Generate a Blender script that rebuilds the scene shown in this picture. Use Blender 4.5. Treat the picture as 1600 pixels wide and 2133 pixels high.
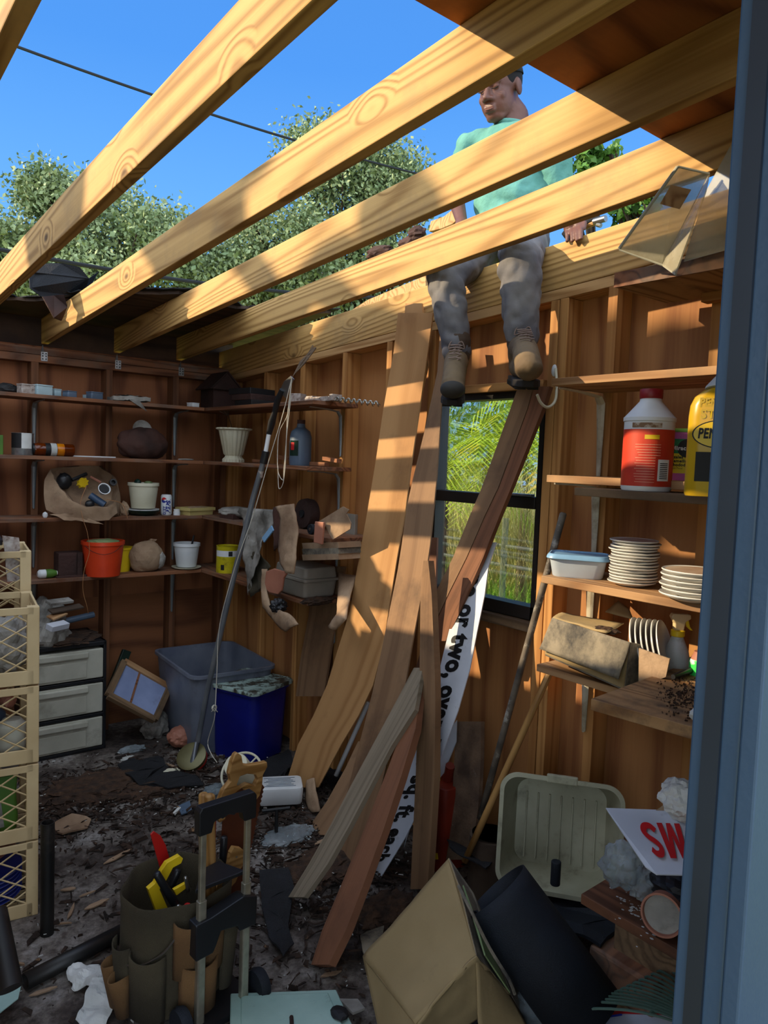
import bpy, bmesh, math, random
from mathutils import Vector, Matrix, noise
sc = bpy.context.scene
for o in list(bpy.data.objects): bpy.data.objects.remove(o, do_unlink=True)
V = Vector
# ---------------------------------------------------------------- camera
FPX = 1534.57; YAW = math.radians(50.7859); PIT = math.radians(3.9497); ROL = math.radians(2.1574); CAMH = 1.68
_F = V((math.cos(YAW)*math.cos(PIT), math.sin(YAW)*math.cos(PIT), -math.sin(PIT)))
_R = V((math.sin(YAW), -math.cos(YAW), 0)); _U = _R.cross(_F)
CR = math.cos(ROL)*_R + math.sin(ROL)*_U; CU = -math.sin(ROL)*_R + math.cos(ROL)*_U
CC = V((0, 0, CAMH))
cam = bpy.data.cameras.new('camera'); cam.sensor_fit = 'VERTICAL'; cam.sensor_height = 32.0
cam.lens = FPX*32.0/2133; cam.clip_start = 0.02; cam.clip_end = 500
camo = bpy.data.objects.new('camera', cam); sc.collection.objects.link(camo)
m = Matrix((CR, CU, -_F)).transposed().to_4x4(); m.translation = CC; camo.matrix_world = m
sc.camera = camo
# ---------------------------------------------------------------- exposure, sky, sun
sc.view_settings.view_transform = 'Standard'; sc.view_settings.look = 'None'
sc.view_settings.exposure = 0.45; sc.view_settings.gamma = 1.0
SUN_DIR = V((1, -.72, -.57)).normalized()
SUN_E = 5.2; SKY_E = 0.95
w = bpy.data.worlds.new('sky'); sc.world = w; w.use_nodes = True
nt = w.node_tree; nt.nodes.clear()
tc = nt.nodes.new('ShaderNodeTexCoord'); sx = nt.nodes.new('ShaderNodeSeparateXYZ'); rp = nt.nodes.new('ShaderNodeValToRGB')
bg = nt.nodes.new('ShaderNodeBackground'); wo = nt.nodes.new('ShaderNodeOutputWorld')
nt.links.new(tc.outputs['Generated'], sx.inputs[0]); nt.links.new(sx.outputs['Z'], rp.inputs[0])
nt.links.new(rp.outputs[0], bg.inputs[0]); nt.links.new(bg.outputs[0], wo.inputs[0])
el = rp.color_ramp.elements
el[0].position = 0.0; el[0].color = (.26, .53, .92, 1)
el[1].position = 1.0; el[1].color = (.045, .16, .50, 1)
e = el.new(.22); e.color = (.15, .42, .85, 1)
e = el.new(.45); e.color = (.07, .27, .74, 1)
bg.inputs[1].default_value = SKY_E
# fill light added to the unseen sky behind the camera, clear blue in front
SKY_FILL = 1.95
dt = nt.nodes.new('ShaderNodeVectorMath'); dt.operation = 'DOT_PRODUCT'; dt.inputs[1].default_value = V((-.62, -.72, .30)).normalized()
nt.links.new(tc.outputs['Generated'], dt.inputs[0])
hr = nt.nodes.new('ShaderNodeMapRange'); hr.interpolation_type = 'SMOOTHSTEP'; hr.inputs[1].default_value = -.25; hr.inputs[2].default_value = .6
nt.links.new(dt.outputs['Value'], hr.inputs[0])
hm = nt.nodes.new('ShaderNodeMix'); hm.data_type = 'RGBA'; hm.inputs[7].default_value = (SKY_FILL*.80, SKY_FILL*.92, SKY_FILL*1.08, 1)
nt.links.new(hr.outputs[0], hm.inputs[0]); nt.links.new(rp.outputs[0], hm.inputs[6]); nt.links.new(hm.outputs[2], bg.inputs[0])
sl = bpy.data.lights.new('sun', 'SUN'); sl.energy = SUN_E; sl.color = (1, .80, .52); sl.angle = math.radians(.55)
so = bpy.data.objects.new('sun', sl); sc.collection.objects.link(so)
so.rotation_euler = SUN_DIR.to_track_quat('-Z', 'Y').to_euler()

# ---------------------------------------------------------------- helpers
def ray(px, py): return _F + CR*((px-800)/FPX) - CU*((py-1066.5)/FPX)
def at(px, py, ax, v):
    d = ray(px, py); i = 'xyz'.index(ax); t = (v-CC[i])/d[i]
    return CC + d*t
def dep(p): return (V(p)-CC).dot(_F)
def mm(n, p): return n*dep(p)/FPX            # n pixels at point p, in metres
W, D = 2.24, 4.39                            # stud faces of the right and back walls
PLY = .09
RNG = random.Random(5)

def _tag(o, label=None, cat=None, group=None, kind=None):
    if label: o['label'] = label
    if cat: o['category'] = cat
    if group: o['group'] = group
    if kind: o['kind'] = kind
    return o
def thing(name, label, cat, loc=(0, 0, 0), group=None, kind=None):
    o = bpy.data.objects.new(name, None); o.empty_display_size = .05; sc.collection.objects.link(o)
    o.location = loc; return _tag(o, label, cat, group, kind)
def mesh_of(bm, name, smooth):
    me = bpy.data.meshes.new(name); bm.normal_update(); bm.to_mesh(me); bm.free()
    if smooth:
        for p in me.polygons: p.use_smooth = True
    return me
def pivot(o):
    p = o.location.copy(); q = o.parent
    while q: p += q.location; q = q.parent
    return p
def add(name, bm, mat, parent=None, smooth=False, label=None, cat=None, group=None, kind=None, bev=0, sub=0, sol=0):
    """link a bmesh given in world coordinates as one object"""
    if parent is not None: piv = pivot(parent)
    else:
        co = [v.co for v in bm.verts]
        piv = V(((min(c.x for c in co)+max(c.x for c in co))/2, (min(c.y for c in co)+max(c.y for c in co))/2, min(c.z for c in co)))
    bmesh.ops.translate(bm, verts=bm.verts, vec=-piv)
    bmesh.ops.recalc_face_normals(bm, faces=bm.faces)
    me = mesh_of(bm, name, smooth)
    for mt in (mat if isinstance(mat, (list, tuple)) else [mat]): me.materials.append(mt)
    o = bpy.data.objects.new(name, me); sc.collection.objects.link(o)
    if parent is not None: o.parent = parent
    else: o.location = piv
    if sol: md = o.modifiers.new('solid', 'SOLIDIFY'); md.thickness = sol; md.offset = 0
    if bev: md = o.modifiers.new('bevel', 'BEVEL'); md.width = bev; md.segments = 2; md.limit_method = 'ANGLE'
    if sub: md = o.modifiers.new('sub', 'SUBSURF'); md.levels = sub; md.render_levels = sub
    if smooth and (bev or not sub): 
        try: me.set_sharp_from_angle(angle=math.radians(38))
        except Exception: pass
    return _tag(o, label, cat, group, kind)
def addm(name, bm, M, mat, parent=None, **k):
    """bmesh in its own frame M (so the grain follows the piece)"""
    bev = k.pop('bev', 0); smooth = k.pop('smooth', False)
    bmesh.ops.recalc_face_normals(bm, faces=bm.faces)
    me = mesh_of(bm, name, smooth); me.materials.append(mat)
    o = bpy.data.objects.new(name, me); sc.collection.objects.link(o)
    if parent is not None: o.parent = parent; M = Matrix.Translation(-pivot(parent)) @ M
    o.matrix_basis = M
    if bev: md = o.modifiers.new('bevel', 'BEVEL'); md.width = bev; md.segments = 2; md.limit_method = 'ANGLE'
    return _tag(o, **k)
def frame(x, z):
    x = V(x).normalized(); z = V(z); z = (z - x*z.dot(x)).normalized(); y = z.cross(x)
    return Matrix((x, y, z)).transposed().to_4x4()
def box(bm, c, s, M=None):
    r = bmesh.ops.create_cube(bm, size=1)['verts']
    for v in r:
        v.co = V((v.co.x*s[0], v.co.y*s[1], v.co.z*s[2])) + V(c)
        if M is not None: v.co = M @ v.co
    return bm
def bx(c, s, M=None): return box(bmesh.new(), c, s, M)
def lohi(a, b):
    return bx([(a[i]+b[i])/2 for i in range(3)], [abs(b[i]-a[i]) for i in range(3)])
def beam(name, p0, p1, w, t, zdir, mat, parent=None, ragged=0, bev=.002, **k):
    """board from p0 to p1: width w, thickness t along zdir; local x is the grain"""
    p0 = V(p0); p1 = V(p1); M = frame(p1-p0, zdir); M.translation = (p0+p1)/2
    L = (p1-p0).length; bm = bmesh.new()
    n = max(2, int(L/.12)); rows = []
    for i in range(n+1):
        x = -L/2 + L*i/n
        rows.append([bm.verts.new((x, sy*w/2, sz*t/2)) for sy, sz in ((-1, -1), (1, -1), (1, 1), (-1, 1))])
    for a, b in zip(rows, rows[1:]):
        for i in range(4): bm.faces.new((a[i], a[(i+1) % 4], b[(i+1) % 4], b[i]))
    bm.faces.new(rows[0][::-1]); bm.faces.new(rows[-1])
    return addm(name, bm, M, mat, parent, bev=bev, **k)
def sweep(bm, pts, r, seg=8, caps=True):
    pts = [V(p) for p in pts]; rr = r if isinstance(r, (list, tuple)) else [r]*len(pts)
    up = V((.13, .21, 1)); rings = []
    for i, p in enumerate(pts):
        t = (pts[min(i+1, len(pts)-1)] - pts[max(i-1, 0)])
        if t.length < 1e-9: t = V((0, 0, 1))
        t.normalize(); a = t.cross(up)
        if a.length < .05: a = t.cross(V((1, 0, 0)))
        a.normalize(); b = t.cross(a); up = -b if False else up
        rings.append([bm.verts.new(p + (a*math.cos(2*math.pi*j/seg) + b*math.sin(2*math.pi*j/seg))*rr[i]) for j in range(seg)])
    for A, B in zip(rings, rings[1:]):
        for j in range(seg): bm.faces.new((A[j], A[(j+1) % seg], B[(j+1) % seg], B[j]))
    if caps: bm.faces.new(rings[0][::-1]); bm.faces.new(rings[-1])
    return bm
def tube(pts, r, seg=8, caps=True): return sweep(bmesh.new(), pts, r, seg, caps)
def spline(pts, n=8):
    pts = [V(p) for p in pts]; out = []
    P = [pts[0]*2-pts[1]] + pts + [pts[-1]*2-pts[-2]]
    for i in range(1, len(P)-2):
        for k in range(n):
            t = k/n; a, b, c, d = P[i-1], P[i], P[i+1], P[i+2]
            out.append(.5*((2*b) + (c-a)*t + (2*a-5*b+4*c-d)*t*t + (3*b-a-3*c+d)*t**3))
    out.append(pts[-1]); return out
def lathe(prof, loc=(0, 0, 0), seg=32, M=None, flute=0, nf=16, bm=None, sx=1, sy=1):
    """prof: (r, z) list"""
    bm = bm or bmesh.new(); rings = []
    for r, z in prof:
        ring = []
        for j in range(seg):
            a = 2*math.pi*j/seg; rad = r*(1 + flute*abs(math.sin(nf*a/2))) if flute else r
            p = V((rad*math.cos(a)*sx, rad*math.sin(a)*sy, z))
            if M is not None: p = M @ p
            ring.append(bm.verts.new(p + V(loc)))
        rings.append(ring)
    for A, B in zip(rings, rings[1:]):
        for j in range(seg): bm.faces.new((A[j], A[(j+1) % seg], B[(j+1) % seg], B[j]))
    if prof[0][0] > 1e-5: bm.faces.new(rings[0][::-1])
    if prof[-1][0] > 1e-5: bm.faces.new(rings[-1])
    bmesh.ops.remove_doubles(bm, verts=bm.verts, dist=1e-6)
    return bm
def poly(pts, th, n=None):
    """extruded polygon (planar 3D outline), thickness th along its normal"""
    bm = bmesh.new(); pts = [V(p) for p in pts]
    if n is None:
        n = V((0, 0, 0))
        for i in range(len(pts)):
            a, b = pts[i], pts[(i+1) % len(pts)]; n += a.cross(b)
        n.normalize()
    n = V(n)
    A = [bm.verts.new(p - n*th/2) for p in pts]; B = [bm.verts.new(p + n*th/2) for p in pts]
    bm.faces.new(A[::-1]); bm.faces.new(B)
    for i in range(len(pts)):
        j = (i+1) % len(pts); bm.faces.new((A[i], A[j], B[j], B[i]))
    return bm
def rrect(w, h, r, n=5):
    out = []
    for cx, cy, a0 in ((w/2-r, h/2-r, 0), (-w/2+r, h/2-r, 90), (-w/2+r, -h/2+r, 180), (w/2-r, -h/2+r, 270)):
        for k in range(n+1):
            a = math.radians(a0+90*k/n); out.append((cx+r*math.cos(a), cy+r*math.sin(a)))
    return out
def loft(secs, bm=None, caps=(True, True)):
    bm = bm or bmesh.new(); R = [[bm.verts.new(V(p)) for p in s] for s in secs]; n = len(R[0])
    for A, B in zip(R, R[1:]):
        for j in range(n): bm.faces.new((A[j], A[(j+1) % n], B[(j+1) % n], B[j]))
    if caps[0]: bm.faces.new(R[0][::-1])
    if caps[1]: bm.faces.new(R[-1])
    return bm
def tubshape(w, d, h, r, taper=.88, wall=.004, lip=.01, M=Matrix(), floor=.006):
    """open tub, rounded corners, thin walls and a rolled lip; base centred at M's origin"""
    S = []
    def sec(sw, z, off=0): return [M @ V((x, y, z)) for x, y in rrect(w*sw+off, d*sw+off, r)]
    S += [sec(taper, 0), sec(taper+(1-taper)*.9, h-.02), sec(1, h-.018, lip*2), sec(1, h, lip*2), sec(1, h, -2*wall), sec(taper, floor, -2*wall)]
    return loft(S)
def sheet(P00, P10, P11, P01, nx=10, ny=10, amp=.01, freq=8, seed=0, sag=0):
    """crumpled sheet between four corners"""
    bm = bmesh.new(); P00, P10, P11, P01 = map(V, (P00, P10, P11, P01)); n = (P10-P00).cross(P01-P00).normalized(); g = []
    for j in range(ny+1):
        row = []
        for i in range(nx+1):
            u, v = i/nx, j/ny
            p = P00*(1-u)*(1-v)+P10*u*(1-v)+P11*u*v+P01*(1-u)*v
            q = p*freq + V((seed*7.3, seed*3.1, seed)); d = noise.noise(q)*amp + abs(noise.noise(q*2.1))*amp*.6
            e = V((noise.noise(q*1.3+V((9, 0, 0))), noise.noise(q*1.3+V((0, 9, 0))), 0))*amp*.8
            row.append(bm.verts.new(p + n*d + e + V((0, 0, -sag*4*u*(1-u)))))
        g.append(row)
    for j in range(ny):
        for i in range(nx): bm.faces.new((g[j][i], g[j][i+1], g[j+1][i+1], g[j+1][i]))
    return bm
def wad(c, s, seed=0, sub=3, amp=.35, freq=2.2, flat=0):
    """crumpled wad of paper, plastic or cloth"""
    bm = bmesh.new(); bmesh.ops.create_icosphere(bm, subdivisions=sub, radius=1)
    for v in bm.verts:
        q = v.co*freq + V((seed*5.1, seed*2.7, seed*1.3))
        d_ = noise.voronoi(q)[0]; e_ = noise.voronoi(q*2.1)[0]
        f = 1 + amp*.75*(.55-d_[0]) + amp*.35*min(.5, d_[1]-d_[0]) + amp*.28*(.5-e_[0]) + amp*.3*noise.noise(q*.7)
        v.co = V((v.co.x*s[0]*f, v.co.y*s[1]*f, v.co.z*s[2]*f))
        if flat and v.co.z < -s[2]*flat: v.co.z = -s[2]*flat
        v.co += V(c)
    return bm
def strip(levels, th, mat, name, tilt=0, **k):
    """bent board: levels of (left point, right point); uv follows the board"""
    bm = bmesh.new(); uv = bm.loops.layers.uv.new('uv'); L = 0; R = []
    n0 = (levels[0][1]-levels[0][0]).cross(levels[-1][0]-levels[0][0]).normalized()
    if n0.dot(CC-levels[0][0]) < 0: n0 = -n0
    for i, (a, b) in enumerate(levels):
        if i: L += ((a+b)/2 - (levels[i-1][0]+levels[i-1][1])/2).length
        wd = (b-a).length
        R.append(([bm.verts.new(a+n0*th/2), bm.verts.new(b+n0*th/2), bm.verts.new(b-n0*th/2), bm.verts.new(a-n0*th/2)], L, wd))
    for (A, la, wa), (B, lb, wb) in zip(R, R[1:]):
        for i in range(4):
            f = bm.faces.new((A[i], A[(i+1) % 4], B[(i+1) % 4], B[i]));
            us = {0: (0, 1), 1: (1, 1.05), 2: (1, 0), 3: (0, -.05)}[i]
            for lp, (l_, v_) in zip(f.loops, ((la, us[0]*wa), (la, us[1]*wa), (lb, us[1]*wb), (lb, us[0]*wb))): lp[uv].uv = (l_, v_)
    bm.faces.new(R[0][0][::-1]); bm.faces.new(R[-1][0])
    return add(name, bm, mat, **k)
_font = None
def textmesh(s, size, mapf, ext=.0, bold=0, shear=0, name='lettering', mat=None, parent=None, align='CENTER', sx=1, label=None):
    cu = bpy.data.curves.new('t', 'FONT'); cu.body = s; cu.size = size; cu.align_x = align; cu.align_y = 'CENTER'
    cu.offset = bold; cu.shear = shear; cu.resolution_u = 3; cu.space_character = 1.0 + bold/size*2
    o = bpy.data.objects.new('t', cu); sc.collection.objects.link(o)
    dg = bpy.context.evaluated_depsgraph_get(); me = bpy.data.meshes.new_from_object(o.evaluated_get(dg))
    bpy.data.objects.remove(o, do_unlink=True)
    bm = bmesh.new(); bm.from_mesh(me)
    if len(s) > 3 or size > .05:
        bmesh.ops.triangulate(bm, faces=bm.faces)
    for v in bm.verts: v.co = mapf(v.co.x*sx, v.co.y)
    return add(name, bm, mat, parent, label=label)
def planemap(o, u, v, n, off=.0008):
    o = V(o); u = V(u).normalized(); v = V(v).normalized(); n = V(n).normalized()
    return lambda x, y: o + u*x + v*y + n*off
def cylmap(c, r, a0, z0, rot=0, off=.0008):
    """wraps text round a vertical cylinder; rot=90 turns it upright"""
    def f(x, y):
        if rot: x, y = -y, x
        a = a0 + x/r; return V((c[0]+(r+off)*math.cos(a), c[1]+(r+off)*math.sin(a), z0+y))
    return f
def patch_cyl(c, r, a0, a1, z0, z1, off=.0006, n=16, r2=None):
    bm = bmesh.new(); r2 = r if r2 is None else r2; P = []
    for i in range(n+1):
        a = a0+(a1-a0)*i/n
        P.append((bm.verts.new((c[0]+(r+off)*math.cos(a), c[1]+(r+off)*math.sin(a), c[2]+z0)), bm.verts.new((c[0]+(r2+off)*math.cos(a), c[1]+(r2+off)*math.sin(a), c[2]+z1))))
    for A, B in zip(P, P[1:]): bm.faces.new((A[0], B[0], B[1], A[1]))
    return bm
def camang(p):  # direction from p to the camera, as an angle in plan
    return math.atan2(CC.y-p[1], CC.x-p[0])

# ---------------------------------------------------------------- materials
def srgb(h):
    h = h.lstrip('#'); c = [int(h[i:i+2], 16)/255 for i in (0, 2, 4)]
    return tuple((x/12.92 if x <= .04045 else ((x+.055)/1.055)**2.4) for x in c) + (1,)
def newmat(name):
    m = bpy.data.materials.new(name); m.use_nodes = True; nt = m.node_tree; b = nt.nodes['Principled BSDF']; return m, nt, b
def N(nt, t, **k):
    n = nt.nodes.new(t)
    for a, v in k.items():
        if a.startswith('i_'): n.inputs[a[2:].replace('_', ' ')].default_value = v
        else: setattr(n, a, v)
    return n
def L(nt, a, b): nt.links.new(a, b)
def ramp(nt, stops):
    r = nt.nodes.new('ShaderNodeValToRGB'); e = r.color_ramp.elements
    e[0].position, e[0].color = stops[0]; e[1].position, e[1].color = stops[-1]
    for p, c in stops[1:-1]: x = e.new(p); x.color = c
    return r
def mat(name, c1, c2=None, rough=.6, metal=0, scale=6, bump=0, bscale=60, trans=0, alpha=1, lo=.35, hi=.65, dirt=None, dscale=5, dlo=.5, dhi=.7, coat=0, sss=0, ior=1.45, bright=0):
    m, nt, b = newmat(name); c1 = srgb(c1)
    b.inputs['Roughness'].default_value = rough; b.inputs['Metallic'].default_value = metal
    b.inputs['Transmission Weight'].default_value = trans; b.inputs['Alpha'].default_value = alpha; b.inputs['IOR'].default_value = ior
    b.inputs['Coat Weight'].default_value = coat
    tcn = N(nt, 'ShaderNodeTexCoord'); info = N(nt, 'ShaderNodeObjectInfo')
    ad = N(nt, 'ShaderNodeVectorMath', operation='ADD'); mu = N(nt, 'ShaderNodeMath', operation='MULTIPLY'); mu.inputs[1].default_value = 37
    L(nt, info.outputs['Random'], mu.inputs[0]); L(nt, tcn.outputs['Object'], ad.inputs[0]); L(nt, mu.outputs[0], ad.inputs[1])
    n = N(nt, 'ShaderNodeTexNoise', i_Scale=scale, i_Detail=5.0); L(nt, ad.outputs[0], n.inputs['Vector'])
    r = ramp(nt, [(lo, c1), (hi, srgb(c2) if c2 else tuple(x*.86 for x in c1[:3])+(1,))]); L(nt, n.outputs['Fac'], r.inputs[0]); out = r.outputs[0]
    if dirt:
        n2 = N(nt, 'ShaderNodeTexNoise', i_Scale=dscale, i_Detail=8.0, i_Roughness=.7); L(nt, ad.outputs[0], n2.inputs['Vector'])
        mr = N(nt, 'ShaderNodeMapRange'); mr.inputs[1].default_value = dlo; mr.inputs[2].default_value = dhi; L(nt, n2.outputs['Fac'], mr.inputs[0])
        mx = N(nt, 'ShaderNodeMix', data_type='RGBA'); L(nt, mr.outputs[0], mx.inputs[0]); L(nt, out, mx.inputs[6]); mx.inputs[7].default_value = srgb(dirt); out = mx.outputs[2]
    L(nt, out, b.inputs['Base Color'])
    if bump:
        nb = N(nt, 'ShaderNodeTexNoise', i_Scale=bscale, i_Detail=4.0); L(nt, ad.outputs[0], nb.inputs['Vector'])
        bp = N(nt, 'ShaderNodeBump', i_Strength=bump, i_Distance=.01); L(nt, nb.outputs['Fac'], bp.inputs['Height']); L(nt, bp.outputs[0], b.inputs['Normal'])
    return m
def wood(name, light, dark, axis='X', ring=16, scale=4.0, stretch=.10, rough=.72, coord='Object', knots=0, dirt=None, dlo=.5, dhi=.75, dscale=3, fine=.35, bump=.25, contrast=1.0, plane=None):
    """sawn wood: growth rings are contours of a stretched noise field, knots bend them"""
    m, nt, b = newmat(name); b.inputs['Roughness'].default_value = rough; b.inputs['Specular IOR Level'].default_value = .3
    tcn = N(nt, 'ShaderNodeTexCoord'); info = N(nt, 'ShaderNodeObjectInfo')
    ad = N(nt, 'ShaderNodeVectorMath', operation='ADD'); mu = N(nt, 'ShaderNodeMath', operation='MULTIPLY'); mu.inputs[1].default_value = 53
    L(nt, info.outputs['Random'], mu.inputs[0]); L(nt, tcn.outputs[coord], ad.inputs[0]); L(nt, mu.outputs[0], ad.inputs[1])
    s = {'X': (stretch, 1, 1), 'Y': (1, stretch, 1), 'Z': (1, 1, stretch)}[axis]
    mp = N(nt, 'ShaderNodeMapping'); mp.inputs['Scale'].default_value = s; L(nt, ad.outputs[0], mp.inputs['Vector'])
    n = N(nt, 'ShaderNodeTexNoise', i_Scale=scale, i_Detail=1.5, i_Roughness=.4, i_Distortion=.15); L(nt, mp.outputs[0], n.inputs['Vector'])
    val = n.outputs['Fac']; kfac = None
    if knots:
        mk = N(nt, 'ShaderNodeMapping'); mk.inputs['Scale'].default_value = (.55, 1, 0) if axis == 'X' else tuple(.55 if x != 1 else 1 for x in s); L(nt, ad.outputs[0], mk.inputs['Vector'])
        vo = N(nt, 'ShaderNodeTexVoronoi', i_Scale=knots); L(nt, mk.outputs[0], vo.inputs['Vector'])
        d1 = N(nt, 'ShaderNodeMapRange'); d1.inputs[1].default_value = .0; d1.inputs[2].default_value = .24; d1.inputs[3].default_value = .13; d1.inputs[4].default_value = 0; L(nt, vo.outputs['Distance'], d1.inputs[0])
        a2 = N(nt, 'ShaderNodeMath', operation='ADD'); L(nt, val, a2.inputs[0]); L(nt, d1.outputs[0], a2.inputs[1]); val = a2.outputs[0]
        d2 = N(nt, 'ShaderNodeMapRange'); d2.inputs[1].default_value = .045; d2.inputs[2].default_value = .085; d2.inputs[3].default_value = .85; d2.inputs[4].default_value = 0; L(nt, vo.outputs['Distance'], d2.inputs[0]); kfac = d2.outputs[0]
    m1 = N(nt, 'ShaderNodeMath', operation='MULTIPLY'); m1.inputs[1].default_value = ring*6.283; L(nt, val, m1.inputs[0])
    sn = N(nt, 'ShaderNodeMath', operation='SINE'); L(nt, m1.outputs[0], sn.inputs[0])
    mr = N(nt, 'ShaderNodeMapRange'); mr.inputs[1].default_value = -1; mr.inputs[2].default_value = 1; L(nt, sn.outputs[0], mr.inputs[0])
    pw = N(nt, 'ShaderNodeMath', operation='POWER'); pw.inputs[1].default_value = 1.8; L(nt, mr.outputs[0], pw.inputs[0])
    mp2 = N(nt, 'ShaderNodeMapping'); mp2.inputs['Scale'].default_value = tuple(x*(.25 if x != 1 else 1) for x in s); L(nt, ad.outputs[0], mp2.inputs['Vector'])
    nf = N(nt, 'ShaderNodeTexNoise', i_Scale=110.0, i_Detail=3.0); L(nt, mp2.outputs[0], nf.inputs['Vector'])
    mix = N(nt, 'ShaderNodeMath', operation='MULTIPLY_ADD'); mix.inputs[1].default_value = (1-fine)*contrast; L(nt, pw.outputs[0], mix.inputs[0])
    f2 = N(nt, 'ShaderNodeMath', operation='MULTIPLY'); f2.inputs[1].default_value = fine; L(nt, nf.outputs['Fac'], f2.inputs[0]); L(nt, f2.outputs[0], mix.inputs[2])
    lc, dc = srgb(light), srgb(dark)
    r = ramp(nt, [(.0, lc), (.45, tuple(.65*x+.35*y for x, y in zip(lc, dc))), (.95, dc)]); L(nt, mix.outputs[0], r.inputs[0]); out = r.outputs[0]
    if kfac is not None:
        mx = N(nt, 'ShaderNodeMix', data_type='RGBA'); L(nt, kfac, mx.inputs[0]); L(nt, out, mx.inputs[6]); mx.inputs[7].default_value = tuple(x*.35 for x in dc[:3])+(1,); out = mx.outputs[2]
    if dirt:
        n2 = N(nt, 'ShaderNodeTexNoise', i_Scale=dscale, i_Detail=8.0, i_Roughness=.65); L(nt, ad.outputs[0], n2.inputs['Vector'])
        m3 = N(nt, 'ShaderNodeMapRange'); m3.inputs[1].default_value = dlo; m3.inputs[2].default_value = dhi; m3.inputs[4].default_value = .8; L(nt, n2.outputs['Fac'], m3.inputs[0])
        mx = N(nt, 'ShaderNodeMix', data_type='RGBA'); L(nt, m3.outputs[0], mx.inputs[0]); L(nt, out, mx.inputs[6]); mx.inputs[7].default_value = srgb(dirt); out = mx.outputs[2]
    L(nt, out, b.inputs['Base Color'])
    if bump:
        bp = N(nt, 'ShaderNodeBump', i_Strength=bump, i_Distance=.004); L(nt, mix.outputs[0], bp.inputs['Height']); L(nt, bp.outputs[0], b.inputs['Normal'])
    return m
M = {}
M['rafter'] = wood('rafter wood', '#cfa566', '#87602f', ring=26, scale=4, stretch=.045, knots=4.0, dirt='#8c7350', dlo=.52, dhi=.8, fine=.45, bump=.4)
M['plate'] = wood('plate wood', '#cfa570', '#96693a', ring=20, scale=6, stretch=.04, knots=3.5, fine=.45)
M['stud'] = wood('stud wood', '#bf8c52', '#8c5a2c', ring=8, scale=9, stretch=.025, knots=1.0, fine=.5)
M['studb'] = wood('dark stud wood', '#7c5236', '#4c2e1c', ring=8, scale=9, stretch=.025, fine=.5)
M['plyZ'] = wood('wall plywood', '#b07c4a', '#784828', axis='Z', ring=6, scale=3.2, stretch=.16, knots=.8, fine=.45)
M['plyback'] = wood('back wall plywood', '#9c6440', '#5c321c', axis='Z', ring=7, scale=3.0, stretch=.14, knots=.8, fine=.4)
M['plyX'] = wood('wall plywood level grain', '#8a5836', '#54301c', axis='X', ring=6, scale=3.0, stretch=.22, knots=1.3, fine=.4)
M['deck'] = wood('roof sheathing', '#a86532', '#6a3616', axis='X', ring=6, scale=2.5, stretch=.3, knots=.9, dirt='#5a3018')
M['olddeck'] = wood('old roof sheathing', '#5a4434', '#33241a', axis='X', ring=8, scale=3, stretch=.25, dirt='#2a2220', dlo=.4, dhi=.7)
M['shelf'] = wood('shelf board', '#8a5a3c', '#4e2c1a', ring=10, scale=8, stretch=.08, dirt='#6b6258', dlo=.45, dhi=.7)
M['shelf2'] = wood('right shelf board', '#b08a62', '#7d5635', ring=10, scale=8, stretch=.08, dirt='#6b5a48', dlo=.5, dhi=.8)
M['bench'] = wood('bench plywood', '#a98258', '#6e4a2a', axis='Y', ring=12, scale=6, stretch=.12, dirt='#3c3430', dlo=.5, dhi=.68, dscale=7)
M['lauan'] = wood('thin panel wood', '#b98d5c', '#9a6e42', ring=3, scale=6, stretch=.06, coord='UV', knots=.9, dirt='#6f4f34', dlo=.55, dhi=.8)
M['lauan2'] = wood('weathered panel wood', '#8e6e50', '#6a4e38', ring=3, scale=9, stretch=.05, coord='UV', fine=.6, dirt='#3f3128', dlo=.5, dhi=.75)
M['trimwood'] = wood('red brown trim wood', '#9c6a4a', '#663d28', ring=5, scale=12, stretch=.04, fine=.5, dirt='#4a3024')
M['greywood'] = wood('weathered grey wood', '#9a8a74', '#5d5040', ring=9, scale=12, stretch=.05, fine=.6, dirt='#35302a', dlo=.5, dhi=.8)
M['brownwood'] = wood('old brown board', '#80664a', '#4d3a28', ring=8, scale=10, stretch=.06, fine=.5, dirt='#352a20', dlo=.48, dhi=.75)
M['dirtyboard'] = mat('plaster caked board', '#7d6550', '#4a3a30', dirt='#b8b2a8', dlo=.62, dhi=.68, scale=9, bump=.5)
M['greyuv'] = wood('weathered grey wood along the strip', '#8c7e6a', '#5a4e3e', ring=5, scale=14, stretch=.04, fine=.7, coord='UV', dirt='#35302a', dlo=.55, dhi=.8)
M['trimuv'] = wood('red brown strip wood', '#80553c', '#5a3a28', ring=4, scale=14, stretch=.03, fine=.6, coord='UV', dirt='#4a3024', dlo=.5, dhi=.8)
M['handlewood'] = wood('tool handle wood', '#a8804c', '#775022', ring=6, scale=20, stretch=.05, rough=.5)
M['felt'] = mat('roofing felt', '#121316', '#1d1e22', rough=.9, bump=.6, bscale=200)
M['rubber'] = mat('black rubber mat', '#0c1118', '#131a24', rough=.75, bump=.3, bscale=300)
M['blackplastic'] = mat('black plastic', '#141518', '#1c1d20', rough=.4)
M['pipe'] = mat('black drain pipe', '#121212', '#1f1d1b', rough=.45, dirt='#4a4038', dlo=.6, dhi=.8)
M['bluepaint'] = mat('blue grey paint', '#33475f', '#2d4058', rough=.45, bump=.05, bscale=150, scale=3)
M['darkpaint'] = mat('dark painted trim', '#1d2430', '#191f2a', rough=.5)
M['galv'] = mat('galvanised steel', '#a9adb0', '#83888c', rough=.35, metal=.8, scale=30)
M['bracket'] = mat('grey painted bracket', '#8f9698', '#7c8386', rough=.4, metal=.5)
M['whitebracket'] = mat('white painted bracket', '#c4bca8', '#a69c84', rough=.4, dirt='#6e5a40')
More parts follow.
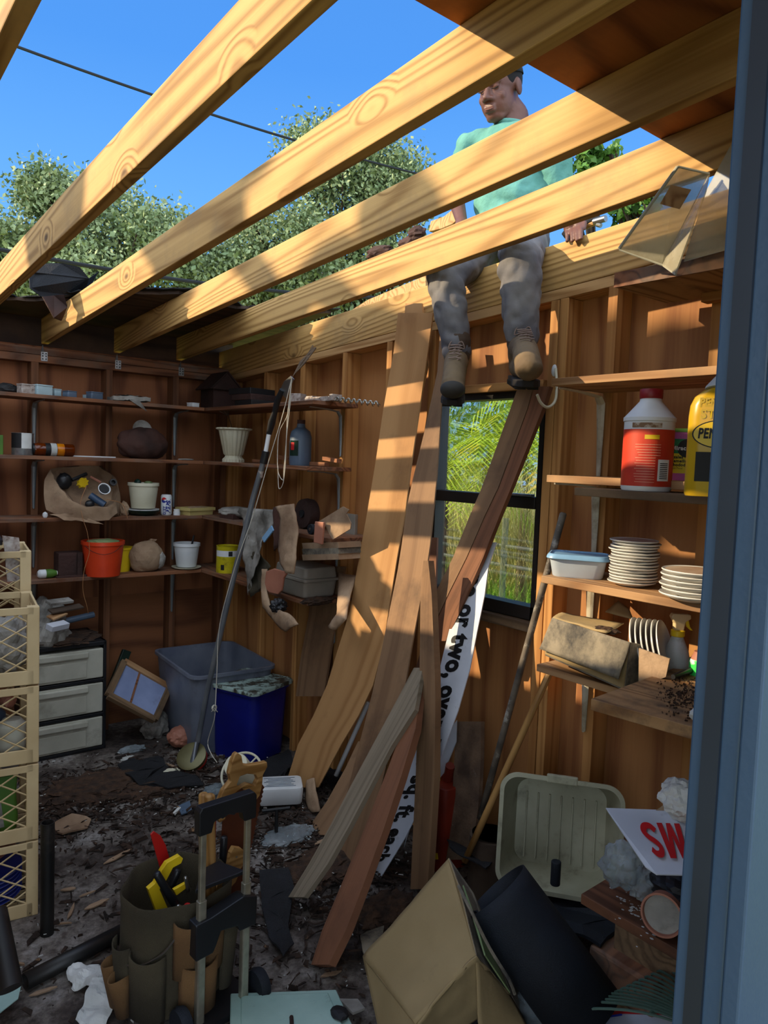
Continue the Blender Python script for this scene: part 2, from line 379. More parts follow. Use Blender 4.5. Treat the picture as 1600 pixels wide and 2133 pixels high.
M['alu'] = mat('aluminium tube', '#b9b3a0', '#9a9585', rough=.32, metal=.75, scale=20)
M['poleal'] = mat('grey pole', '#8b9096', '#6f757c', rough=.35, metal=.6)
M['blackalu'] = mat('black window frame', '#17130f', '#201a14', rough=.5)
M['glass'] = mat('dusty window glass', '#eef4f2', '#ffffff', rough=.02, trans=1, ior=1.1, alpha=.35)
M['white'] = mat('white plastic', '#d8dadb', '#c6c9c9', rough=.4, dirt='#8a8578', dlo=.62, dhi=.85)
M['offwhite'] = mat('off white plastic', '#cfcbb4', '#bcb69c', rough=.5, dirt='#877f66', dlo=.6, dhi=.85)
M['cream'] = mat('cream plastic', '#cdb68a', '#bda57a', rough=.5, dirt='#8a744e', dlo=.58, dhi=.85, dscale=4)
M['beigetub'] = mat('beige plastic tub', '#a5a38c', '#918f78', rough=.55, dirt='#4a4438', dlo=.55, dhi=.85, dscale=12)
M['cardboard'] = mat('cardboard', '#a08a62', '#8d7852', rough=.85, dirt='#6a5a42', dlo=.6, dhi=.85, scale=3, bump=.15)
M['wetboard'] = mat('stained cardboard', '#8c8270', '#6c6456', rough=.9, dirt='#3c3a38', dlo=.42, dhi=.66, dscale=10, bump=.2)
M['bag'] = mat('brown paper', '#a58a6e', '#7b614a', rough=.85, dirt='#4e4034', dlo=.55, dhi=.8, bump=.4, bscale=30)
M['darkbag'] = mat('dark leather bag', '#4a2c22', '#2d1a14', rough=.8, bump=.5, bscale=25, dirt='#8a5c40', dlo=.62, dhi=.72)
M['paper'] = mat('white paper', '#cfd0cc', '#a9aaa5', rough=.9, dirt='#6f6a60', dlo=.6, dhi=.75, bump=.4, bscale=40)
M['greypaper'] = mat('dirty paper', '#a09c94', '#6f6b64', rough=.9, dirt='#45403a', dlo=.5, dhi=.7, bump=.5, bscale=40)
M['film'] = mat('clear plastic film', '#c9d2d6', '#8f9ca2', rough=.25, trans=.55, alpha=.75, bump=.8, bscale=25, ior=1.2)
M['clearpl'] = mat('cloudy clear plastic', '#cfccba', '#b5b09a', rough=.22, trans=.25, alpha=.62, ior=1.25, dirt='#9a8a68', dlo=.5, dhi=.8)
M['frost'] = mat('frosted clear plastic', '#b9b7a8', '#a5a394', rough=.4, trans=0, alpha=1, ior=1.2, dirt='#6a6658', dlo=.55, dhi=.85)
M['green'] = mat('dark green glaze', '#17352c', '#10241e', rough=.25)
M['orange'] = mat('orange red plastic', '#d2401c', '#b93416', rough=.4, dirt='#8c2c14', dlo=.65, dhi=.85)
M['yellow'] = mat('yellow plastic', '#e0bf20', '#c7a414', rough=.4, dirt='#8a7420', dlo=.62, dhi=.85)
M['yellowcan'] = mat('yellow tin', '#c9bc1c', '#a89a18', rough=.4, dirt='#5a4e1e', dlo=.55, dhi=.75, dscale=12)
M['bluebin'] = mat('blue plastic', '#101a78', '#0c1466', rough=.4)
M['lid'] = mat('pale lid', '#a8bdb4', '#8fa49c', rough=.5, dirt='#3a362c', dlo=.45, dhi=.55, dscale=14)
M['red'] = mat('red paint', '#b81e1c', '#9c1614', rough=.4)
M['redprint'] = mat('red print', '#c4161c', '#ae1218', rough=.6)
M['black'] = mat('black print', '#0c0c0e', '#121214', rough=.6)
M['signwhite'] = mat('white sign board', '#c9ccd4', '#b5b9c2', rough=.5, dirt='#8b8a88', dlo=.6, dhi=.85, dscale=14)
M['plate_c'] = mat('white china', '#d6d4cf', '#c4c2bd', rough=.25, dirt='#8a7c6a', dlo=.6, dhi=.9)
M['platetop'] = mat('pink printed china', '#b98f84', '#c9bdb4', rough=.3, scale=14, dirt='#8c6c5c', dlo=.5, dhi=.7)
M['bluelid'] = mat('blue lid', '#86aed0', '#7099bd', rough=.35, dirt='#4c5058', dlo=.6, dhi=.7, dscale=18)
M['terra'] = mat('terracotta plastic', '#a26a54', '#8c5846', rough=.6)
M['canvas'] = mat('olive canvas', '#4a4230', '#3a3426', rough=.95, bump=.5, bscale=400)
M['canvas2'] = mat('tan canvas', '#7a5a36', '#64482a', rough=.95, bump=.5, bscale=400)
M['cord'] = mat('cord', '#c9c4b4', '#a8a294', rough=.8)
M['copper'] = mat('copper wire', '#a8764c', '#8c5e3a', rough=.5)
M['soil'] = mat('dirt and rot', '#2a1e16', '#4a3424', rough=1, scale=30, bump=1, bscale=60, dirt='#6e5238', dlo=.6, dhi=.75, dscale=40)
M['mint'] = mat('mint painted metal', '#9db9b0', '#86a49c', rough=.5, dirt='#4c5650', dlo=.58, dhi=.8, dscale=10)
M['sawred'] = mat('reddish saw blade', '#6a3a26', '#55301f', rough=.4, metal=.3)
M['steel'] = mat('steel', '#a8a8a4', '#85857f', rough=.3, metal=.9)
M['pepsi'] = mat('blue print', '#1c2c86', '#18266e', rough=.4)
M['amber'] = mat('amber glass', '#7a3208', '#5a2406', rough=.08, trans=.5)
M['amberlit'] = mat('orange liquid', '#e08a10', '#a84a08', rough=.15, trans=.2, scale=20)
M['skin'] = mat('dark skin', '#6a4436', '#5c392d', rough=.5, bump=.08, bscale=120)
M['shirt'] = mat('teal shirt', '#639d90', '#528a7e', rough=.9, bump=.6, bscale=30, scale=9)
M['jeans'] = mat('faded grey jeans', '#777472', '#55545a', rough=.95, bump=.4, bscale=22, scale=7, dirt='#8f8c88', dlo=.6, dhi=.8)
M['boot'] = mat('brown work boot', '#6f5c40', '#584630', rough=.8, bump=.2, bscale=40)
M['sole'] = mat('boot sole', '#1c1815', '#26211c', rough=.9)
M['bark'] = mat('bark', '#4a3c30', '#35291f', rough=1, bump=1, bscale=12)
# ================================================================ the shed itself
def rb(Y): return 2.335 + .063*(3.52-Y)            # underside of the rafters
def pb(Y): return 2.306 - .056*(Y-1.69)            # underside of the sloping right wall plate
S = 'structure'
def slab(bm, outline, zf, th):
    A = [bm.verts.new((x, y, zf(y))) for x, y in outline]; B = [bm.verts.new((x, y, zf(y)+th)) for x, y in outline]
    bm.faces.new(A[::-1]); bm.faces.new(B)
    for i in range(len(A)): j = (i+1) % len(A); bm.faces.new((A[i], A[j], B[j], B[i]))
def floor_mat():
    m, nt, b = newmat('dirty concrete floor'); b.inputs['Roughness'].default_value = .95
    tcn = N(nt, 'ShaderNodeTexCoord')
    n1 = N(nt, 'ShaderNodeTexNoise', i_Scale=3.2, i_Detail=8.0, i_Roughness=.65); L(nt, tcn.outputs['Object'], n1.inputs['Vector'])
    n2 = N(nt, 'ShaderNodeTexNoise', i_Scale=38.0, i_Detail=8.0, i_Roughness=.7); L(nt, tcn.outputs['Object'], n2.inputs['Vector'])
    r1 = ramp(nt, [(.34, srgb('#332822')), (.46, srgb('#554a43')), (.55, srgb('#80776f')), (.66, srgb('#aaa5a0'))]); L(nt, n1.outputs['Fac'], r1.inputs[0])
    r2 = ramp(nt, [(.36, (.2, .17, .15, 1)), (.60, (1, 1, 1, 1))]); L(nt, n2.outputs['Fac'], r2.inputs[0])
    mx = N(nt, 'ShaderNodeMix', data_type='RGBA', blend_type='MULTIPLY'); mx.inputs[0].default_value = .8; L(nt, r1.outputs[0], mx.inputs[6]); L(nt, r2.outputs[0], mx.inputs[7])
    L(nt, mx.outputs[2], b.inputs['Base Color'])
    bp = N(nt, 'ShaderNodeBump', i_Strength=.8, i_Distance=.02); L(nt, n2.outputs['Fac'], bp.inputs['Height']); L(nt, bp.outputs[0], b.inputs['Normal'])
    return m
add('floor', lohi((-.3, -1.2, -.05), (W+.12, D+.12, 0)), floor_mat(), kind=S)
# back wall: upper sheet with upright grain, lower sheet with level grain, studs and doubled plate
XL = -.42
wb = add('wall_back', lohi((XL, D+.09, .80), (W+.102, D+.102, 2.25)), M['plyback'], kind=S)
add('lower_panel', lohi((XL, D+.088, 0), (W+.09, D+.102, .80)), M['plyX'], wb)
for x in (.244, .65, 1.056, 1.46, 1.867, 2.2):
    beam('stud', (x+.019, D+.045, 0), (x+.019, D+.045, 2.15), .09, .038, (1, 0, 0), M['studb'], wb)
beam('plate', (XL, D+.045, 2.17), (W, D+.045, 2.17), .09, .04, (0, 0, 1), M['shelf'], wb)
beam('plate', (XL, D+.045, 2.212), (W, D+.045, 2.212), .09, .04, (0, 0, 1), M['shelf'], wb)
# right wall with a window opening
Y0, Y1, Z0, Z1 = 1.82, 2.43, 1.08, 1.985
bm = bmesh.new(); X0, X1 = W+.09, W+.102; yf = .3
def wq(y0, y1, z0, z1):
    v = [bm.verts.new(p) for p in ((X0, y0, z0(y0)), (X0, y1, z0(y1)), (X0, y1, z1(y1)), (X0, y0, z1(y0)), (X1, y0, z0(y0)), (X1, y1, z0(y1)), (X1, y1, z1(y1)), (X1, y0, z1(y0)))]
    for f in ((0, 1, 2, 3), (7, 6, 5, 4), (0, 4, 5, 1), (1, 5, 6, 2), (2, 6, 7, 3), (3, 7, 4, 0)): bm.faces.new([v[i] for i in f])
c0 = lambda y: 0
pbt = lambda y: pb(y)+.05
wq(yf, Y0, c0, pbt); wq(Y1, D+.1, c0, pbt); wq(Y0, Y1, c0, lambda y: Z0); wq(Y0, Y1, lambda y: Z1, pbt)
wr = add('wall_right', bm, M['plyZ'], kind=S)
for y in (.36, .76, 1.147, 1.523, 1.73, 1.772, 2.44, 2.74, 3.10, 3.50, 3.9, D-.02):
    beam('stud', (W+.045, y+.01, 0), (W+.045, y+.01, pb(y)), .09, .038, (0, 1, 0), M['stud'], wr)
beam('window_header', (W+.045, Y0, 1.995), (W+.045, Y1, 1.995), .09, .034, (0, 0, 1), M['stud'], wr)
beam('window_sill_board', (W+.045, Y0, 1.055), (W+.045, Y1, 1.055), .1, .038, (0, 0, 1), M['brownwood'], wr)
beam('plate', (W+.045, yf, pb(yf)+.02), (W+.045, D+.09, pb(D)+.015), .09, .038, (0, 0, 1), M['plate'], wr)
# left wall (out of the picture) and the front wall round the doorway
bm = bmesh.new(); slab(bm, [(XL-.012, .6), (XL, .6), (XL, D+.1), (XL-.012, D+.1)], lambda y: 0, 1)
for v in bm.verts:
    if v.co.z > .5: v.co.z = rb(v.co.y)-.01
wl = add('wall_left', bm, M['plyZ'], kind=S)
beam('plate', (XL+.045, .6, rb(.6)-.035), (XL+.045, D, rb(D)-.035), .09, .04, (0, 0, 1), M['stud'], wl)
beam('added_rim_board', (XL+.02, -.3, rb(-.3)+.07), (XL+.02, 1.2, rb(1.2)+.07), .14, .036, (-1, 0, 0), M['stud'], wl)  # unseen board added to keep the sun off the door jamb
wf = add('wall_front', lohi((.66, .268, 0), (W+.1, .304, 2.49)), M['bluepaint'], kind=S)
# blue door jamb at the right of the doorway
dj = add('door_1', lohi((.6, .266, 0), (.66, .308, 2.45)), M['bluepaint'], kind=S, bev=.002)
add('door_casing', lohi((.596, .25, 0), (.72, .265, 2.45)), M['bluepaint'], dj, bev=.002)
add('door_stop', lohi((.596, .281, 0), (.5995, .296, 2.45)), M['darkpaint'], dj)
# window
wi = thing('window_1', None, None, (W+.03, (Y0+Y1)/2, Z0), kind=S)
xa, xb = W+.02, W+.085
bm = bmesh.new()
for a, b in (((xa, Y0, Z0), (xb, Y0+.022, Z1-.01)), ((xa, Y1-.022, Z0), (xb, Y1, Z1-.01)), ((xa, Y0, Z0), (xb, Y1, Z0+.05)), ((xa, Y0, Z1-.035), (xb, Y1, Z1-.008))):
    box(bm, [(a[i]+b[i])/2 for i in range(3)], [b[i]-a[i] for i in range(3)])
add('window_frame', bm, M['blackalu'], wi)
add('sash_rail', lohi((xa-.008, Y0+.02, 1.515), (xb-.01, Y1-.02, 1.562)), M['blackalu'], wi, bev=.003)
add('sash_lock', lohi((xa-.02, Y0+.03, 1.563), (xa+.004, Y0+.2, 1.573)), M['galv'], wi, bev=.002)
add('pane', lohi((xb-.03, Y0+.02, 1.56), (xb-.027, Y1-.02, Z1-.03)), M['glass'], wi)
add('pane', lohi((xa+.01, Y0+.02, Z0+.04), (xa+.013, Y1-.02, 1.52)), M['glass'], wi)
# rafters
RX = {0: .326, 1: .732, 2: 1.141, 3: 1.55, 4: 1.944}
RL = {0: 'dark rafter cut off by the top left corner of the picture', 1: 'leftmost sunlit yellow pine rafter, steepest across the blue sky',
      2: 'second sunlit rafter from the left, passing over the head of the man',
      3: 'third rafter, crossing in front of the chest of the man', 4: 'fourth rafter, crossing at the lap of the man, knots at its right end'}
for k, x in RX.items():
    a, b = -.3, D+.2
    r = beam('rafter', (x+.019, b, rb(b)+.07), (x+.019, a, rb(a)+.07), .14, .038, (-1, 0, 0), M['rafter'], label=RL[k], cat='rafter', group='roof rafters', bev=.003)
a, b = 1.22, D+.2
beam('rafter', (W+.019, b, pb(b)+.125), (W+.019, -.2, pb(-.2)+.125), .168, .038, (-1, 0, 0), M['rafter'], label='end rafter lying on the right wall plate that the man sits on', cat='rafter', group='roof rafters', bev=.003)
# roof sheathing: kept sheet over the doorway
bm = bmesh.new(); th = .013
rt = lambda y: rb(y)+.141
slab(bm, [(XL-.05, -.35), (W+.3, -.35), (W+.3, 1.205), (XL-.05, 1.205)], rt, th)
add('ceiling', bm, M['deck'], kind=S)
# torn remnant at the back
def torn(pts, amp, step, seed):
    out = []; R = random.Random(seed)
    for (x0, y0), (x1, y1) in zip(pts, pts[1:]):
        n = max(1, int(math.hypot(x1-x0, y1-y0)/step))
        for i in range(n):
            t = i/n; out.append((x0+(x1-x0)*t, y0+(y1-y0)*t+R.uniform(-amp, amp)))
    out.append(pts[-1]); return out
edge = torn([(XL, 4.25), (.9, 4.22), (1.06, 4.12), (1.2, 4.05), (1.30, 3.74), (1.5, 3.6), (1.62, 3.55), (1.9, 3.66), (2.02, 3.6), (2.2, 3.56), (2.36, 3.42)], .022, .04, 3)
bm = bmesh.new(); slab(bm, edge + [(2.42, 4.6), (XL, 4.6)], rt, .016)
rd = add('trim_1', bm, M['olddeck'], kind=S)
edge2 = torn([(XL, 4.18), (.95, 4.19), (1.1, 4.0), (1.27, 3.68), (1.6, 3.52), (1.95, 3.63), (2.2, 3.5), (2.38, 3.36)], .03, .035, 8)
bm = bmesh.new(); slab(bm, edge2 + [(2.44, 4.62), (XL, 4.62)], lambda y: rt(y)+.0165, .006)
add('roofing_felt', bm, M['felt'], rd)
# fascia behind the back plate, closes the eave
add('fascia_board', lohi((XL, D+.14, 2.24), (W+.1, D+.16, 2.47)), M['olddeck'], rd)
# torn felt curling up between the first two rafters
bm = bmesh.new(); P = []
outl = [(60, 566), (75, 552), (105, 548), (130, 548), (165, 556), (185, 580), (205, 566), (192, 590), (175, 612), (120, 622), (85, 618), (62, 600)]
add('roofing_felt_flap', poly([at(x, y, 'y', 3.95+.05*math.sin(i)) for i, (x, y) in enumerate(outl)], .008), M['felt'],
    label='black torn roofing felt flap curling up between the two leftmost rafters', cat='roofing felt')
outl = [(88, 618), (112, 616), (132, 614), (140, 640), (128, 668), (112, 662), (100, 640)]
add('roofing_felt_scrap', poly([at(x, y, 'y', 3.9+.04*math.sin(i*2)) for i, (x, y) in enumerate(outl)], .01), M['darkbag'],
    label='ragged brown strip of torn roofing hanging beside the second rafter', cat='roofing scrap')
# hurricane ties on the back plate
for i, px in enumerate((92, 246, 378)):
    x = at(px, 740, 'y', D)[0]; bm = bmesh.new()
    box(bm, (x, D-.002, 2.185), (.034, .0025, .05)); v = [(x-.017, D-.004, 2.21), (x-.002, D-.004, 2.21), (x-.012, D-.02, 2.245), (x-.017, D-.02, 2.235)]
    bmesh.ops.create_cube(bm, size=.001, matrix=Matrix.Translation((x, D, 2.2)))
    q = poly(v, .0025); me = bpy.data.meshes.new('q'); q.to_mesh(me); q.free(); bm.from_mesh(me)
    t = add('rafter_tie', bm, M['galv'], label='perforated galvanised rafter tie nailed on the back plate, ' + ('leftmost of the three', 'middle of the three', 'rightmost of the three')[i], cat='metal tie', group='rafter ties on the back plate')
    bm = bmesh.new()
    for dx in (-.008, .009):
        for dz in (-.016, 0, .014): bmesh.ops.create_cube(bm, size=.006, matrix=Matrix.Translation((x+dx, D-.003, 2.187+dz)))
    add('nail_holes', bm, M['black'], t)

# ================================================================ outside
def leafy(n, centers, spread, size, seed, flatten=1.0):
    R = random.Random(seed); vs = []; fs = []
    for i in range(n):
        c = R.choice(centers); s = spread
        p = V((c[0]+R.gauss(0, s), c[1]+R.gauss(0, s), c[2]+R.gauss(0, s*flatten)))
        a = V((R.gauss(0, 1), R.gauss(0, 1), R.gauss(0, 1))).normalized(); b = a.cross(V((R.gauss(0, 1), R.gauss(0, 1), R.gauss(0, 1)))).normalized()
        l = size*R.uniform(.6, 1.3); k = len(vs)
        vs += [p-a*l/2, p+b*l*.28, p+a*l/2, p-b*l*.28]; fs.append((k, k+1, k+2, k+3))
    me = bpy.data.meshes.new('leaves'); me.from_pydata(vs, [], fs); return me
def leafmat(name, c1, c2):
    m = mat(name, c1, c2, rough=.6, scale=3); return m
M['leaf'] = leafmat('oak leaves', '#93a070', '#5f7348'); M['leafg'] = leafmat('green leaves', '#567f2a', '#32581a')
M['lawn'] = mat('lawn', '#8aa03c', '#a8a05a', rough=1, scale=1.2, bump=1, bscale=30, dirt='#5c6a2c', dlo=.5, dhi=.7, dscale=3)
M['blade'] = mat('dry grass', '#c8bc88', '#9aa04c', rough=.9, scale=2); M['bladeg'] = mat('green grass', '#7aa82c', '#5c8a20', rough=.8, scale=2)
M['palm'] = mat('palm frond', '#a8b81c', '#6f9414', rough=.6, scale=2, dirt='#d8a814', dlo=.55, dhi=.7, dscale=2)
add('ground', lohi((-40, -6, -.12), (40, 60, -.06)), M['lawn'], kind=S)
def tree(name, label, base, crown, seed, n, sz, spread, nc=60, trunk=.22):
    """crown: list of (x, y, z, rx, rz) lobes"""
    R = random.Random(seed); t = thing(name, label, 'tree', base); cs = []
    for lob in crown:
        for i in range(nc//len(crown)):
            while True:
                q = V((R.uniform(-1, 1), R.uniform(-1, 1), R.uniform(-1, 1)))
                if .25 < q.length < 1: break
            cs.append((lob[0]+q.x*lob[3], lob[1]+q.y*lob[3], lob[2]+q.z*lob[4]))
    me = leafy(n, cs, spread, sz, seed); me.transform(Matrix.Translation(-V(base))); me.materials.append(M['leaf'])
    o = bpy.data.objects.new('foliage', me); sc.collection.objects.link(o); o.parent = t
    bm = bmesh.new(); b = V(base); fork = b + V((0, 0, crown[0][2]*.45))
    sweep(bm, [b, b+(fork-b)*.5+V((.1, .05, 0)), fork], [trunk, trunk*.8, trunk*.65], 8)
    for c in cs[::2]:
        c = V(c); mid = fork.lerp(c, .5)+V((R.uniform(-.3, .3), R.uniform(-.3, .3), R.uniform(0, .4)))
        sweep(bm, [fork, mid, c], [trunk*.3, trunk*.14, .012], 5)
    add('trunk', bm, M['bark'], t); return t
def dirp(px, py, dist): return CC + ray(px, py).normalized()*dist
def lobe(px, py, dist, rpx, zpx=None):
    p = dirp(px, py, dist); d = dist/FPX; return (p.x, p.y, p.z, rpx*d, (zpx or rpx)*d)
tree('oak_tree', 'large grey green oak rising behind the middle rafters beside the man', (9.3, 12.5, -.1),
     [lobe(740, 450, 13, 140, 120), lobe(660, 330, 13.5, 60, 45), lobe(590, 520, 12.5, 110, 80), lobe(800, 400, 13, 60, 70), lobe(450, 570, 12.5, 90, 45)], 11, 42000, .075, .19, 190, .2)
tree('oak_tree', 'oak with an airy crown against the sky at the left, behind the two leftmost rafters', (4.2, 12.0, -.1),
     [lobe(250, 480, 12.5, 95, 75), lobe(330, 520, 12, 80, 70), lobe(170, 570, 12, 90, 50), lobe(100, 405, 12.6, 32, 22)], 12, 24000, .075, .16, 130, .16)
tree('oak_tree', 'low oak crown at the left edge under the leftmost rafter', (2.6, 12.6, -.1), [lobe(10, 520, 12.5, 55, 50), lobe(60, 590, 12.5, 60, 40)], 13, 9000, .075, .15, 60, .14)
tree('hedge_tree', 'dense dark green trees filling the gaps low behind the back of the shed', (6.2, 15, -.1), [lobe(300, 640, 15, 420, 60), lobe(700, 640, 15, 300, 70)], 14, 22000, .11, .28, 120, .15)
def leafcl(name, label, px, py, dist, rpx, n, seed, base):
    R = random.Random(seed); l = lobe(px, py, dist, rpx); t = thing(name, label, 'tree', base)
    cs = [(l[0]+R.uniform(-1, 1)*l[3], l[1]+R.uniform(-1, 1)*l[3], l[2]+R.uniform(-.7, .7)*l[3]) for i in range(14)]
    me = leafy(n, cs, l[3]*.24, .085, seed); me.transform(Matrix.Translation(-V(base))); me.materials.append(M['leafg'])
    o = bpy.data.objects.new('foliage', me); sc.collection.objects.link(o); o.parent = t
    bm = bmesh.new(); c = V(l[:3]); b = V(base)
    sweep(bm, [b, b.lerp(c, .6)+V((.2, 0, .2)), c], [.06, .04, .02], 6)
    for q in cs: sweep(bm, [b.lerp(c, .8), V(q)], [.02, .006], 4)
    add('stem', bm, M['bark'], t)
leafcl('mulberry_tree', 'bright green leafy branch top beside the right shoulder of the man', 1205, 345, 7, 32, 420, 21, (7.0, 4.2, -.1))
leafcl('mulberry_tree', 'small green leaf cluster peeping above the fourth rafter right of the man', 1272, 322, 7, 20, 160, 22, (7.5, 3.6, -.1))
leafcl('mulberry_tree', 'green leaves in the gap under the fourth rafter near the clear plastic', 1325, 432, 7, 42, 420, 23, (7.2, 3.0, -.1))
# made-up oak out of view, its bough shaped to shade the rafters
t = thing('added_shade_oak', 'added unseen oak left of the shed whose bough shades the rafters', 'tree', (-4.6, 9.4, -.1))
bm = bmesh.new(); sweep(bm, spline([(-4.6, 9.4, -.1), (-4.5, 9.3, 4.2), (-4.1, 7.6, 5.9), (-4, 6.4, 5.3)], 5), [.3]*6+[.2]*5+[.09]*5, 10)
add('trunk', bm, M['bark'], t); add('bough', wad((-4, 6.2, 5.28), (.22, .36, .36), 4, 3, .1), M['bark'], t); add('bough', wad((-4, 5.88, 5.62), (.16, .2, .16), 5, 3, .1), M['bark'], t)
# power lines
for i, (a, b, r) in enumerate((((-60, 48), (900, 360), .012), ((60, 520), (800, 612), .02), ((-40, 505), (60, 520), .006))):
    if i == 2: continue
    p = dirp(*a, 8); q = dirp(*b, 9.5); d = q-p; pts = [p+d*(k/20)*1.3-d*.15+V((0, 0, -.5*(k/20)*(1-k/20))) for k in range(21)]
    add('power_cable', tube(pts, r, 6), M['black'], label=('thin black cable crossing the open blue sky', 'thick dark cable low in front of the oak trees')[i], cat='cable', group='overhead cables')
# beyond the window
R = random.Random(31); vs = []; fs = []
def blade(p, h, lean, w_, vs, fs, n=4):
    a = R.uniform(0, 6.28); dx, dy = math.cos(a), math.sin(a); k = len(vs)
    for i in range(n+1):
        t = i/n; q = V(p)+V((dx*lean*t*t, dy*lean*t*t, h*(t-.35*t*t*lean))); ww = w_*(1-t*.9)
        vs.append(q+V((-dy*ww, dx*ww, 0))); vs.append(q-V((-dy*ww, dx*ww, 0)))
        if i: fs.append((k+2*i-2, k+2*i-1, k+2*i+1, k+2*i))
for i in range(5200): blade((R.uniform(5.8, 7.6), R.uniform(3.6, 7.4), -.08), R.uniform(.9, 2.3), R.uniform(.2, 1.1), .012, vs, fs)
me = bpy.data.meshes.new('grass'); me.from_pydata(vs, [], fs); me.materials.append(M['blade'])
o = bpy.data.objects.new('tall_dry_grass', me); sc.collection.objects.link(o); _tag(o, 'tall dry pale grass stand seen through the window', 'grass', kind='stuff')
vs = []; fs = []
for i in range(3500): blade((R.uniform(5.0, 6.0), R.uniform(3.2, 6.6), -.08), R.uniform(.25, .75), R.uniform(.2, .6), .012, vs, fs)
me = bpy.data.meshes.new('grass'); me.from_pydata(vs, [], fs); me.materials.append(M['bladeg'])
o = bpy.data.objects.new('green_weeds', me); sc.collection.objects.link(o); _tag(o, 'low bright green weeds seen through the lower window pane', 'weeds', kind='stuff')
def palm(base, h, seed, label, nf=16, L_=1.3):
    R = random.Random(seed); t = thing('palm', label, 'palm', base); bm = bmesh.new(); top = V(base)+V((0, 0, h))
    sweep(bm, [base, top], [.06, .04], 8); add('stem', bm, M['bark'], t); vs = []; fs = []
    for f in range(nf):
        a = f*2.4+R.uniform(-.2, .2); el_ = R.uniform(.2, 1.2); Lf = L_*R.uniform(.8, 1.1); sp = []
        for i in range(9):
            s = i/8; sp.append(top+V((math.cos(a)*Lf*s*math.cos(el_), math.sin(a)*Lf*s*math.cos(el_), Lf*(s*math.sin(el_)-.75*s*s))))
        for i in range(1, 9):
            dv = (sp[i]-sp[i-1]).normalized(); sd = dv.cross(V((0, 0, 1))).normalized()
            for sg in (-1, 1):
                for k_ in range(3):
                    b0 = sp[i-1].lerp(sp[i], k_/3); ll = .42*Lf*(1-.6*abs(i/8-.35)); tip = b0+(sd*sg*.75+dv*.6+V((0, 0, -.25))).normalized()*ll; k = len(vs)
                    vs += [b0, b0+dv*.022, tip]; fs.append((k, k+1, k+2))
    vs2 = [v-V(base) for v in vs]; me = bpy.data.meshes.new('fronds'); me.from_pydata(vs2, [], fs); me.materials.append(M['palm'])
    o = bpy.data.objects.new('fronds', me); sc.collection.objects.link(o); o.parent = t
palm((5.1, 4.75, -.1), 1.9, 1, 'yellow green palm behind the upper left window pane'); palm((5.3, 5.5, -.1), 1.5, 2, 'yellow green palm lower left behind the window panes')
palm((5.2, 4.0, -.1), 2.1, 3, 'green palm behind the right half of the upper window pane')
R2 = random.Random(77); cs = [(R2.uniform(8, 10.5), R2.uniform(4, 12), R2.uniform(0, 3.1)) for i in range(110)]
me = leafy(9000, cs, .35, .16, 7); me.materials.append(M['leafg']); o = bpy.data.objects.new('hedge', me); sc.collection.objects.link(o); _tag(o, 'green hedge closing the view beyond the grass', 'hedge', kind='stuff')
M['fence'] = mat('dull green grey rail', '#4a5650', '#3c4642')
fr = thing('rail_fence', 'low grey rail fence crossing the view through the lower pane', 'fence', (4.6, 4, -.1))
for zz in (1.02, .86): add('rail', tube([(4.6, 2.2, zz), (4.6, 7, zz)], .016, 8), M['fence'], fr)
for y in (2.6, 4.05, 5.6): add('post', tube([(4.6, y, -.1), (4.6, y, 1.25)], .028, 8), M['fence'], fr)
# ================================================================ shelves along the back and in the corner
SZ = [1.96, 1.64, 1.31, .98]; YF = 4.15; XF = 1.97
nmz = ['top', 'second', 'third', 'lowest']
def shelfboard(a, b, w_, label, mt=M['shelf'], th=.02, group=None, nrm=(0, 0, 1)):
    return beam('shelf_board', a, b, w_, th, nrm, mt, label=label, cat='shelf', group=group, bev=.002)
for i, z in enumerate(SZ):
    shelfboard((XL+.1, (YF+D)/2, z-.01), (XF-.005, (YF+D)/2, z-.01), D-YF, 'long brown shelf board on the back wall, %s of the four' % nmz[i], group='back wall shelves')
for i, z in enumerate(SZ):
    ye = (2.98, 3.02, 2.80, 2.98)[i]
    shelfboard(((XF+W)/2, D-.005, z-.01), ((XF+W)/2, ye, z-.01), W-XF, 'dark shelf board in the right wall corner, %s of the four' % nmz[i], group='corner shelves on the right wall')
def bracket(p, out, dn, mt, label, group, arm=.2, leg=.26, r=.012):
    """stamped steel L bracket: p = inner corner, out = direction of the arm"""
    p = V(p); out = V(out); t = thing('shelf_bracket', label, 'shelf bracket', p, group); sd = out.cross(V((0, 0, 1)))
    def fl(pts, nm):
        bm = bmesh.new(); rows = []
        for q, hw in pts: rows.append([bm.verts.new(q+sd*hw), bm.verts.new(q-sd*hw), bm.verts.new(q-sd*hw*.35+(out*.006+V((0, 0, -.006)))), bm.verts.new(q+sd*hw*.35+(out*.006+V((0, 0, -.006))))])
        for A, B in zip(rows, rows[1:]):
            for k in range(4): bm.faces.new((A[k], A[(k+1) % 4], B[(k+1) % 4], B[k]))
        bm.faces.new(rows[0][::-1]); bm.faces.new(rows[-1]); add(nm, bm, mt, t, bev=.0015)
    fl([(p+out*arm, r*.5), (p+out*arm*.5+V((0, 0, -.004)), r*.8), (p+out*.03+V((0, 0, -.012)), r*1.1)], 'arm')
    fl([(p+out*.03+V((0, 0, -.012)), r*1.1), (p+out*.012+V((0, 0, -.035)), r*1.25), (p+out*.006+V((0, 0, -leg*.5)), r*.95), (p+out*.003+V((0, 0, -leg)), r*.6)], 'leg')
    return t
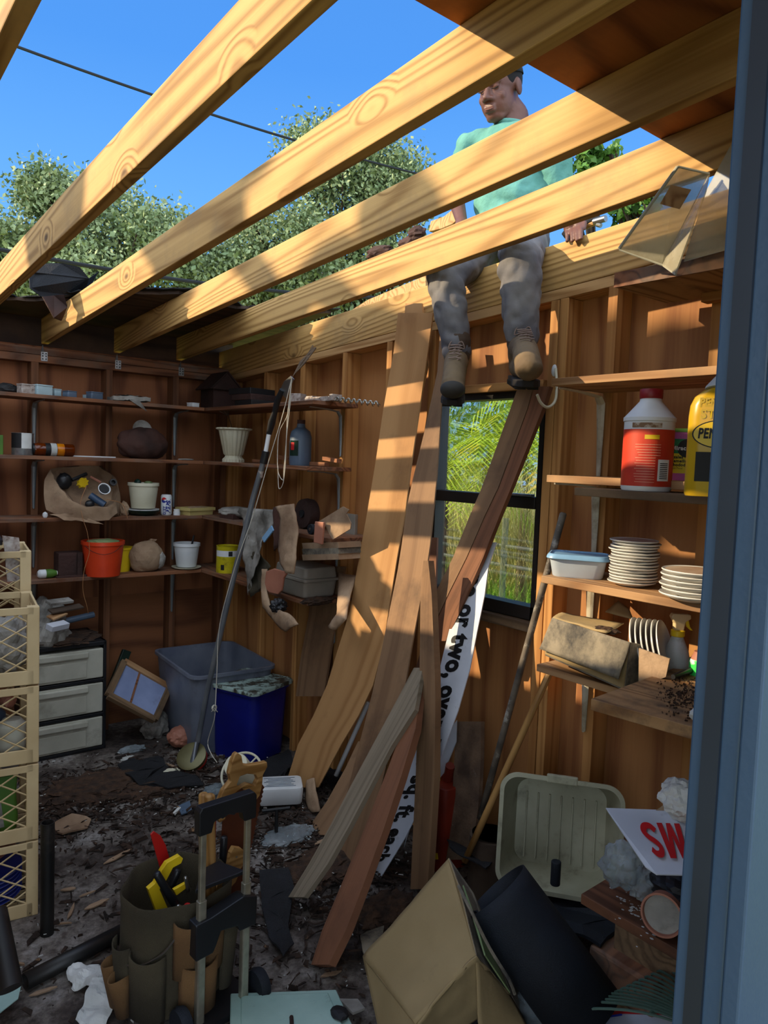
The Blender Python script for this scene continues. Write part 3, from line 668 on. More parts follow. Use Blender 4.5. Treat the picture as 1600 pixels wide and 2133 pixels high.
for i, z in enumerate(SZ):
    for j, px in enumerate((64, 357)):
        x = at(px+6, 900, 'y', D)[0]
        bracket((x, D-.004, z-.021), (0, -1, 0), 0, M['bracket'], 'grey steel bracket under the %s back wall shelf, at the %s stud' % (nmz[i], ('left', 'right')[j]), 'back wall shelf brackets', leg=.27)
    y = at(735, 1000, 'x', W)[1]
    bracket((W-.004, 3.11, z-.021), (-1, 0, 0), 0, M['bracket'], 'shadowed grey bracket under the %s corner shelf' % nmz[i], 'corner shelf brackets', leg=.24)
# ---- things on the shelves
def onb(px, i, y=4.24): p = at(px, 900, 'y', y); return V((at(px, (830, 955, 1075, 1190)[i], 'y', y)[0], y, SZ[i]))
def onc(px, i, x=2.1): p = at(px, (840, 968, 1075, 1190)[i], 'x', x); return V((x, p[1], SZ[i]))
def rbox(c, w_, d_, h, r, z0=0, ang=0, taper=1.0):
    R_ = Matrix.Translation(V(c)) @ Matrix.Rotation(ang, 4, 'Z'); s = []
    for z, k, o in ((0, taper, -.15*r), (.1*h, taper+(1-taper)*.1, 0), (.9*h, 1-(1-taper)*.1, 0), (h, 1, -.15*r)):
        s.append([R_ @ V((x, y, z+z0)) for x, y in rrect(w_*k+2*o, d_*k+2*o, r)])
    return loft(s)
def case(px0, px1, hpx, mt, lab, nm='plastic_case', cat='plastic case', i=0, y=4.2, group='small cases on the top back shelf'):
    c = onb((px0+px1)/2, i, y); s = mm(1, c); t = thing(nm, lab, cat, c, group)
    add('case_body', rbox(c, (px1-px0)*s*.96, .06, hpx*s*.86, .008, 0, .25), mt, t, True)
    add('lid', rbox(c+V((0, 0, hpx*s*.86)), (px1-px0)*s, .064, hpx*s*.14, .008, 0, .25), mt, t, True)
M['speck'] = mat('speckled cloudy plastic', '#b3aba4', '#8f8078', rough=.4, scale=60, dirt='#5c4a40', dlo=.58, dhi=.66, dscale=60)
M['icy'] = mat('pale blue plastic', '#a9c0c6', '#8ba6ae', rough=.3, dirt='#4c585c', dlo=.62, dhi=.7, dscale=50)
M['bluegrey'] = mat('blue grey plastic', '#5a6c80', '#48586a', rough=.4)
case(39, 69, 20, M['speck'], 'pinkish speckled plastic case, leftmost of the row on the top shelf')
case(70, 106, 21, M['icy'], 'pale cloudy case with a printed tag, second in the row on the top shelf')
case(107, 124, 16, M['icy'], 'small ice blue case tucked right of the pale cloudy case', y=4.25)
case(134, 156, 13, M['bluegrey'], 'small dusty blue box alone in the middle of the top shelf')
case(183, 211, 15, M['bluegrey'], 'grey lilac box next to the folded newspaper')
case(177, 184, 10, M['icy'], 'tiny pale box hidden behind the grey lilac box', y=4.27)
c = onb(12, 0); add('rag', wad(c+V((0, 0, .02)), (.06, .03, .028), 3, flat=.7), M['black'], label='black crumpled glove lying at the left end of the top shelf', cat='glove')
c = onb(272, 0, 4.2); s = mm(1, c); t = thing('newspaper', 'folded dirty newspaper sagging over the edge of the top shelf', 'newspaper', c)
add('folded_sheets', sheet(c+V((-.11, -.05, .012)), c+V((.1, -.05, .02)), c+V((.1, .06, .02)), c+V((-.11, .06, .012)), 14, 8, .01, 20, 4), M['greypaper'], t, sol=.022)
add('hanging_corner', poly([c+V((-.03, -.052, .012)), c+V((.03, -.055, .012)), c+V((.07, -.07, -.05))], .002), M['greypaper'], t)
add('lettering_lines', sheet(c+V((-.09, -.03, .032)), c+V((.08, -.03, .036)), c+V((.08, .04, .04)), c+V((-.09, .04, .034)), 14, 6, .008, 20, 4), M['greypaper'], t)
case(393, 412, 9, M['white'], 'small white block at the dark corner end of the top shelf', nm='block', cat='block', group=None)
c = onb(-2, 1); add('green_carton', rbox(c, .03, .05, .1, .003), M['leafg'], label='green and white carton cut by the left edge, second shelf', cat='box')
# tin with torn label
c = onb(47, 1, 4.22); s = mm(1, c); r_ = 21*s; h = 46*s; t = thing('tin_can', 'silver tin with torn black and white label, second back shelf', 'tin', c)
add('tin', lathe([(r_*.97, 0), (r_, .004), (r_, h-.004), (r_*1.02, h-.002), (r_*1.02, h), (r_*.9, h), (r_*.9, h-.004)], c), M['galv'], t, True)
a = camang(c); add('label', patch_cyl(c, r_, a-1.4, a+.9, h*.32, h*.98), M['black'], t).location.z = 0
add('torn_label', patch_cyl(c, r_, a-.1, a+.9, h*.3, h*.99, .0012), M['paper'], t)
for o_ in t.children: 
    if o_.name.startswith(('label', 'torn')): o_.location.z += 0
# amber bottle lying down
c = onb(111, 1, 4.2)+V((0, 0, .034)); s = mm(1, c); hl = 40*s; t = thing('amber_bottle', 'amber bottle lying on its side, white and black label, second shelf', 'bottle', c)
MX = Matrix.Rotation(math.radians(90), 4, 'Y') @ Matrix.Identity(4)
add('glass_body', lathe([(.022, -hl), (.031, -hl+.006), (.034, -hl+.02), (.034, hl-.006), (.03, hl)], c, 24, MX), M['amber'], t, True)
add('cap', lathe([(.03, -hl-.004), (.031, -hl+.024), (.03, -hl+.024)], c, 24, MX), M['blackplastic'], t, True)
add('label', lathe([(.0346, -.018), (.0346, .012)], c, 24, MX), M['paper'], t, True)
add('black_label', lathe([(.0346, -.045), (.0346, -.019)], c, 24, MX), M['black'], t, True)
add('orange_contents', lathe([(.0344, .014), (.0344, .05)], c, 24, MX), M['amberlit'], t, True)
c = onb(195, 1, 4.2); add('white_strip', bx(c+V((0, 0, .004)), (mm(90, c), .012, .006)), M['white'], label='thin white plastic strip lying on the second back shelf', cat='strip')
# dark bag
c = onb(298, 1, 4.26); s = mm(1, c); t = thing('leather_bag', 'dark brown crumpled leather bag on the second back shelf', 'bag', c)
bm = wad(c+V((0, 0, .085)), (.145, .07, .10), 5, 4, .22, 1.6, .82)
add('bag_body', bm, M['darkbag'], t, True)
add('disc', lathe([(.0, 0), (.055, 0), (.058, .004), (.055, .006), (0, .006)], c+V((.0, .02, .17)), 24, Matrix.Rotation(1.35, 4, 'X')), M['greypaper'], t, True, label='grey round disc sticking out of the bag')
c = onb(388, 1, 4.18); add('scrap_strip', wad(c+V((0, 0, .005)), (.05, .012, .006), 8, 2), M['greypaper'], label='grey torn scrap on the front edge of the second shelf', cat='scrap')
# urn planter at the corner
c = onc(486, 1, 2.06); s = mm(1, c); t = thing('urn_planter', 'off white fluted urn planter with a dead twig, corner shelf', 'planter', c)
add('urn', lathe([(.062, 0), (.062, .016), (.048, .03), (.046, .038), (.056, .048), (.085, .185), (.100, .192), (.100, .2), (.088, .2), (.078, .17), (0, .15)], c, 72, flute=.055, nf=18), M['offwhite'], t, True)
add('soil', lathe([(0, .168), (.078, .168)], c, 24), M['soil'], t)
bm = bmesh.new(); R = random.Random(2)
sweep(bm, spline([c+V((.0, 0, .16)), c+V((-.01, .02, .22)), c+V((-.04, .0, .27)), c+V((-.07, -.02, .3))], 4), .002, 5)
for k in range(9): q = c+V((-.04, 0, .27)); sweep(bm, [q, q+V((R.uniform(-.06, .02), R.uniform(-.03, .03), R.uniform(0, .07)))], .0014, 4)
add('twig', bm, M['bark'], t)
# jug
c = onc(625, 1, 2.12); t = thing('plastic_jug', 'dark plastic jug with green and red label on the second corner shelf', 'jug', c)
add('jug_body', lathe([(.055, 0), (.058, .01), (.058, .15), (.05, .18), (.024, .2), (.02, .225)], c, 28), M['bluegrey'], t, True)
add('cap', lathe([(.021, .215), (.021, .24), (0, .24)], c, 20), M['darkbag'], t)
a = camang(c); add('label', patch_cyl(c, .058, a-1.2, a-.2, .05, .13), M['green'], t)
add('label_stripe', patch_cyl(c, .058, a-1.0, a-.6, .08, .12, .0014), M['redprint'], t)
for i, (px, r0) in enumerate(((545, .0), (590, .05), (665, .2), (690, -.25))):
    c = onc(px, 1, 2.16); beam('wood_scrap', c+V((0, -.07, .012+.02*(i % 2))), c+V((.02*(i % 2), .09, .012+.03*(i % 2)+.0)), .03, .02, (0, 0, 1), M['trimwood'],
        label='short wood offcut on the second corner shelf, %s' % ('behind the urn', 'left of the jug', 'right of the jug, tilted', 'rightmost of the offcuts')[i], cat='offcut', group='offcuts on the corner shelf')
# brown paper bag full of junk on the third shelf
c = onb(178, 2, 4.22); t = thing('paper_bag', 'torn open brown paper bag full of junk, third back shelf', 'paper bag', c); s = mm(1, c)
def B(px, py, y): return at(px, py, 'y', y)
rim = [(106, 976, 4.30), (150, 971, 4.34), (206, 970, 4.34), (232, 990, 4.28), (248, 1020, 4.20), (240, 1045, 4.14), (225, 1058, 4.12), (180, 1058, 4.10), (150, 1045, 4.12), (125, 1018, 4.18), (112, 998, 4.24)]
out = [(92, 1000, 4.26), (130, 972, 4.36), (212, 970, 4.37), (245, 1000, 4.30), (252, 1040, 4.22), (245, 1068, 4.13), (228, 1082, 4.12), (180, 1086, 4.12), (140, 1078, 4.14), (96, 1062, 4.2), (91, 1030, 4.24)]
bas = [(98, 1055, 4.3), (120, 1066, 4.36), (200, 1068, 4.37), (240, 1068, 4.34), (250, 1070, 4.26), (246, 1074, 4.2), (230, 1078, 4.17), (185, 1079, 4.17), (140, 1078, 4.18), (108, 1076, 4.22), (98, 1070, 4.26)]
inn = [(130, 1000, 4.33), (150, 995, 4.36), (205, 995, 4.36), (225, 1010, 4.33), (235, 1025, 4.29), (232, 1040, 4.27), (220, 1050, 4.25), (180, 1052, 4.24), (155, 1045, 4.25), (138, 1025, 4.27), (130, 1010, 4.3)]
bm = loft([[B(*p) for p in bas], [B(*p) for p in out], [B(*p) for p in rim], [B(*p) for p in inn]])
bmesh.ops.subdivide_edges(bm, edges=bm.edges, cuts=2, use_grid_fill=True)
for v in bm.verts: v.co += V((1, 1, 1))*noise.noise(v.co*22)*.009
add('bag_paper', bm, M['bag'], t, True)
add('torn_flap', sheet(B(103, 1072, 4.15), B(150, 1068, 4.13), B(215, 1092, 4.11), B(135, 1082, 4.11), 10, 5, .012, 25, 3), M['bag'], t, True)
junk = [('black_plug', 'black plastic fitting in the paper bag', 'fitting', wad(B(134, 1002, 4.24), (.04, .03, .045), 1, 3, .2), M['blackplastic']),
        ('star_wheel', 'yellow star shaped wheel in the paper bag', 'wheel', None, M['yellow']),
        ('spray_nozzle_bottle', 'dark blue bottle lying across the paper bag', 'bottle', tube([B(188, 1032, 4.21), B(218, 1052, 4.17)], .02, 14), M['bluepaint']),
        ('black_ball', 'dark round lump under the blue bottle in the bag', 'lump', wad(B(187, 1050, 4.19), (.026, .02, .022), 2, 3, .1), M['blackplastic']),
        ('black_clamp', 'flat black clip above the yellow knob in the bag', 'clip', tube([B(150, 1000, 4.22), B(180, 987, 4.25)], .011, 6), M['black']),
        ('orange_scrap', 'orange scrap strip in the upper part of the bag', 'scrap', tube([B(188, 993, 4.24), B(210, 1005, 4.22)], .007, 6), M['terra']),
        ('dark_ring', 'dark ring fitting at the right inside rim of the bag', 'ring', lathe([(.012, -.01), (.02, -.01), (.02, .01), (.012, .01), (.012, -.01)], B(235, 1005, 4.2), 18, Matrix.Rotation(1.3, 4, 'X')), M['blackplastic'])]
for nm, lab, cat_, b_, mt in junk:
    if b_ is None:
        c2 = B(172, 1006, 4.19); b_ = bmesh.new(); pr = []
        for k in range(16):
            a = k*math.pi/8; rr = .03 if k % 2 else .022; pr.append(c2+V((rr*math.cos(a), -.3*rr*math.sin(a), rr*math.sin(a))))
        b_ = poly(pr, .02, (0.2, -1, .3))
    add(nm, b_, mt, smooth=(nm != 'star_wheel'), label=lab, cat=cat_)
c2 = B(216, 1020, 4.16); t2 = thing('white_cup', 'white cup with black inside lying in the paper bag', 'cup', c2); MR = Matrix.Rotation(math.radians(62), 4, 'X')
add('cup', lathe([(.02, -.03), (.032, .012), (.034, .014), (.03, .014), (.018, -.02)], c2, 24, MR), M['white'], t2, True)
add('black_inside', lathe([(0, .008), (.029, .0085)], c2, 24, MR), M['black'], t2)
pts = [B(222, 1040, 4.13), B(255, 1050, 4.12), B(266, 1080, 4.12)]
add('wire', tube(spline(pts, 6), .0018, 5), M['copper'], label='short copper wire curling out of the bag to the right', cat='wire')
pts = [B(180, 1012, 4.14), B(168, 1046, 4.12), B(172, 1078, 4.11), B(182, 1110, 4.11), B(186, 1150, 4.11), B(175, 1190, 4.12), B(173, 1230, 4.13), B(181, 1262, 4.13), B(184, 1278, 4.14)]
add('wire', tube(spline(pts, 6), .0016, 5), M['copper'], label='long copper wire hanging from the bag down past the orange bucket', cat='wire')
c = onb(94, 2, 4.17); add('egg', lathe([(0, 0), (.009, .002), (.014, .014), (.012, .026), (0, .034)], c, 16), M['white'], smooth=True, label='small white egg shaped bulb at the left of the paper bag', cat='bulb')
c = onb(258, 2, 4.25); add('leaf_scrap', wad(c+V((0, 0, .03)), (.03, .03, .05), 12, 3, .4, flat=.6), M['bag'], label='crumpled brown paper piece between bag and white pot', cat='paper')
def flowerpot(c, r1, r2, h, lab, mt, sau=True, content=True, seed=0, group=None):
    t = thing('flower_pot', lab, 'flower pot', c, group); z0 = .006 if sau else 0; c = V(c)
    add('pot', lathe([(r1, z0), (r1+.002, z0+.004), (r2, h-.018), (r2*1.06, h-.018), (r2*1.06, h), (r2*.98, h), (r1*.96, z0+.01), (0, z0+.01)], c, 40), mt, t, True)
    if content: add('soil', lathe([(0, h-.02), (r2*.96, h-.022)], c, 24), M['soil'], t)
    return t
c = onb(298, 2, 4.24)
t = thing('glazed_dish', 'dark green shallow dish under the white pot on the third shelf', 'dish', c); add('dish', lathe([(.05, 0), (.08, .012), (.096, .03), (.09, .03), (.07, .012), (0, .008)], c, 36), M['green'], t, True)
c2 = c+V((0, 0, .026)); add('saucer', lathe([(.07, 0), (.09, .006), (.092, .012), (.086, .012), (.07, .006), (0, .006)], c2, 36), M['white'], label='white saucer between the green dish and the white pot, third shelf', cat='saucer', smooth=True)
t = flowerpot(c2+V((0, 0, .01)), .066, .084, .155, 'white plastic flower pot on the third back shelf, by the soda can', M['offwhite'])
add('succulent', wad(c2+V((-.035, 0, .168)), (.02, .02, .018), 3, 2, .2), M['green'], t); add('succulent', wad(c2+V((.03, 0, .165)), (.024, .02, .01), 5, 2, .2), M['leaf'], t)
# soda can
c = onb(346, 2, 4.22); t = thing('soda_can', 'old white and blue soda can with upright lettering, third shelf', 'can', c); r_ = .032
add('can_body', lathe([(.026, 0), (r_, .008), (r_, .112), (.027, .122), (.027, .12), (0, .119)], c, 32), M['white'], t, True)
a = camang(c)
textmesh('PEPSI', .034, cylmap(c, r_, a+.42, c.z+.055, 90), bold=.0022, shear=.15, mat=M['pepsi'], parent=t)
textmesh('DIET', .022, cylmap(c, r_, a-.3, c.z+.03, 90), bold=.001, mat=M['pepsi'], parent=t)
def blob_on_cyl(c, r, a0, z0, rad, half, mt, t, nm, off=.001):
    bm = bmesh.new(); P = []
    f = cylmap(c, r, a0, z0, off=off)
    n = 20; ring = [f(rad*math.cos(k*math.pi/n), half*rad*math.sin(k*math.pi/n)) for k in range(n+1)]
    ring += [f(rad*math.cos(math.pi-k*math.pi/n), half*rad*.25*math.sin((math.pi-k*math.pi/n)*2)) for k in range(1, n)]
    bm.faces.new([bm.verts.new(p) for p in ring]); bmesh.ops.triangulate(bm, faces=bm.faces); add(nm, bm, mt, t)
blob_on_cyl(c, r_, a-.45, c.z+.092, .015, 1, M['redprint'], t, 'red_swirl'); blob_on_cyl(c, r_, a-.45, c.z+.089, .015, -1, M['pepsi'], t, 'blue_swirl')
c = onb(368, 2, 4.2); t = thing('small_jar', 'tiny white jar with lid between soda can and yellow tray', 'jar', c)
add('jar', lathe([(.02, 0), (.021, .02), (.017, .022)], c, 20), M['white'], t, True); add('lid', lathe([(.018, .022), (.018, .036), (0, .037)], c, 20), M['paper'], t, True)
c = onb(407, 2, 4.23); t = thing('yellow_tray', 'shallow pale yellow box holding brown scraps, third shelf corner', 'tray', c); Mt = Matrix.Translation(c) @ Matrix.Rotation(.3, 4, 'Z')
M['paley'] = mat('pale yellow card', '#c2b070', '#ab9a5c', rough=.8)
add('tray', tubshape(.19, .11, .045, .004, .98, .003, M=Mt), M['paley'], t); add('scraps', wad(c+V((.02, .0, .035)), (.07, .04, .015), 6, 3, .3), M['bag'], t)
c = onc(492, 2, 2.08); add('folded_cloth', wad(c+V((0, 0, .035)), (.09, .14, .032), 14, 4, .25, 1.5, .8), M['greypaper'], smooth=True, label='folded grey dusty cloth on the third corner shelf', cat='cloth')
c = onc(478, 2, 2.02); add('red_box', rbox(c+V((0, -.0, .0)), .05, .14, .03, .004, 0, .1), M['darkbag'], label='dark red flat box under the dusty cloth', cat='box')
# lowest shelf
c = onb(107, 3, 4.2); t = thing('tube_bottle', 'green and white tube lying at the left on the lowest shelf', 'tube', c)
add('tube', lathe([(.014, -.05), (.024, -.04), (.024, .02), (.012, .05)], c+V((-.02, 0, .025)), 16, Matrix.Rotation(1.57, 4, 'Y')), M['white'], t, True)
add('green_end', lathe([(.0245, -.01), (.0245, .021), (.014, .046)], c+V((-.02, 0, .025)), 16, Matrix.Rotation(1.57, 4, 'Y')), M['leafg'], t, True)
c = onb(142, 3, 4.24); s = mm(1, c); t = thing('iron_block', 'dark rusty block with a flange left of the orange bucket', 'block', c); M['rust'] = mat('rusty iron', '#3a221c', '#24140f', rough=.8, bump=.4)
add('block', rbox(c, .13, .1, 50*s, .01), M['rust'], t, bev=.002); add('flange', rbox(c+V((.045, -.055, 0)), .03, .02, 50*s, .006), M['rust'], t); add('base_plate', rbox(c+V((0, -.01, 0)), .16, .13, .01, .01), M['rust'], t)
# orange bucket
c = onb(214, 3, 4.19); s = mm(1, c); r2 = 41*s; r1 = 34*s; h = 72*s; t = thing('bucket', 'orange red bucket with a wire handle on the lowest back shelf', 'bucket', c)
add('bucket_body', lathe([(r1, 0), (r2, h-.02), (r2*1.05, h-.02), (r2*1.05, h), (r2*.97, h), (r1*.96, .006), (0, .006)], c, 44), M['orange'], t, True)
add('green_contents', wad(c+V((0, 0, h-.012)), (r2*.8, r2*.8, .02), 9, 3, .3), M['leaf'], t, True)
a = camang(c); pts = [c+V((r2*1.07*math.cos(a+x), r2*1.07*math.sin(a+x), h-.02-.05*math.sin((x+.9)/1.9*math.pi)*.9)) for x in (-.9, -.5, 0, .5, 1.0)]
add('wire_handle', tube(spline(pts, 5), .0016, 6), M['rust'], t)
c = onb(248, 3, 4.3); add('yellow_bucket', lathe([(.06, 0), (.075, .13), (.08, .13), (.08, .14), (.07, .14)], c, 32), M['yellow'], smooth=True, label='yellow bucket mostly hidden behind the orange bucket', cat='bucket')
c = onb(305, 3, 4.22); t = thing('paper_bag', 'crumpled brown and white paper bag between the buckets, lowest shelf', 'paper bag', c)
add('bag_paper', wad(c+V((0, 0, .085)), (.10, .07, .095), 21, 4, .16, 1.3, .88), M['bag'], t); add('white_paper', wad(c+V((.065, -.03, .07)), (.035, .03, .05), 23, 3, .3, 1.8), M['greypaper'], t)
add('bag_top', sheet(c+V((-.09, .02, .13)), c+V((.05, .02, .15)), c+V((.06, .0, .19)), c+V((-.08, .0, .17)), 8, 5, .02, 14, 2), M['bag'], t)
c = onb(388, 3, 4.22); add('saucer', lathe([(.06, 0), (.085, .008), (.088, .014), (.08, .014), (.06, .007), (0, .007)], c, 36), M['offwhite'], label='off white saucer under the pot on the lowest shelf', cat='saucer', smooth=True)
t = flowerpot(c+V((0, 0, .008)), .058, .076, .15, 'pale grey white flower pot on the lowest shelf with a black stick', M['icy'] if False else M['white'])
add('black_stick', tube([c+V((.03, 0, .13)), c+V((.05, .01, .2))], .006, 8), M['black'], t)
# yellow coffee tin
c = onc(474, 3, 2.06); r_ = .068; h = .16; t = thing('paint_tin', 'yellow tin with a white band and small black badge, corner shelf', 'tin', c)
add('tin', lathe([(r_*.98, 0), (r_, .005), (r_, h-.005), (r_*1.03, h), (r_*.93, h), (r_*.93, h-.008), (0, h-.008)], c, 40), M['yellowcan'], t, True)
a = camang(c); add('white_band', patch_cyl(c, r_, a-1.3, a+1.3, h*.62, h*.84, n=30), M['white'], t); add('badge', patch_cyl(c, r_, a-.62, a-.3, h*.12, h*.32), M['black'], t); add('badge', patch_cyl(c, r_, a+.05, a+.4, h*.64, h*.82, .0012), M['black'], t)
for o_ in list(t.children):
    pass
# top corner shelf
c = onc(560, 0, 2.12); t = thing('birdhouse', 'dark little wooden birdhouse deep in the top corner', 'birdhouse', c+V((0, .5, 0)), None); q = c+V((-.0, .62, 0))
add('box', rbox(q, .16, .18, .13, .003), M['rust'], t); add('roof', poly([q+V((-.1, -.11, .12)), q+V((.1, -.11, .12)), q+V((0, -.11, .22))], .01), M['rust'], t)
add('roof_slope', poly([q+V((-.11, -.12, .12)), q+V((-.11, .1, .12)), q+V((0, .1, .23)), q+V((0, -.12, .23))], .008), M['rust'], t)
add('roof_slope', poly([q+V((.11, -.12, .12)), q+V((.11, .1, .12)), q+V((0, .1, .23)), q+V((0, -.12, .23))], .008), M['rust'], t)
for k in range(3): 
    q = onc(535, 0, 2.1)+V((0, .03*k, .035*k)); add('dark_carton', rbox(q, .18, .2, .033, .004, 0, .08*k), M['rust'] if k % 2 else M['black'], label='flat dark carton in the top corner pile, %s' % ('bottom', 'middle', 'top')[k], cat='carton', group='cartons in the top corner')
c = onc(620, 0, 2.1); add('white_block', rbox(c, .07, .07, .055, .006, 0, .5, .9), M['speck'], label='white square block beside the rope on the top corner shelf', cat='block')
c = onc(672, 0, 2.06); t = thing('broken_casting', 'pale lumpy casting lying at the front of the top corner shelf', 'casting', c)
add('casting', rbox(c, .05, .24, .022, .006, 0, .05), M['speck'], t); add('end_block', rbox(c+V((0, -.11, 0)), .06, .03, .03, .005), M['speck'], t); add('end_block', rbox(c+V((0, .08, 0)), .06, .06, .028, .005), M['speck'], t)
bm = bmesh.new(); p0 = at(700, 832, 'x', 2.05); p1 = at(792, 842, 'x', 2.22); 
for k in range(60):
    pass
pts = []; 
for k in range(90):
    t_ = k/89; q = p0.lerp(p1, t_); a = t_*2*math.pi*8; pts.append(q+V((0, .004*math.cos(a), .01*math.sin(a))))
add('auger_bit', tube(pts, .005, 6), M['steel'], label='long twisted auger bit sticking out past the top corner shelf', cat='drill bit')
# ================================================================ leaning boards
def lv(rows, x0, x1, mode='x'):
    """rows of (left px, right px, py): points on a plane that leans from x0 (first row) to x1 (last row)"""
    out = []; n = len(rows)
    ya, yb = rows[0][2], rows[-1][2]
    for l, r, y in rows:
        x = x0+(x1-x0)*(y-ya)/(yb-ya); out.append((at(l, y, 'x', x), at(r, y, 'x', x)))
    return out
strip(lv([(830, 903, 652), (821, 892, 733), (800, 875, 850), (783, 858, 965), (766, 845, 1067), (749, 828, 1162), (729, 810, 1275), (707, 799, 1346), (682, 778, 1427), (654, 748, 1490), (622, 712, 1550), (594, 664, 1640)], 2.19, 2.0), .006, M['lauan'], 'thin_board',
      label='widest bent thin wood panel leaning on the wall plate, left of the pair', cat='board', smooth=True)
strip(lv([(918, 932, 690), (912, 925, 775), (885, 917, 900), (863, 911, 990), (849, 905, 1053), (838, 897, 1134), (829, 889, 1190), (812, 872, 1275), (797, 858, 1350), (776, 842, 1446), (747, 814, 1560), (712, 780, 1700), (690, 762, 1800)], 2.17, 1.80), .006, M['lauan2'], 'thin_board',
      label='narrower grey brown bent wood panel, right of the pair, ending at the boot', cat='board', smooth=True)
strip(lv([(846, 880, 632), (836, 893, 760), (812, 860, 900), (800, 850, 1000)], 2.215, 2.2), .008, M['lauan'], 'osb_strip', label='short board end poking out above the widest leaning panel', cat='board')
strip(lv([(748, 756, 1545), (722, 752, 1600), (683, 735, 1670), (634, 700, 1740)], 2.06, 1.84), .012, M['lauan2'], 'plank', label='dark plank low behind the white pipe, left of the leaning panels', cat='board')
strip(lv([(655, 720, 1180), (645, 702, 1280), (628, 688, 1370), (618, 676, 1450)], 2.22, 2.2), .012, M['lauan2'], 'plank', label='shadowed plank against the wall behind the blue bin', cat='board')
strip(lv([(884, 912, 1120), (880, 905, 1350), (865, 880, 1400)], 2.20, 2.1), .01, M['trimuv'], 'plank', label='dark edge board between the two wood panels and the upright slat', cat='board')
def lean(nm, tl, tr, bl, br, xt, xb, th, mt, lab, cat_='board'):
    a = (at(*tl, 'x', xt)+at(*tr, 'x', xt))/2; b = (at(*bl, 'z', 0.02)+at(*br, 'z', 0.02))/2
    wd = mm(math.dist(tl, tr)*.5+math.dist(bl, br)*.5, (a+b)/2)
    vw = CC-(a+b)/2
    return beam(nm, b, a, wd, th, vw, mt, label=lab, cat=cat_)
# pair of boards on the window
strip(lv([(1085, 1116, 800), (1067, 1102, 852), (1007, 1041, 1017), (982, 1013, 1075), (947, 975, 1162), (912, 940, 1232), (888, 915, 1285)], 2.17, 2.07), .02, M['lauan2'], 'plank', label='left board of the close pair leaning across the window', cat='board', group='boards leaning at the window')
strip(lv([(1117, 1149, 806), (1104, 1134, 852), (1043, 1068, 1017), (1015, 1044, 1075), (977, 1010, 1162), (942, 979, 1232), (917, 957, 1285), (905, 932, 1335)], 2.165, 2.06), .02, M['trimuv'], 'plank', label='right board of the close pair leaning across the window, red edge', cat='board', group='boards leaning at the window')
# upright slat in front
strip(lv([(888, 898, 1168), (882, 905, 1235), (880, 912, 1400), (877, 913, 1460), (872, 911, 1620), (866, 904, 1740), (861, 897, 1850)], 1.95, 1.86), .03, M['lauan2'], 'narrow_board', label='upright narrow board with a pointed top standing before the white sign', cat='board')
strip(lv([(866, 884, 1393), (820, 868, 1480), (779, 819, 1556), (734, 775, 1640), (693, 733, 1720), (648, 688, 1800), (605, 638, 1870)], 1.92, 1.45), .02, M['greyuv'], 'plank', label='light grey weathered plank slanting down to the left across the panels', cat='board')
strip(lv([(862, 880, 1440), (845, 872, 1520), (808, 842, 1620), (764, 805, 1732), (720, 766, 1840), (678, 728, 1940), (655, 692, 2012)], 1.90, 1.34), .03, M['trimuv'], 'plank', label='reddish square edged plank slanting to the lowest point on the floor', cat='board')
strip(lv([(955, 1006, 1503), (950, 1005, 1580), (945, 1000, 1680), (930, 985, 1790)], 2.16, 2.08), .02, M['dirtyboard'], 'plank', label='short board caked with white plaster standing right of the sign', cat='board')
def lathebeam(nm, a, b, r, mt, lab, cat_, r2=None):
    a, b = V(a), V(b); Mx = frame(b-a, (0.1, 0.2, 1)); Mx.translation = a; L_ = (b-a).length
    bm = bmesh.new(); sweep(bm, [(0, 0, 0), (L_*.3, 0, 0), (L_*.7, 0, 0), (L_-.005, 0, 0), (L_, 0, 0)], [r, r, r2 or r, r2 or r, (r2 or r)*.7], 12)
    return addm(nm, bm, Mx, mt, smooth=True, label=lab, cat=cat_)
M['paintedpole'] = mat('paint spattered pole', '#6d6255', '#3a3530', rough=.7, scale=12, dirt='#a8a49a', dlo=.55, dhi=.68, dscale=16)
lathebeam('broom_handle', at(1000, 1705, 'x', 2.05), at(1174, 1068, 'x', 2.12), .0125, M['paintedpole'], 'long dark paint spattered pole leaning beside the window', 'pole')
lathebeam('broom_handle', at(968, 1795, 'x', 1.95), at(1148, 1395, 'x', 2.12), .0125, M['handlewood'], 'plain wooden broom handle leaning below the shelves, top tip sunlit', 'pole')
lathebeam('white_pipe', at(700, 1615, 'x', 2.05), at(768, 1462, 'x', 2.13), .0115, M['white'], 'thin white plastic pipe leaning between the two panels', 'pipe')
add('yellow_stake', poly([at(905, 1560, 'x', 2.12), at(917, 1560, 'x', 2.12), at(913, 1790, 'x', 2.05), at(905, 1790, 'x', 2.05)], .008), M['yellow'], label='thin yellow stake between the upright slat and the red can', cat='stake')
# white sign with black letters
SR = [(1018, 1035, 1130), (985, 1018, 1180), (955, 1010, 1240), (935, 994, 1318), (916, 979, 1396), (895, 955, 1480), (872, 929, 1552), (838, 892, 1650), (795, 843, 1748), (763, 800, 1818), (775, 784, 1846)]
sl_ = lv(SR, 2.13, 1.84); t = thing('banner_sign', 'long white bent sign board with bold black words, leaning below the window', 'sign', sl_[-2][0])
bm = bmesh.new(); n0 = (sl_[0][1]-sl_[0][0]).cross(sl_[-2][0]-sl_[0][0]).normalized(); n0 = n0 if n0.dot(CC-sl_[0][0]) > 0 else -n0
R_ = [[bm.verts.new(p) for p in (a+n0*.002, b+n0*.002, b-n0*.002, a-n0*.002)] for a, b in sl_]
for A, B_ in zip(R_, R_[1:]):
    for i in range(4): bm.faces.new((A[i], A[(i+1) % 4], B_[(i+1) % 4], B_[i]))
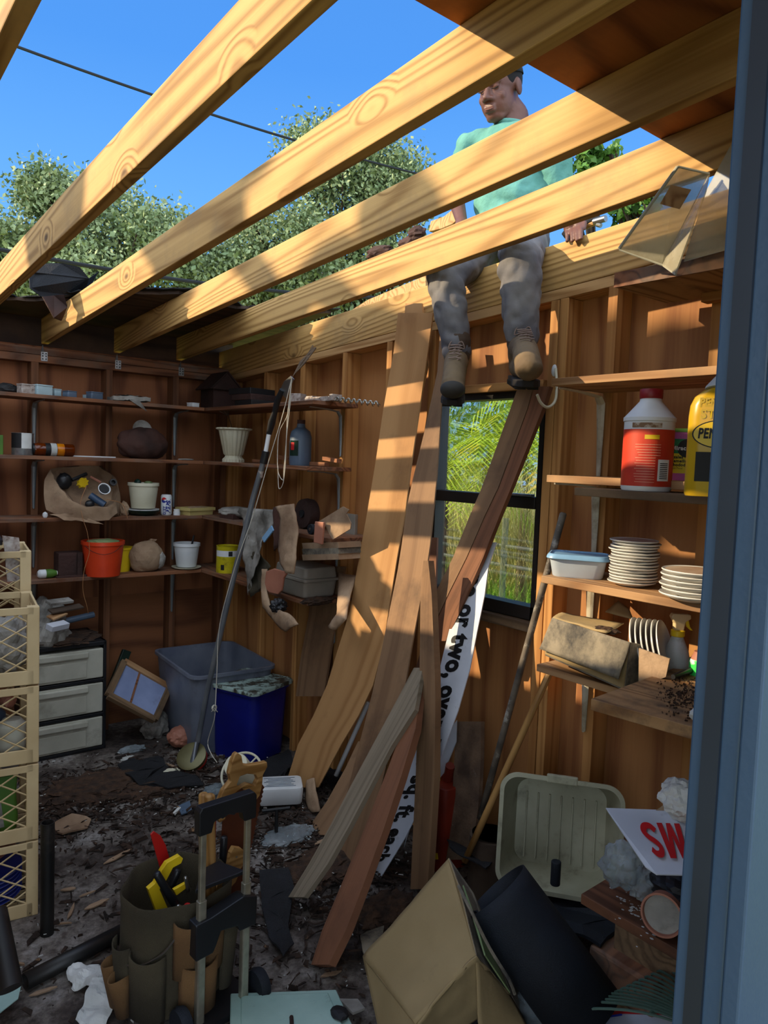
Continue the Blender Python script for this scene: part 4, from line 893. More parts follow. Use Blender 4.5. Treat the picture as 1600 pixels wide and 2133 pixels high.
bm.faces.new(R_[0][::-1]); bm.faces.new(R_[-1]); add('sign_board', bm, M['signwhite'], t)
cum = [0]
for (a, b), (c_, d_) in zip(sl_, sl_[1:]): cum.append(cum[-1]+((c_+d_)/2-(a+b)/2).length)
def smap(x, y):       # x runs down the sign, y across towards the right edge; y in 0..1
    x = max(0, min(cum[-1]-1e-4, x)); i = max(k for k in range(len(cum)-1) if cum[k] <= x); f = (x-cum[i])/(cum[i+1]-cum[i])
    a = sl_[i][0].lerp(sl_[i+1][0], f); b = sl_[i][1].lerp(sl_[i+1][1], f); return a.lerp(b, y)+n0*.0035
textmesh('one or two, over 100 sq. ft. each', .118, lambda x, y: smap(x+cum[-2]-.06, .46+y*6.9), bold=.0058, mat=M['black'], parent=t, align='RIGHT', sx=.74)
add('sign_sheet', poly([at(952, 1500, 'x', 2.14), at(951, 1545, 'x', 2.13), at(925, 1610, 'x', 2.12), at(868, 1680, 'x', 2.08), at(842, 1765, 'x', 2.05), at(880, 1600, 'x', 2.1)], .004), M['signwhite'], label='second pale sheet with cut corner behind the lettered sign', cat='sheet')
M['canred'] = mat('dull red can', '#8c2c18', '#6c2212', rough=.5)
t = thing('gas_can', 'red plastic can hidden behind the plaster caked board', 'can', at(930, 1690, 'x', 2.15)); c = at(928, 1740, 'x', 2.13)
add('can_body', rbox(V((c[0], c[1], 0)), .16, .14, .36, .03), M['canred'], t, True, bev=.004); add('spout', tube([V((c[0], c[1], .36)), V((c[0]-.02, c[1]-.03, .44))], .02, 10), M['canred'], t, True)
# sawn log standing behind the poles
c = at(1020, 1775, 'x', 2.06); c.z = 0
t = thing('log', 'sawn log standing on end behind the broom handle', 'log', c); add('log_body', lathe([(.075, 0), (.08, .1), (.078, .28), (0, .285)], c, 20), M['bark'], t, True); add('cut_face', lathe([(0, .288), (.07, .288)], c+V((0, 0, .001)), 20), M['plyX'], t)

# ================================================================ pruner pole with rope
P = [at(397, 1600, 'z', .02), at(412, 1545, 'x', 1.70), at(432, 1440, 'x', 1.735), at(457, 1330, 'x', 1.76), at(492, 1180, 'x', 1.81), at(528, 1035, 'x', 1.855), at(548, 965, 'x', 1.875)]
t = thing('pruner_pole', 'long grey telescopic tree pruner leaning into the corner shelves', 'tree pruner', P[0])
add('pole', tube(P, [.0145]*len(P), 16), M['poleal'], t, True)
Q = [P[-1], at(552, 950, 'x', 1.88), at(556, 925, 'x', 1.885), at(560, 905, 'x', 1.89)]
add('collar', tube([P[-1], Q[1], at(554, 940, 'x', 1.882)], .019, 16), M['blackplastic'], t, True); add('label_band', lathe([(.0152, 0), (.0152, .035)], P[-1]+(P[-2]-P[-1]).normalized()*.04, 16, frame((1, 0, 0), (P[-2]-P[-1]))), M['speck'], t)
add('inner_tube', tube([Q[1], Q[3]], .011, 12), M['white'], t, True)
H = [(560, 905), (566, 880), (572, 860), (578, 835), (588, 812)]
add('head_casing', tube([at(x, y, 'x', 1.895) for x, y in H], [.014, .019, .014, .016, .013], 12), M['blackplastic'], t, True)
add('hook_blade', poly([at(x, y, 'x', 1.9) for x, y in ((583, 815), (592, 795), (606, 783), (613, 790), (604, 805), (596, 830))], .004), M['steel'], t)
rp1 = [at(608, 786, 'x', 1.89), at(590, 860, 'x', 1.87), at(560, 960, 'x', 1.85), at(525, 1080, 'x', 1.82), at(490, 1180, 'x', 1.78), at(458, 1300, 'x', 1.74), at(452, 1400, 'x', 1.72), at(449, 1465, 'x', 1.71), at(446, 1500, 'x', 1.7), at(433, 1545, 'x', 1.69), at(440, 1570, 'x', 1.68), at(452, 1588, 'x', 1.67)]
add('pull_rope', tube(spline(rp1, 5), .0022, 6), M['cord'], t)
add('rope_loop', tube(spline([at(x, y, 'x', 1.88) for x, y in ((608, 790), (600, 860), (582, 900), (578, 950), (580, 985), (590, 1000), (592, 975), (598, 900), (606, 830))], 5), .002, 6), M['cord'], t)
add('rope_loop', tube(spline([at(x, y, 'x', 1.87) for x, y in ((606, 800), (598, 880), (595, 960), (590, 1005), (583, 1018), (580, 1010), (579, 970))], 5), .0018, 6), M['cord'], t)
kn = at(447, 1475, 'x', 1.7); bm = bmesh.new()
for k in range(4): 
    a0 = k*.8; sweep(bm, [kn+V((.012*math.cos(a0+s*.7)*(1+.1*k), .008*math.sin(a0+s), .014*math.sin(a0+s*.7))) for s in range(9)], .0022, 5)
sweep(bm, [kn, kn+V((-.012, .01, -.02))], .002, 5); sweep(bm, [kn, kn+V((.012, -.01, -.02))], .002, 5); add('knot', bm, M['cord'], t)

# ================================================================ hanging torn cardboard, rags and bins at the corner
def ribbon(pts, mt, nm, th=.006, **k):
    """pts: (lx, ly, rx, ry, X) pixel pairs on planes X"""
    lv_ = [(at(a, b, 'x', X), at(c_, d_, 'x', X-.012)) for a, b, c_, d_, X in pts]
    bm = bmesh.new(); n = 6; g = []
    lv2 = []
    for (a, b), (c_, d_) in zip(lv_, lv_[1:]):
        for s in range(4): lv2.append((a.lerp(c_, s/4), b.lerp(d_, s/4)))
    lv2.append(lv_[-1])
    for a, b in lv2:
        g.append([bm.verts.new(a.lerp(b, i/n)+V((.012*math.sin(i/n*math.pi)*-1, 0, 0))+V((1, .4, .2))*noise.noise(a.lerp(b, i/n)*30)*.008) for i in range(n+1)])
    for r1, r2 in zip(g, g[1:]):
        for i in range(n): bm.faces.new((r1[i], r1[i+1], r2[i+1], r2[i]))
    return add(nm, bm, mt, smooth=True, sol=th, **k)
ribbon([(575, 1055, 612, 1050, 1.9), (585, 1080, 618, 1075, 1.89), (582, 1120, 621, 1110, 1.88), (580, 1145, 618, 1140, 1.87), (585, 1175, 616, 1170, 1.86), (596, 1192, 612, 1196, 1.86)], M['bag'], 'torn_cardboard', label='long torn strip of corrugated cardboard hanging from the third corner shelf, sunlit tip', cat='cardboard')
ribbon([(570, 1058, 590, 1052, 1.93), (570, 1100, 590, 1095, 1.92), (572, 1148, 582, 1140, 1.92)], M['darkbag'], 'torn_cardboard', label='darker cardboard strip hanging just left of the long torn strip', cat='cardboard')
add('hinge_piece', poly([at(x, y, 'x', 1.88) for x, y in ((556, 1190), (572, 1184), (600, 1192), (592, 1205), (588, 1230), (580, 1238), (562, 1234), (552, 1222))], .012), M['terra'], smooth=False, bev=.004, label='rounded orange brown plastic piece below the torn strip', cat='plastic piece')
ribbon([(548, 1185, 557, 1185, 1.9), (545, 1230, 556, 1228, 1.89), (548, 1265, 562, 1258, 1.88), (565, 1285, 582, 1270, 1.87), (585, 1310, 603, 1278, 1.86), (598, 1315, 622, 1300, 1.85)], M['bag'], 'curled_bark', label='curled brown strip ending in a ragged lump below the corner shelf', cat='scrap', th=.008)
add('tar_lump', wad(at(580, 1262, 'x', 1.87), (.04, .04, .035), 31, 4, .45, 2.5), M['film'] if False else M['blackplastic'], label='shiny black tarry lump caught in the curled strip', cat='lump')
ribbon([(706, 1192, 742, 1200, 2.13), (705, 1240, 730, 1240, 2.02), (702, 1280, 722, 1290, 1.93), (684, 1305, 700, 1312, 1.92)], M['bag'], 'curled_bark', label='curled brown strip hanging beside the widest leaning panel', cat='scrap', th=.008)
add('cardboard_flap', poly([at(x, y, 'x', 1.955) for x, y in ((655, 1092), (715, 1055), (728, 1062), (722, 1070), (732, 1090), (730, 1102), (694, 1124), (684, 1108), (680, 1096), (665, 1101))], .004), M['bag'], label='torn cardboard flap with angled edges at the end of the third corner shelf', cat='cardboard')
add('terra_piece', poly([at(x, y, 'x', 1.93) for x, y in ((658, 1086), (676, 1088), (672, 1134), (655, 1130))], .012), M['terra'], bev=.003, label='orange brown tab below the torn cardboard flap', cat='plastic piece')
for k, y in enumerate((1130, 1142, 1154)):
    add('corrugated_sheet', poly([at(a, b, 'x', 2.03) for a, b in ((652, y), (728, y-2), (730, y+10), (654, y+12))], .13, (1, 0, 0)), M['wetboard'] if k == 1 else M['bag'], label='corrugated cardboard sheet above the beige bin lid, %s' % ('top', 'middle', 'bottom')[k], cat='cardboard', group='corrugated sheets over the bin')
c = onc(655, 3, 2.02); c.z = SZ[3]-.08
M['greybeige'] = mat('grey beige plastic', '#8c8478', '#766f64', rough=.5)
shb = onc(640, 3, 2.1)
t = thing('storage_bin', 'grey beige plastic bin with lid on the lowest corner shelf', 'storage bin', V((2.09, 3.16, .99)))
q = V((2.08, 3.17, .985)); add('bin_body', rbox(q, .2, .3, .085, .02, 0, 0, .92), M['greybeige'], t, bev=.002); add('lid', rbox(q+V((0, 0, .083)), .215, .315, .014, .02), M['greybeige'], t); add('lid_top', rbox(q+V((0, 0, .096)), .19, .28, .055, .02, 0, 0, 1.06), M['greybeige'], t, bev=.003)
add('grey_cloth', sheet(at(500, 1058, 'x', 1.97), at(575, 1062, 'x', 1.95), at(545, 1140, 'x', 1.9), at(515, 1240, 'x', 1.93), 12, 22, .022, 14, 5), M['greypaper'], smooth=True, sol=.003, label='grey green cloth hanging from the corner shelf behind the pole', cat='cloth')
add('grey_cloth', sheet(at(520, 1110, 'x', 1.96), at(560, 1180, 'x', 1.93), at(545, 1225, 'x', 1.92), at(520, 1245, 'x', 1.94), 8, 12, .02, 14, 6), M['canvas'], smooth=True, sol=.003, label='darker end of cloth hanging lowest behind the pole', cat='cloth')
add('blue_packet', poly([at(x, y, 'x', 1.9) for x, y in ((547, 1120), (566, 1095), (570, 1105), (551, 1130))], .008), M['pepsi'] if False else M['bluelid'], label='light blue printed packet tucked in the grey cloth', cat='packet')
c = onc(600, 2, 2.06); t = thing('white_bag_end', 'white crumpled sheet on the third corner shelf behind the torn strip', 'sheet', c); add('sheet', wad(c+V((-.02, -.0, .02)), (.05, .08, .03), 33, 3, .3, flat=.7), M['paper'], t)
c = onc(640, 2, 2.13); t = thing('fan_motor', 'round dark fan housing deep on the third corner shelf', 'fan', c); add('housing', lathe([(.0, -.03), (.075, -.03), (.08, 0), (.075, .03), (0, .03)], c+V((0, 0, .08)), 30, Matrix.Rotation(1.57, 4, 'Y')), M['rust'], t, True); add('hub', lathe([(0, -.045), (.02, -.04), (.02, 0)], c+V((0, 0, .08)), 16, Matrix.Rotation(1.57, 4, 'Y')), M['blackplastic'], t, True)
c = onc(650, 2, 1.99); t = thing('caster_wheel', 'small black wheel at the front edge of the third corner shelf', 'wheel', c); add('tyre', lathe([(.008, -.01), (.024, -.01), (.026, 0), (.024, .01), (.008, .01)], c+V((0, 0, .026)), 22, Matrix.Rotation(1.57, 4, 'Y')), M['rubber'], t, True); add('hub', lathe([(0, -.012), (.008, -.012), (.008, .012), (0, .012)], c+V((0, 0, .026)), 12, Matrix.Rotation(1.57, 4, 'Y')), M['steel'], t)
add('grey_panel_piece', rbox(onc(733, 2, 2.2), .02, .08, .1, .004), M['greybeige'], label='small grey rectangular panel against the wall beside the leaning panel', cat='panel')
# rubble along the edge of the lowest shelf
add('rubble', wad(V((2.05, 3.0, .975)), (.09, .04, .02), 41, 4, .5, 3), M['soil'], label='crusty rubble on the end edge of the lowest corner shelf', cat='rubble')
# jagged split piece across the wall plate corner
bm = bmesh.new(); R = random.Random(4); a = at(655, 722, 'x', 2.2); b = at(606, 790, 'x', 2.0)
for k in range(7): sweep(bm, [a+V((0, R.uniform(-.02, .02), R.uniform(-.01, .01))), a.lerp(b, .5)+V((R.uniform(-.01, .01), R.uniform(-.015, .015), R.uniform(-.01, .01))), a.lerp(b, R.uniform(.7, 1))], [.006, .005, .001], 4)
add('splintered_strip', bm, M['brownwood'], label='splintered wood sliver between wall plate and pruner head', cat='wood sliver')
add('felt_shred', poly([at(x, y, 'x', 2.22) for x, y in ((590, 710), (612, 712), (622, 722), (612, 732), (600, 735))], .004), M['plate'], label='pale chip of wood showing in the dark corner of the end rafter', cat='chip') if False else None
# ================================================================ things on the floor, back to front
# drawer unit
pR = at(214, 1553, 'z', 0); pL = at(60, 1577, 'z', 0); ux = (pR-pL).normalized(); ux = V((1, -.02, 0)).normalized(); uy = V((-ux.y, ux.x, 0))
DW, DH, DD = .40, .62, .38; o0 = V((pR.x-DW, pR.y-.04, 0)); 
t = thing('drawer_unit', 'three drawer plastic unit with black frame, cloudy drawers, heaped with debris', 'drawer unit', o0)
Mf = Matrix.Translation(o0) @ Matrix((ux, uy, V((0, 0, 1)))).transposed().to_4x4()
bm = bmesh.new()
box(bm, (DW/2, DD/2, DH-.012), (DW, DD, .024), Mf); box(bm, (.008, DD/2, DH/2), (.016, DD, DH), Mf); box(bm, (DW-.008, DD/2, DH/2), (.016, DD, DH), Mf)
for z in (.012, .205, .40): box(bm, (DW/2, DD/2, z), (DW, DD, .018), Mf)
add('frame', bm, M['blackplastic'], t, bev=.003)
for k in range(3):
    z0 = .022+k*.195; bm = bmesh.new()
    box(bm, (DW/2, DD/2-.012, z0+.085), (DW-.036, DD-.02, .165), Mf); d = add('drawer', bm, M['frost'], t, bev=.006, label='cloudy white drawer, ' + ('bottom', 'middle', 'top')[k])
    bm = bmesh.new(); box(bm, (DW*.42, -.008, z0+.142), (DW*.66, .02, .034), Mf); add('handle', bm, M['frost'], d, bev=.006)
    bm = bmesh.new(); box(bm, (DW*.42, -.004, z0+.06), (DW*.62, .006, .09), Mf); add('front_panel', bm, M['frost'], d, bev=.003)
top = Mf @ V((DW/2, DD/2, DH))
add('debris', wad(top+V((0, -.02, .004)), (.19, .17, .018), 51, 4, .5, 3, .3), M['soil'], label='dark rotten debris covering the top of the drawer unit', cat='debris')
add('debris_mound', wad(top+V((-.10, -.04, .03)), (.13, .13, .19), 52, 4, .4, 2.0, .25), M['greypaper'], label='mound of dirty papers and rot on the left of the drawer unit top', cat='debris')
add('rolled_felt', tube([at(110, 1300, 'y', 4.3), at(195, 1280, 'y', 4.33)], .018, 10), M['bluegrey'], label='grey blue rolled strip at the back of the drawer unit top', cat='roll')
for k, (a, b, c_, mt, lab) in enumerate((((112, 1252, 150, 1250), 4.15, .012, M['greypaper'], 'grey board scrap highest above the drawer unit'), ((112, 1268, 170, 1262), 4.12, .008, M['bark'], 'brown stick with white tip above the drawer unit'), ((100, 1305, 138, 1298), 4.05, .016, M['greypaper'], 'white painted wood block on the drawer unit'), ((108, 1282, 130, 1275), 4.1, .008, M['lauan'], 'pale slat piece on the drawer unit'))):
    pass
for k, (x0, y0, x1, y1, Y, th, mt, lab) in enumerate(((100, 1256, 148, 1250, 4.1, .016, M['greypaper'], 'grey board scrap highest above the drawer unit'), (104, 1274, 170, 1262, 4.08, .01, M['bark'], 'dark stick with pale tip above the drawer unit'), (102, 1308, 138, 1300, 4.0, .03, M['signwhite'], 'white painted wood block on the front of the drawer unit top'), (104, 1288, 134, 1276, 4.05, .01, M['shelf2'], 'thin pale slat on the drawer unit'))):
    beam('wood_scrap', at(x0, y0, 'y', Y), at(x1, y1, 'y', Y+.05), .05, th, (0, -.3, 1), mt, label=lab, cat='scrap', group='scraps on the drawer unit')
# framed glass / window sash leaning in the back
t = thing('picture_frame', 'tipped wooden frame with bluish glass beside the drawer unit', 'picture frame', at(290, 1480, 'y', 4.1))
F = [at(258, 1378, 'y', 4.22), at(352, 1432, 'y', 4.15), at(322, 1500, 'y', 3.98), at(225, 1448, 'y', 4.05)]
for i in range(4): beam('frame_side', F[i], F[(i+1) % 4], .035, .03, (F[1]-F[0]).cross(F[3]-F[0]), M['brownwood'] if i else M['shelf2'], t)
M['glassblue'] = mat('dusty picture glass', '#8a96b8', '#7884a4', rough=.12, coat=.5, dirt='#6a6670', dlo=.6, dhi=.8)
add('glass', poly(F, .004), M['glassblue'], t)
add('glazing_bar', tube([F[0].lerp(F[1], .35), F[3].lerp(F[2], .45)], .008, 4), M['shelf'], t)
beam('green_board', at(225, 1455, 'y', 4.24), at(264, 1355, 'y', 4.3), .05, .03, (0, -1, .2), M['green'], label='dark green painted board end behind the picture frame', cat='board')
# clear tote
q = (at(395, 1360, 'y', 4.05)); c = V((2.02, 3.93, 0))
Mt = Matrix.Translation(V((1.98, 3.99, 0))) @ Matrix.Rotation(math.radians(-4), 4, 'Z')
t = thing('storage_tote', 'large cloudy grey open storage tote in the back corner', 'storage tote', (1.98, 3.92, 0))
M['tote'] = mat('cloudy grey tote plastic', '#6e7480', '#5a6070', rough=.4, dirt='#3a3a46', dlo=.55, dhi=.8)
add('tote_body', tubshape(.50, .66, .47, .06, .86, .004, M=Mt), M['tote'], t, True)
add('junk', wad(V((1.98, 3.92, .20)), (.18, .22, .06), 61, 3, .4, 2), M['soil'], t)
c = V((2.0, 3.75, .30)); t = thing('cream_reel', 'small cream spool lying inside the storage tote', 'reel', c); MR = Matrix.Rotation(math.radians(70), 4, 'Y')
add('spool', lathe([(.05, -.05), (.05, -.044), (.02, -.04), (.02, .04), (.045, .044), (.045, .05), (0, .05)], c, 24, MR), M['offwhite'], t, True)
# blue bin
c = V((1.99, 3.42, 0)); Mt = Matrix.Translation(c) @ Matrix.Rotation(math.radians(8), 4, 'Z')
c = at(588, 1572, 'z', 0)+V((.12, .145, 0)); c.x = min(c.x, 2.03); Mt = Matrix.Translation(c) @ Matrix.Rotation(math.radians(20), 4, 'Z')
t = thing('blue_bin', 'tall royal blue plastic bin with a dirty pale lid', 'bin', c)
add('bin_body', tubshape(.32, .34, .40, .06, .9, .004, M=Mt), M['bluebin'], t, True)
Ml = Mt @ Matrix.Translation((0, 0, .392)); s = []
for z, k in ((0, .01), (.004, .022), (.02, .024), (.026, .016), (.022, -.02), (.021, -.26)): s.append([Ml @ V((x, y, z)) for x, y in rrect(.33+k, .35+k, .04 if k > -.2 else .009)])
add('lid', loft(s), M['lid'], t, True)
# yellow bottle
c = at(658, 1520, 'x', 2.17); c.z = .12; c = at(655, 1520, 'y', 3.42); t = thing('squeeze_bottle', 'yellow squeeze bottle with white cap between blue bin and panel', 'bottle', (c.x, c.y, 0))
c = V((c.x+.02, c.y, 0)); add('bottle_body', lathe([(.03, 0), (.033, .01), (.033, .14), (.024, .18), (.012, .2)], c, 20), M['yellow'], t, True); add('cap', lathe([(.014, .2), (.014, .225), (0, .226)], c, 16), M['white'], t, True)
# crumpled things in the back heap
def heap(nm, px, py, z, s, mt, lab, cat_, seed, amp=.35, sub=4, freq=2.2):
    c = at(px, py, 'z', z); add(nm, wad(c+V((0, 0, s[2]*.5)), s, seed, sub, amp, freq, .8), mt, label=lab, cat=cat_, smooth=(nm == 'plastic_bag')); return c
heap('crumpled_paper', 322, 1525, .03, (.075, .06, .085), M['greypaper'], 'white grey crumpled paper ball in front of the picture frame', 'paper', 71, .45)
heap('plastic_bag', 395, 1485, .02, (.12, .08, .06), M['film'], 'crumpled clear plastic bag below the storage tote', 'plastic bag', 72)
heap('plastic_bag', 440, 1530, .02, (.06, .05, .09), M['film'], 'crumpled clear plastic behind the foot of the pruner pole', 'plastic bag', 73)
heap('net_bag', 378, 1545, .03, (.08, .07, .06), M['terra'], 'reddish transparent bag of scraps left of the pruner pole', 'bag', 74, .2)
heap('blue_plastic', 275, 1565, .0, (.07, .04, .02), M['film'], 'bluish torn plastic on the floor right of the drawer unit', 'plastic', 75)
heap('paper_scrap', 268, 1582, 0, (.04, .03, .01), M['paper'], 'small white paper scrap in front of the drawer unit', 'paper', 76)
heap('rag', 350, 1610, 0, (.06, .04, .012), M['offwhite'], 'cream scraps beside the coiled hose', 'scrap', 77)
c = at(405, 1585, 'z', .03); t = thing('round_tin', 'tipped round olive tin beside the foot of the pruner pole', 'tin', c); MR = Matrix.Rotation(math.radians(-35), 4, 'Y') @ Matrix.Rotation(.4, 4, 'X')
M['olive'] = mat('olive tin', '#6a6440', '#524c30', rough=.4, metal=.3); add('tin_body', lathe([(.07, 0), (.075, .01), (.075, .05), (.08, .055), (.065, .06), (0, .058)], c, 36, MR), M['olive'], t, True); add('red_band', lathe([(.0765, .015), (.0765, .026)], c, 36, MR), M['red'], t)
c = at(490, 1520, 'z', .02); t = thing('teal_bottle', 'teal labelled bottle lying behind the white spool', 'bottle', c); MR = Matrix.Rotation(math.radians(85), 4, 'Y') @ Matrix.Rotation(.2, 4, 'X'); M['teal'] = mat('teal plastic', '#2c6c84', '#245a70', rough=.35)
add('bottle_body', lathe([(.02, -.10), (.045, -.08), (.045, .09), (.02, .1)], c+V((0, 0, .04)), 24, Matrix.Rotation(.5, 4, 'Z') @ MR), M['teal'], t, True); add('label', lathe([(.0456, -.05), (.0456, .0)], c+V((0, 0, .04)), 24, Matrix.Rotation(.5, 4, 'Z') @ MR), M['white'], t)
# white hose reel: drum with spoked flange
c = at(500, 1650, 'z', 0)+V((0, 0, .1)); t = thing('cord_reel', 'cream plastic cord reel with a spoked ring, behind the saw', 'reel', (c.x, c.y, 0)); MR = frame((0.25, .9, -.25), (-.35, .2, .9))
ax = V((-.45, -.3, .55)).normalized(); MR = ax.to_track_quat('Z', 'Y').to_matrix().to_4x4()
c = at(500, 1605, 'y', 3.05)
add('drum', lathe([(.06, -.09), (.062, -.085), (.058, .06), (.055, .066), (0, .07)], c, 36, MR), M['offwhite'], t, True)
bm = bmesh.new(); rg = [c-ax*.0+MR @ V((.095*math.cos(a), .095*math.sin(a), .075)) for a in [k*math.pi/18 for k in range(37)]]
c2 = c
ring = [c2 + MR @ V((.098*math.cos(a), .098*math.sin(a), -.02)) for a in [k*math.pi/18 for k in range(37)]]; sweep(bm, ring, .006, 8, False)
for k in range(6): a = k*math.pi/3; sweep(bm, [c2+MR @ V((.055*math.cos(a), .055*math.sin(a), -.02)), c2+MR @ V((.098*math.cos(a), .098*math.sin(a), -.02))], .004, 6)
add('spoked_ring', bm, M['offwhite'], t, True)
add('plastic_bag', wad(at(450, 1650, 'z', .03), (.07, .05, .035), 82, 4, .4), M['film'], smooth=True, label='clear plastic bag left of the saw handle', cat='plastic bag')
# white battery box with printed label
c = at(592, 1692, 'z', .0); Rb = Matrix.Translation(c+V((.02, .08, .0))) @ Matrix.Rotation(math.radians(-28), 4, 'Z')
t = thing('white_box', 'white rounded plastic box with a printed label, by the panel foot', 'box', c+V((.02, .08, 0)))
s = [[Rb @ V((x*k, y*k, z)) for x, y in rrect(.22, .15, .025)] for z, k in ((.03, .92), (.035, .96), (.10, 1), (.11, .97), (.112, .9))]
add('box_body', loft(s), M['white'], t, True)
bm = bmesh.new(); 
for k in range(7): box(bm, (0.0, -.045+k*.015, .1135), (.15-.02*(k % 3), .004, .0008), Rb)
add('print_lines', bm, M['bluegrey'], t)
heap('plastic_bag', 600, 1745, .0, (.12, .07, .02), M['film'], 'clear plastic sheet under the white box', 'plastic bag', 83)
bm = bmesh.new(); p0 = at(575, 1745, 'z', .0); sweep(bm, [p0, p0+V((0, 0, .13))], .008, 6); sweep(bm, [p0+V((-.05, .04, .12)), p0+V((.05, -.03, .135))], .008, 6); sweep(bm, [p0+V((.0, 0, .02)), p0+V((.05, -.07, .005))], .008, 6)
add('iron_bracket', bm, M['black'], label='small black iron post with a cross arm before the white box', cat='bracket')
ribbon([(640, 1625, 655, 1620, 1.98), (636, 1660, 660, 1655, 1.95), (645, 1690, 668, 1690, 1.93)], M['bag'], 'torn_wrapper', label='striped torn brown wrapper standing right of the white box', cat='wrapper')
# roofing felt pieces on the floor
def flat(nm, pts, mt, lab, cat_, z=.006, th=.006, amp=.012, seed=0):
    P_ = [at(x, y, 'z', z) for x, y in pts]; bm = poly(P_, th, (0, 0, 1))
    bmesh.ops.triangulate(bm, faces=bm.faces); bmesh.ops.subdivide_edges(bm, edges=bm.edges, cuts=3)
    for v in bm.verts: v.co.z += max(0, .6*amp+noise.noise(v.co*9+V((seed, 0, 0)))*amp)
    return add(nm, bm, mt, label=lab, cat=cat_)
flat('felt_piece', [(245, 1600), (280, 1582), (300, 1590), (330, 1575), (345, 1600), (400, 1620), (425, 1640), (350, 1648), (290, 1640), (262, 1622)], M['felt'], 'large torn black felt piece on the floor left of the pruner pole', 'roofing felt', amp=.03)
flat('felt_piece', [(540, 1825), (600, 1815), (612, 1860), (600, 1940), (612, 1975), (590, 2005), (560, 1960), (545, 1900)], M['felt'], 'black felt sheet lying right of the tool trolley', 'roofing felt', amp=.03, seed=4)
flat('felt_piece', [(550, 1600), (600, 1565), (612, 1600), (560, 1660), (545, 1650)], M['felt'], 'black felt scrap between blue bin and reel', 'roofing felt', amp=.04, seed=5)
flat('felt_piece', [(655, 1612), (700, 1600), (720, 1625), (690, 1660), (668, 1650)], M['felt'], 'black felt scrap at the lower end of the white pipe', 'roofing felt', amp=.06, seed=6)
flat('blue_chip', [(370, 1682), (395, 1672), (400, 1690), (378, 1700)], M['bluegrey'], 'small slate blue chip in the middle of the floor', 'chip', seed=7)
flat('white_stick', [(360, 1698), (373, 1683), (377, 1686), (365, 1701)], M['paper'], 'tiny white stick beside the slate chip', 'stick')
flat('bark_piece', [(112, 1722), (150, 1700), (190, 1712), (182, 1728), (130, 1745), (116, 1735)], M['bag'], 'brown broken wood slab right of the crates', 'wood piece', amp=.02, seed=8)
BK = [((215, 1800), (275, 1768), 9), ((125, 1855), (158, 1850), 8), ((140, 1915), (155, 1880), 6), ((165, 1868), (200, 1855), 4), ((175, 1895), (228, 1872), 14), ((60, 2075), (120, 2055), 7), ((195, 2130), (220, 2110), 5), ((112, 1925), (150, 1922), 4),
      ((668, 2035), (712, 2022), 9), ((775, 1905), (830, 1880), 10), ((345, 1590), (372, 1600), 5), ((35, 2005), (52, 2010), 4), ((230, 1965), (248, 1955), 3), ((655, 1460+300), (690, 1745), 8), ((700, 1880), (760, 1850), 9)]
for k, (a, b, w_) in enumerate(BK):
    p, q = at(*a, 'z', .008), at(*b, 'z', .012); d = (q-p); n_ = V((-d.y, d.x, 0)).normalized()*mm(w_, p)
    R = random.Random(k); pts = [p, p.lerp(q, .3)-n_*R.uniform(.4, .8), p.lerp(q, .7)-n_*R.uniform(.3, .7), q, p.lerp(q, .75)+n_*R.uniform(.3, .8), p.lerp(q, .25)+n_*R.uniform(.4, .9)]
    add('bark_chip', poly(pts, .006), M['bag'] if k % 3 else M['lauan'] if False else M['terra'] if k % 3 == 1 else M['bag'], bev=.001, label=('long pale', 'small curved', 'narrow orange', 'tiny', 'flat grey', 'orange ridged', 'short', 'thin', 'reddish', 'split', 'yellowish', 'stubby', 'little', 'slanted', 'broad')[k] + ' wood chip on the floor, ' +
        ('in the middle left of the trolley', 'right of the upright black pipe', 'below the pale curved chip', 'above the trolley edge', 'flat between crates and trolley', 'at the green shard in the lower left', 'at the bottom edge by the white paper', 'near the foot of the upright pipe', 'near the tip of the reddish plank', 'between plank foot and cardboard box', 'in front of the paper ball', 'left edge of the floor', 'beside the short white tube', 'by the panel feet', 'between the two slanting planks')[k], cat='wood chip', group='wood chips on the floor')
# litter: hundreds of tiny bits, uncountable
R = random.Random(99); bm = bmesh.new()
def bit(x, y, z, s, R):
    a = R.uniform(0, 6.28); l = s*R.uniform(.5, 2.2); w_ = s*R.uniform(.12, .45); d = V((math.cos(a)*l, math.sin(a)*l, R.uniform(-.2, .2)*s)); n_ = V((-math.sin(a)*w_, math.cos(a)*w_, R.uniform(0, .5)*s)); c = V((x, y, z))
    vs = [bm.verts.new(c+e_) for e_ in (-d-n_*.4, d-n_*.7, d*.8+n_, -d*.7+n_*.8)]; vt = [bm.verts.new(v.co+V((0, 0, .003))) for v in vs]
    bm.faces.new(vs[::-1]); bm.faces.new(vt)
    for i in range(4): j = (i+1) % 4; bm.faces.new((vs[i], vs[j], vt[j], vt[i]))
dens = [(1.1, 3.6, .5, .25), (1.65, 2.75, .3, .35), (1.75, 2.4, .2, .35), (.9, 2.6, .35, .6), (1.6, 2.1, .25, .3), (1.4, 3.6, .4, .2), (1.9, 2.7, .2, .5), (1.3, 3.4, .4, .2)]
for k in range(5200):
    cx, cy, sx_, sy_ = R.choice(dens); x, y = R.gauss(cx, sx_), R.gauss(cy, sy_)
    if XL+.05 < x < W-.03 and .7 < y < D-.05: bit(x, y, R.uniform(.003, .014), R.choice((.005, .008, .012, .019)), R)
bmesh.ops.recalc_face_normals(bm, faces=bm.faces)
M['litter'] = mat('wood litter', '#3f2d22', '#1f1712', rough=1, scale=14, dirt='#8a6a4c', dlo=.62, dhi=.68, dscale=22)
add('wood_litter', bm, M['litter'], label='dark splinters, bark and rotten wood bits strewn over the floor', cat='wood litter', kind='stuff')
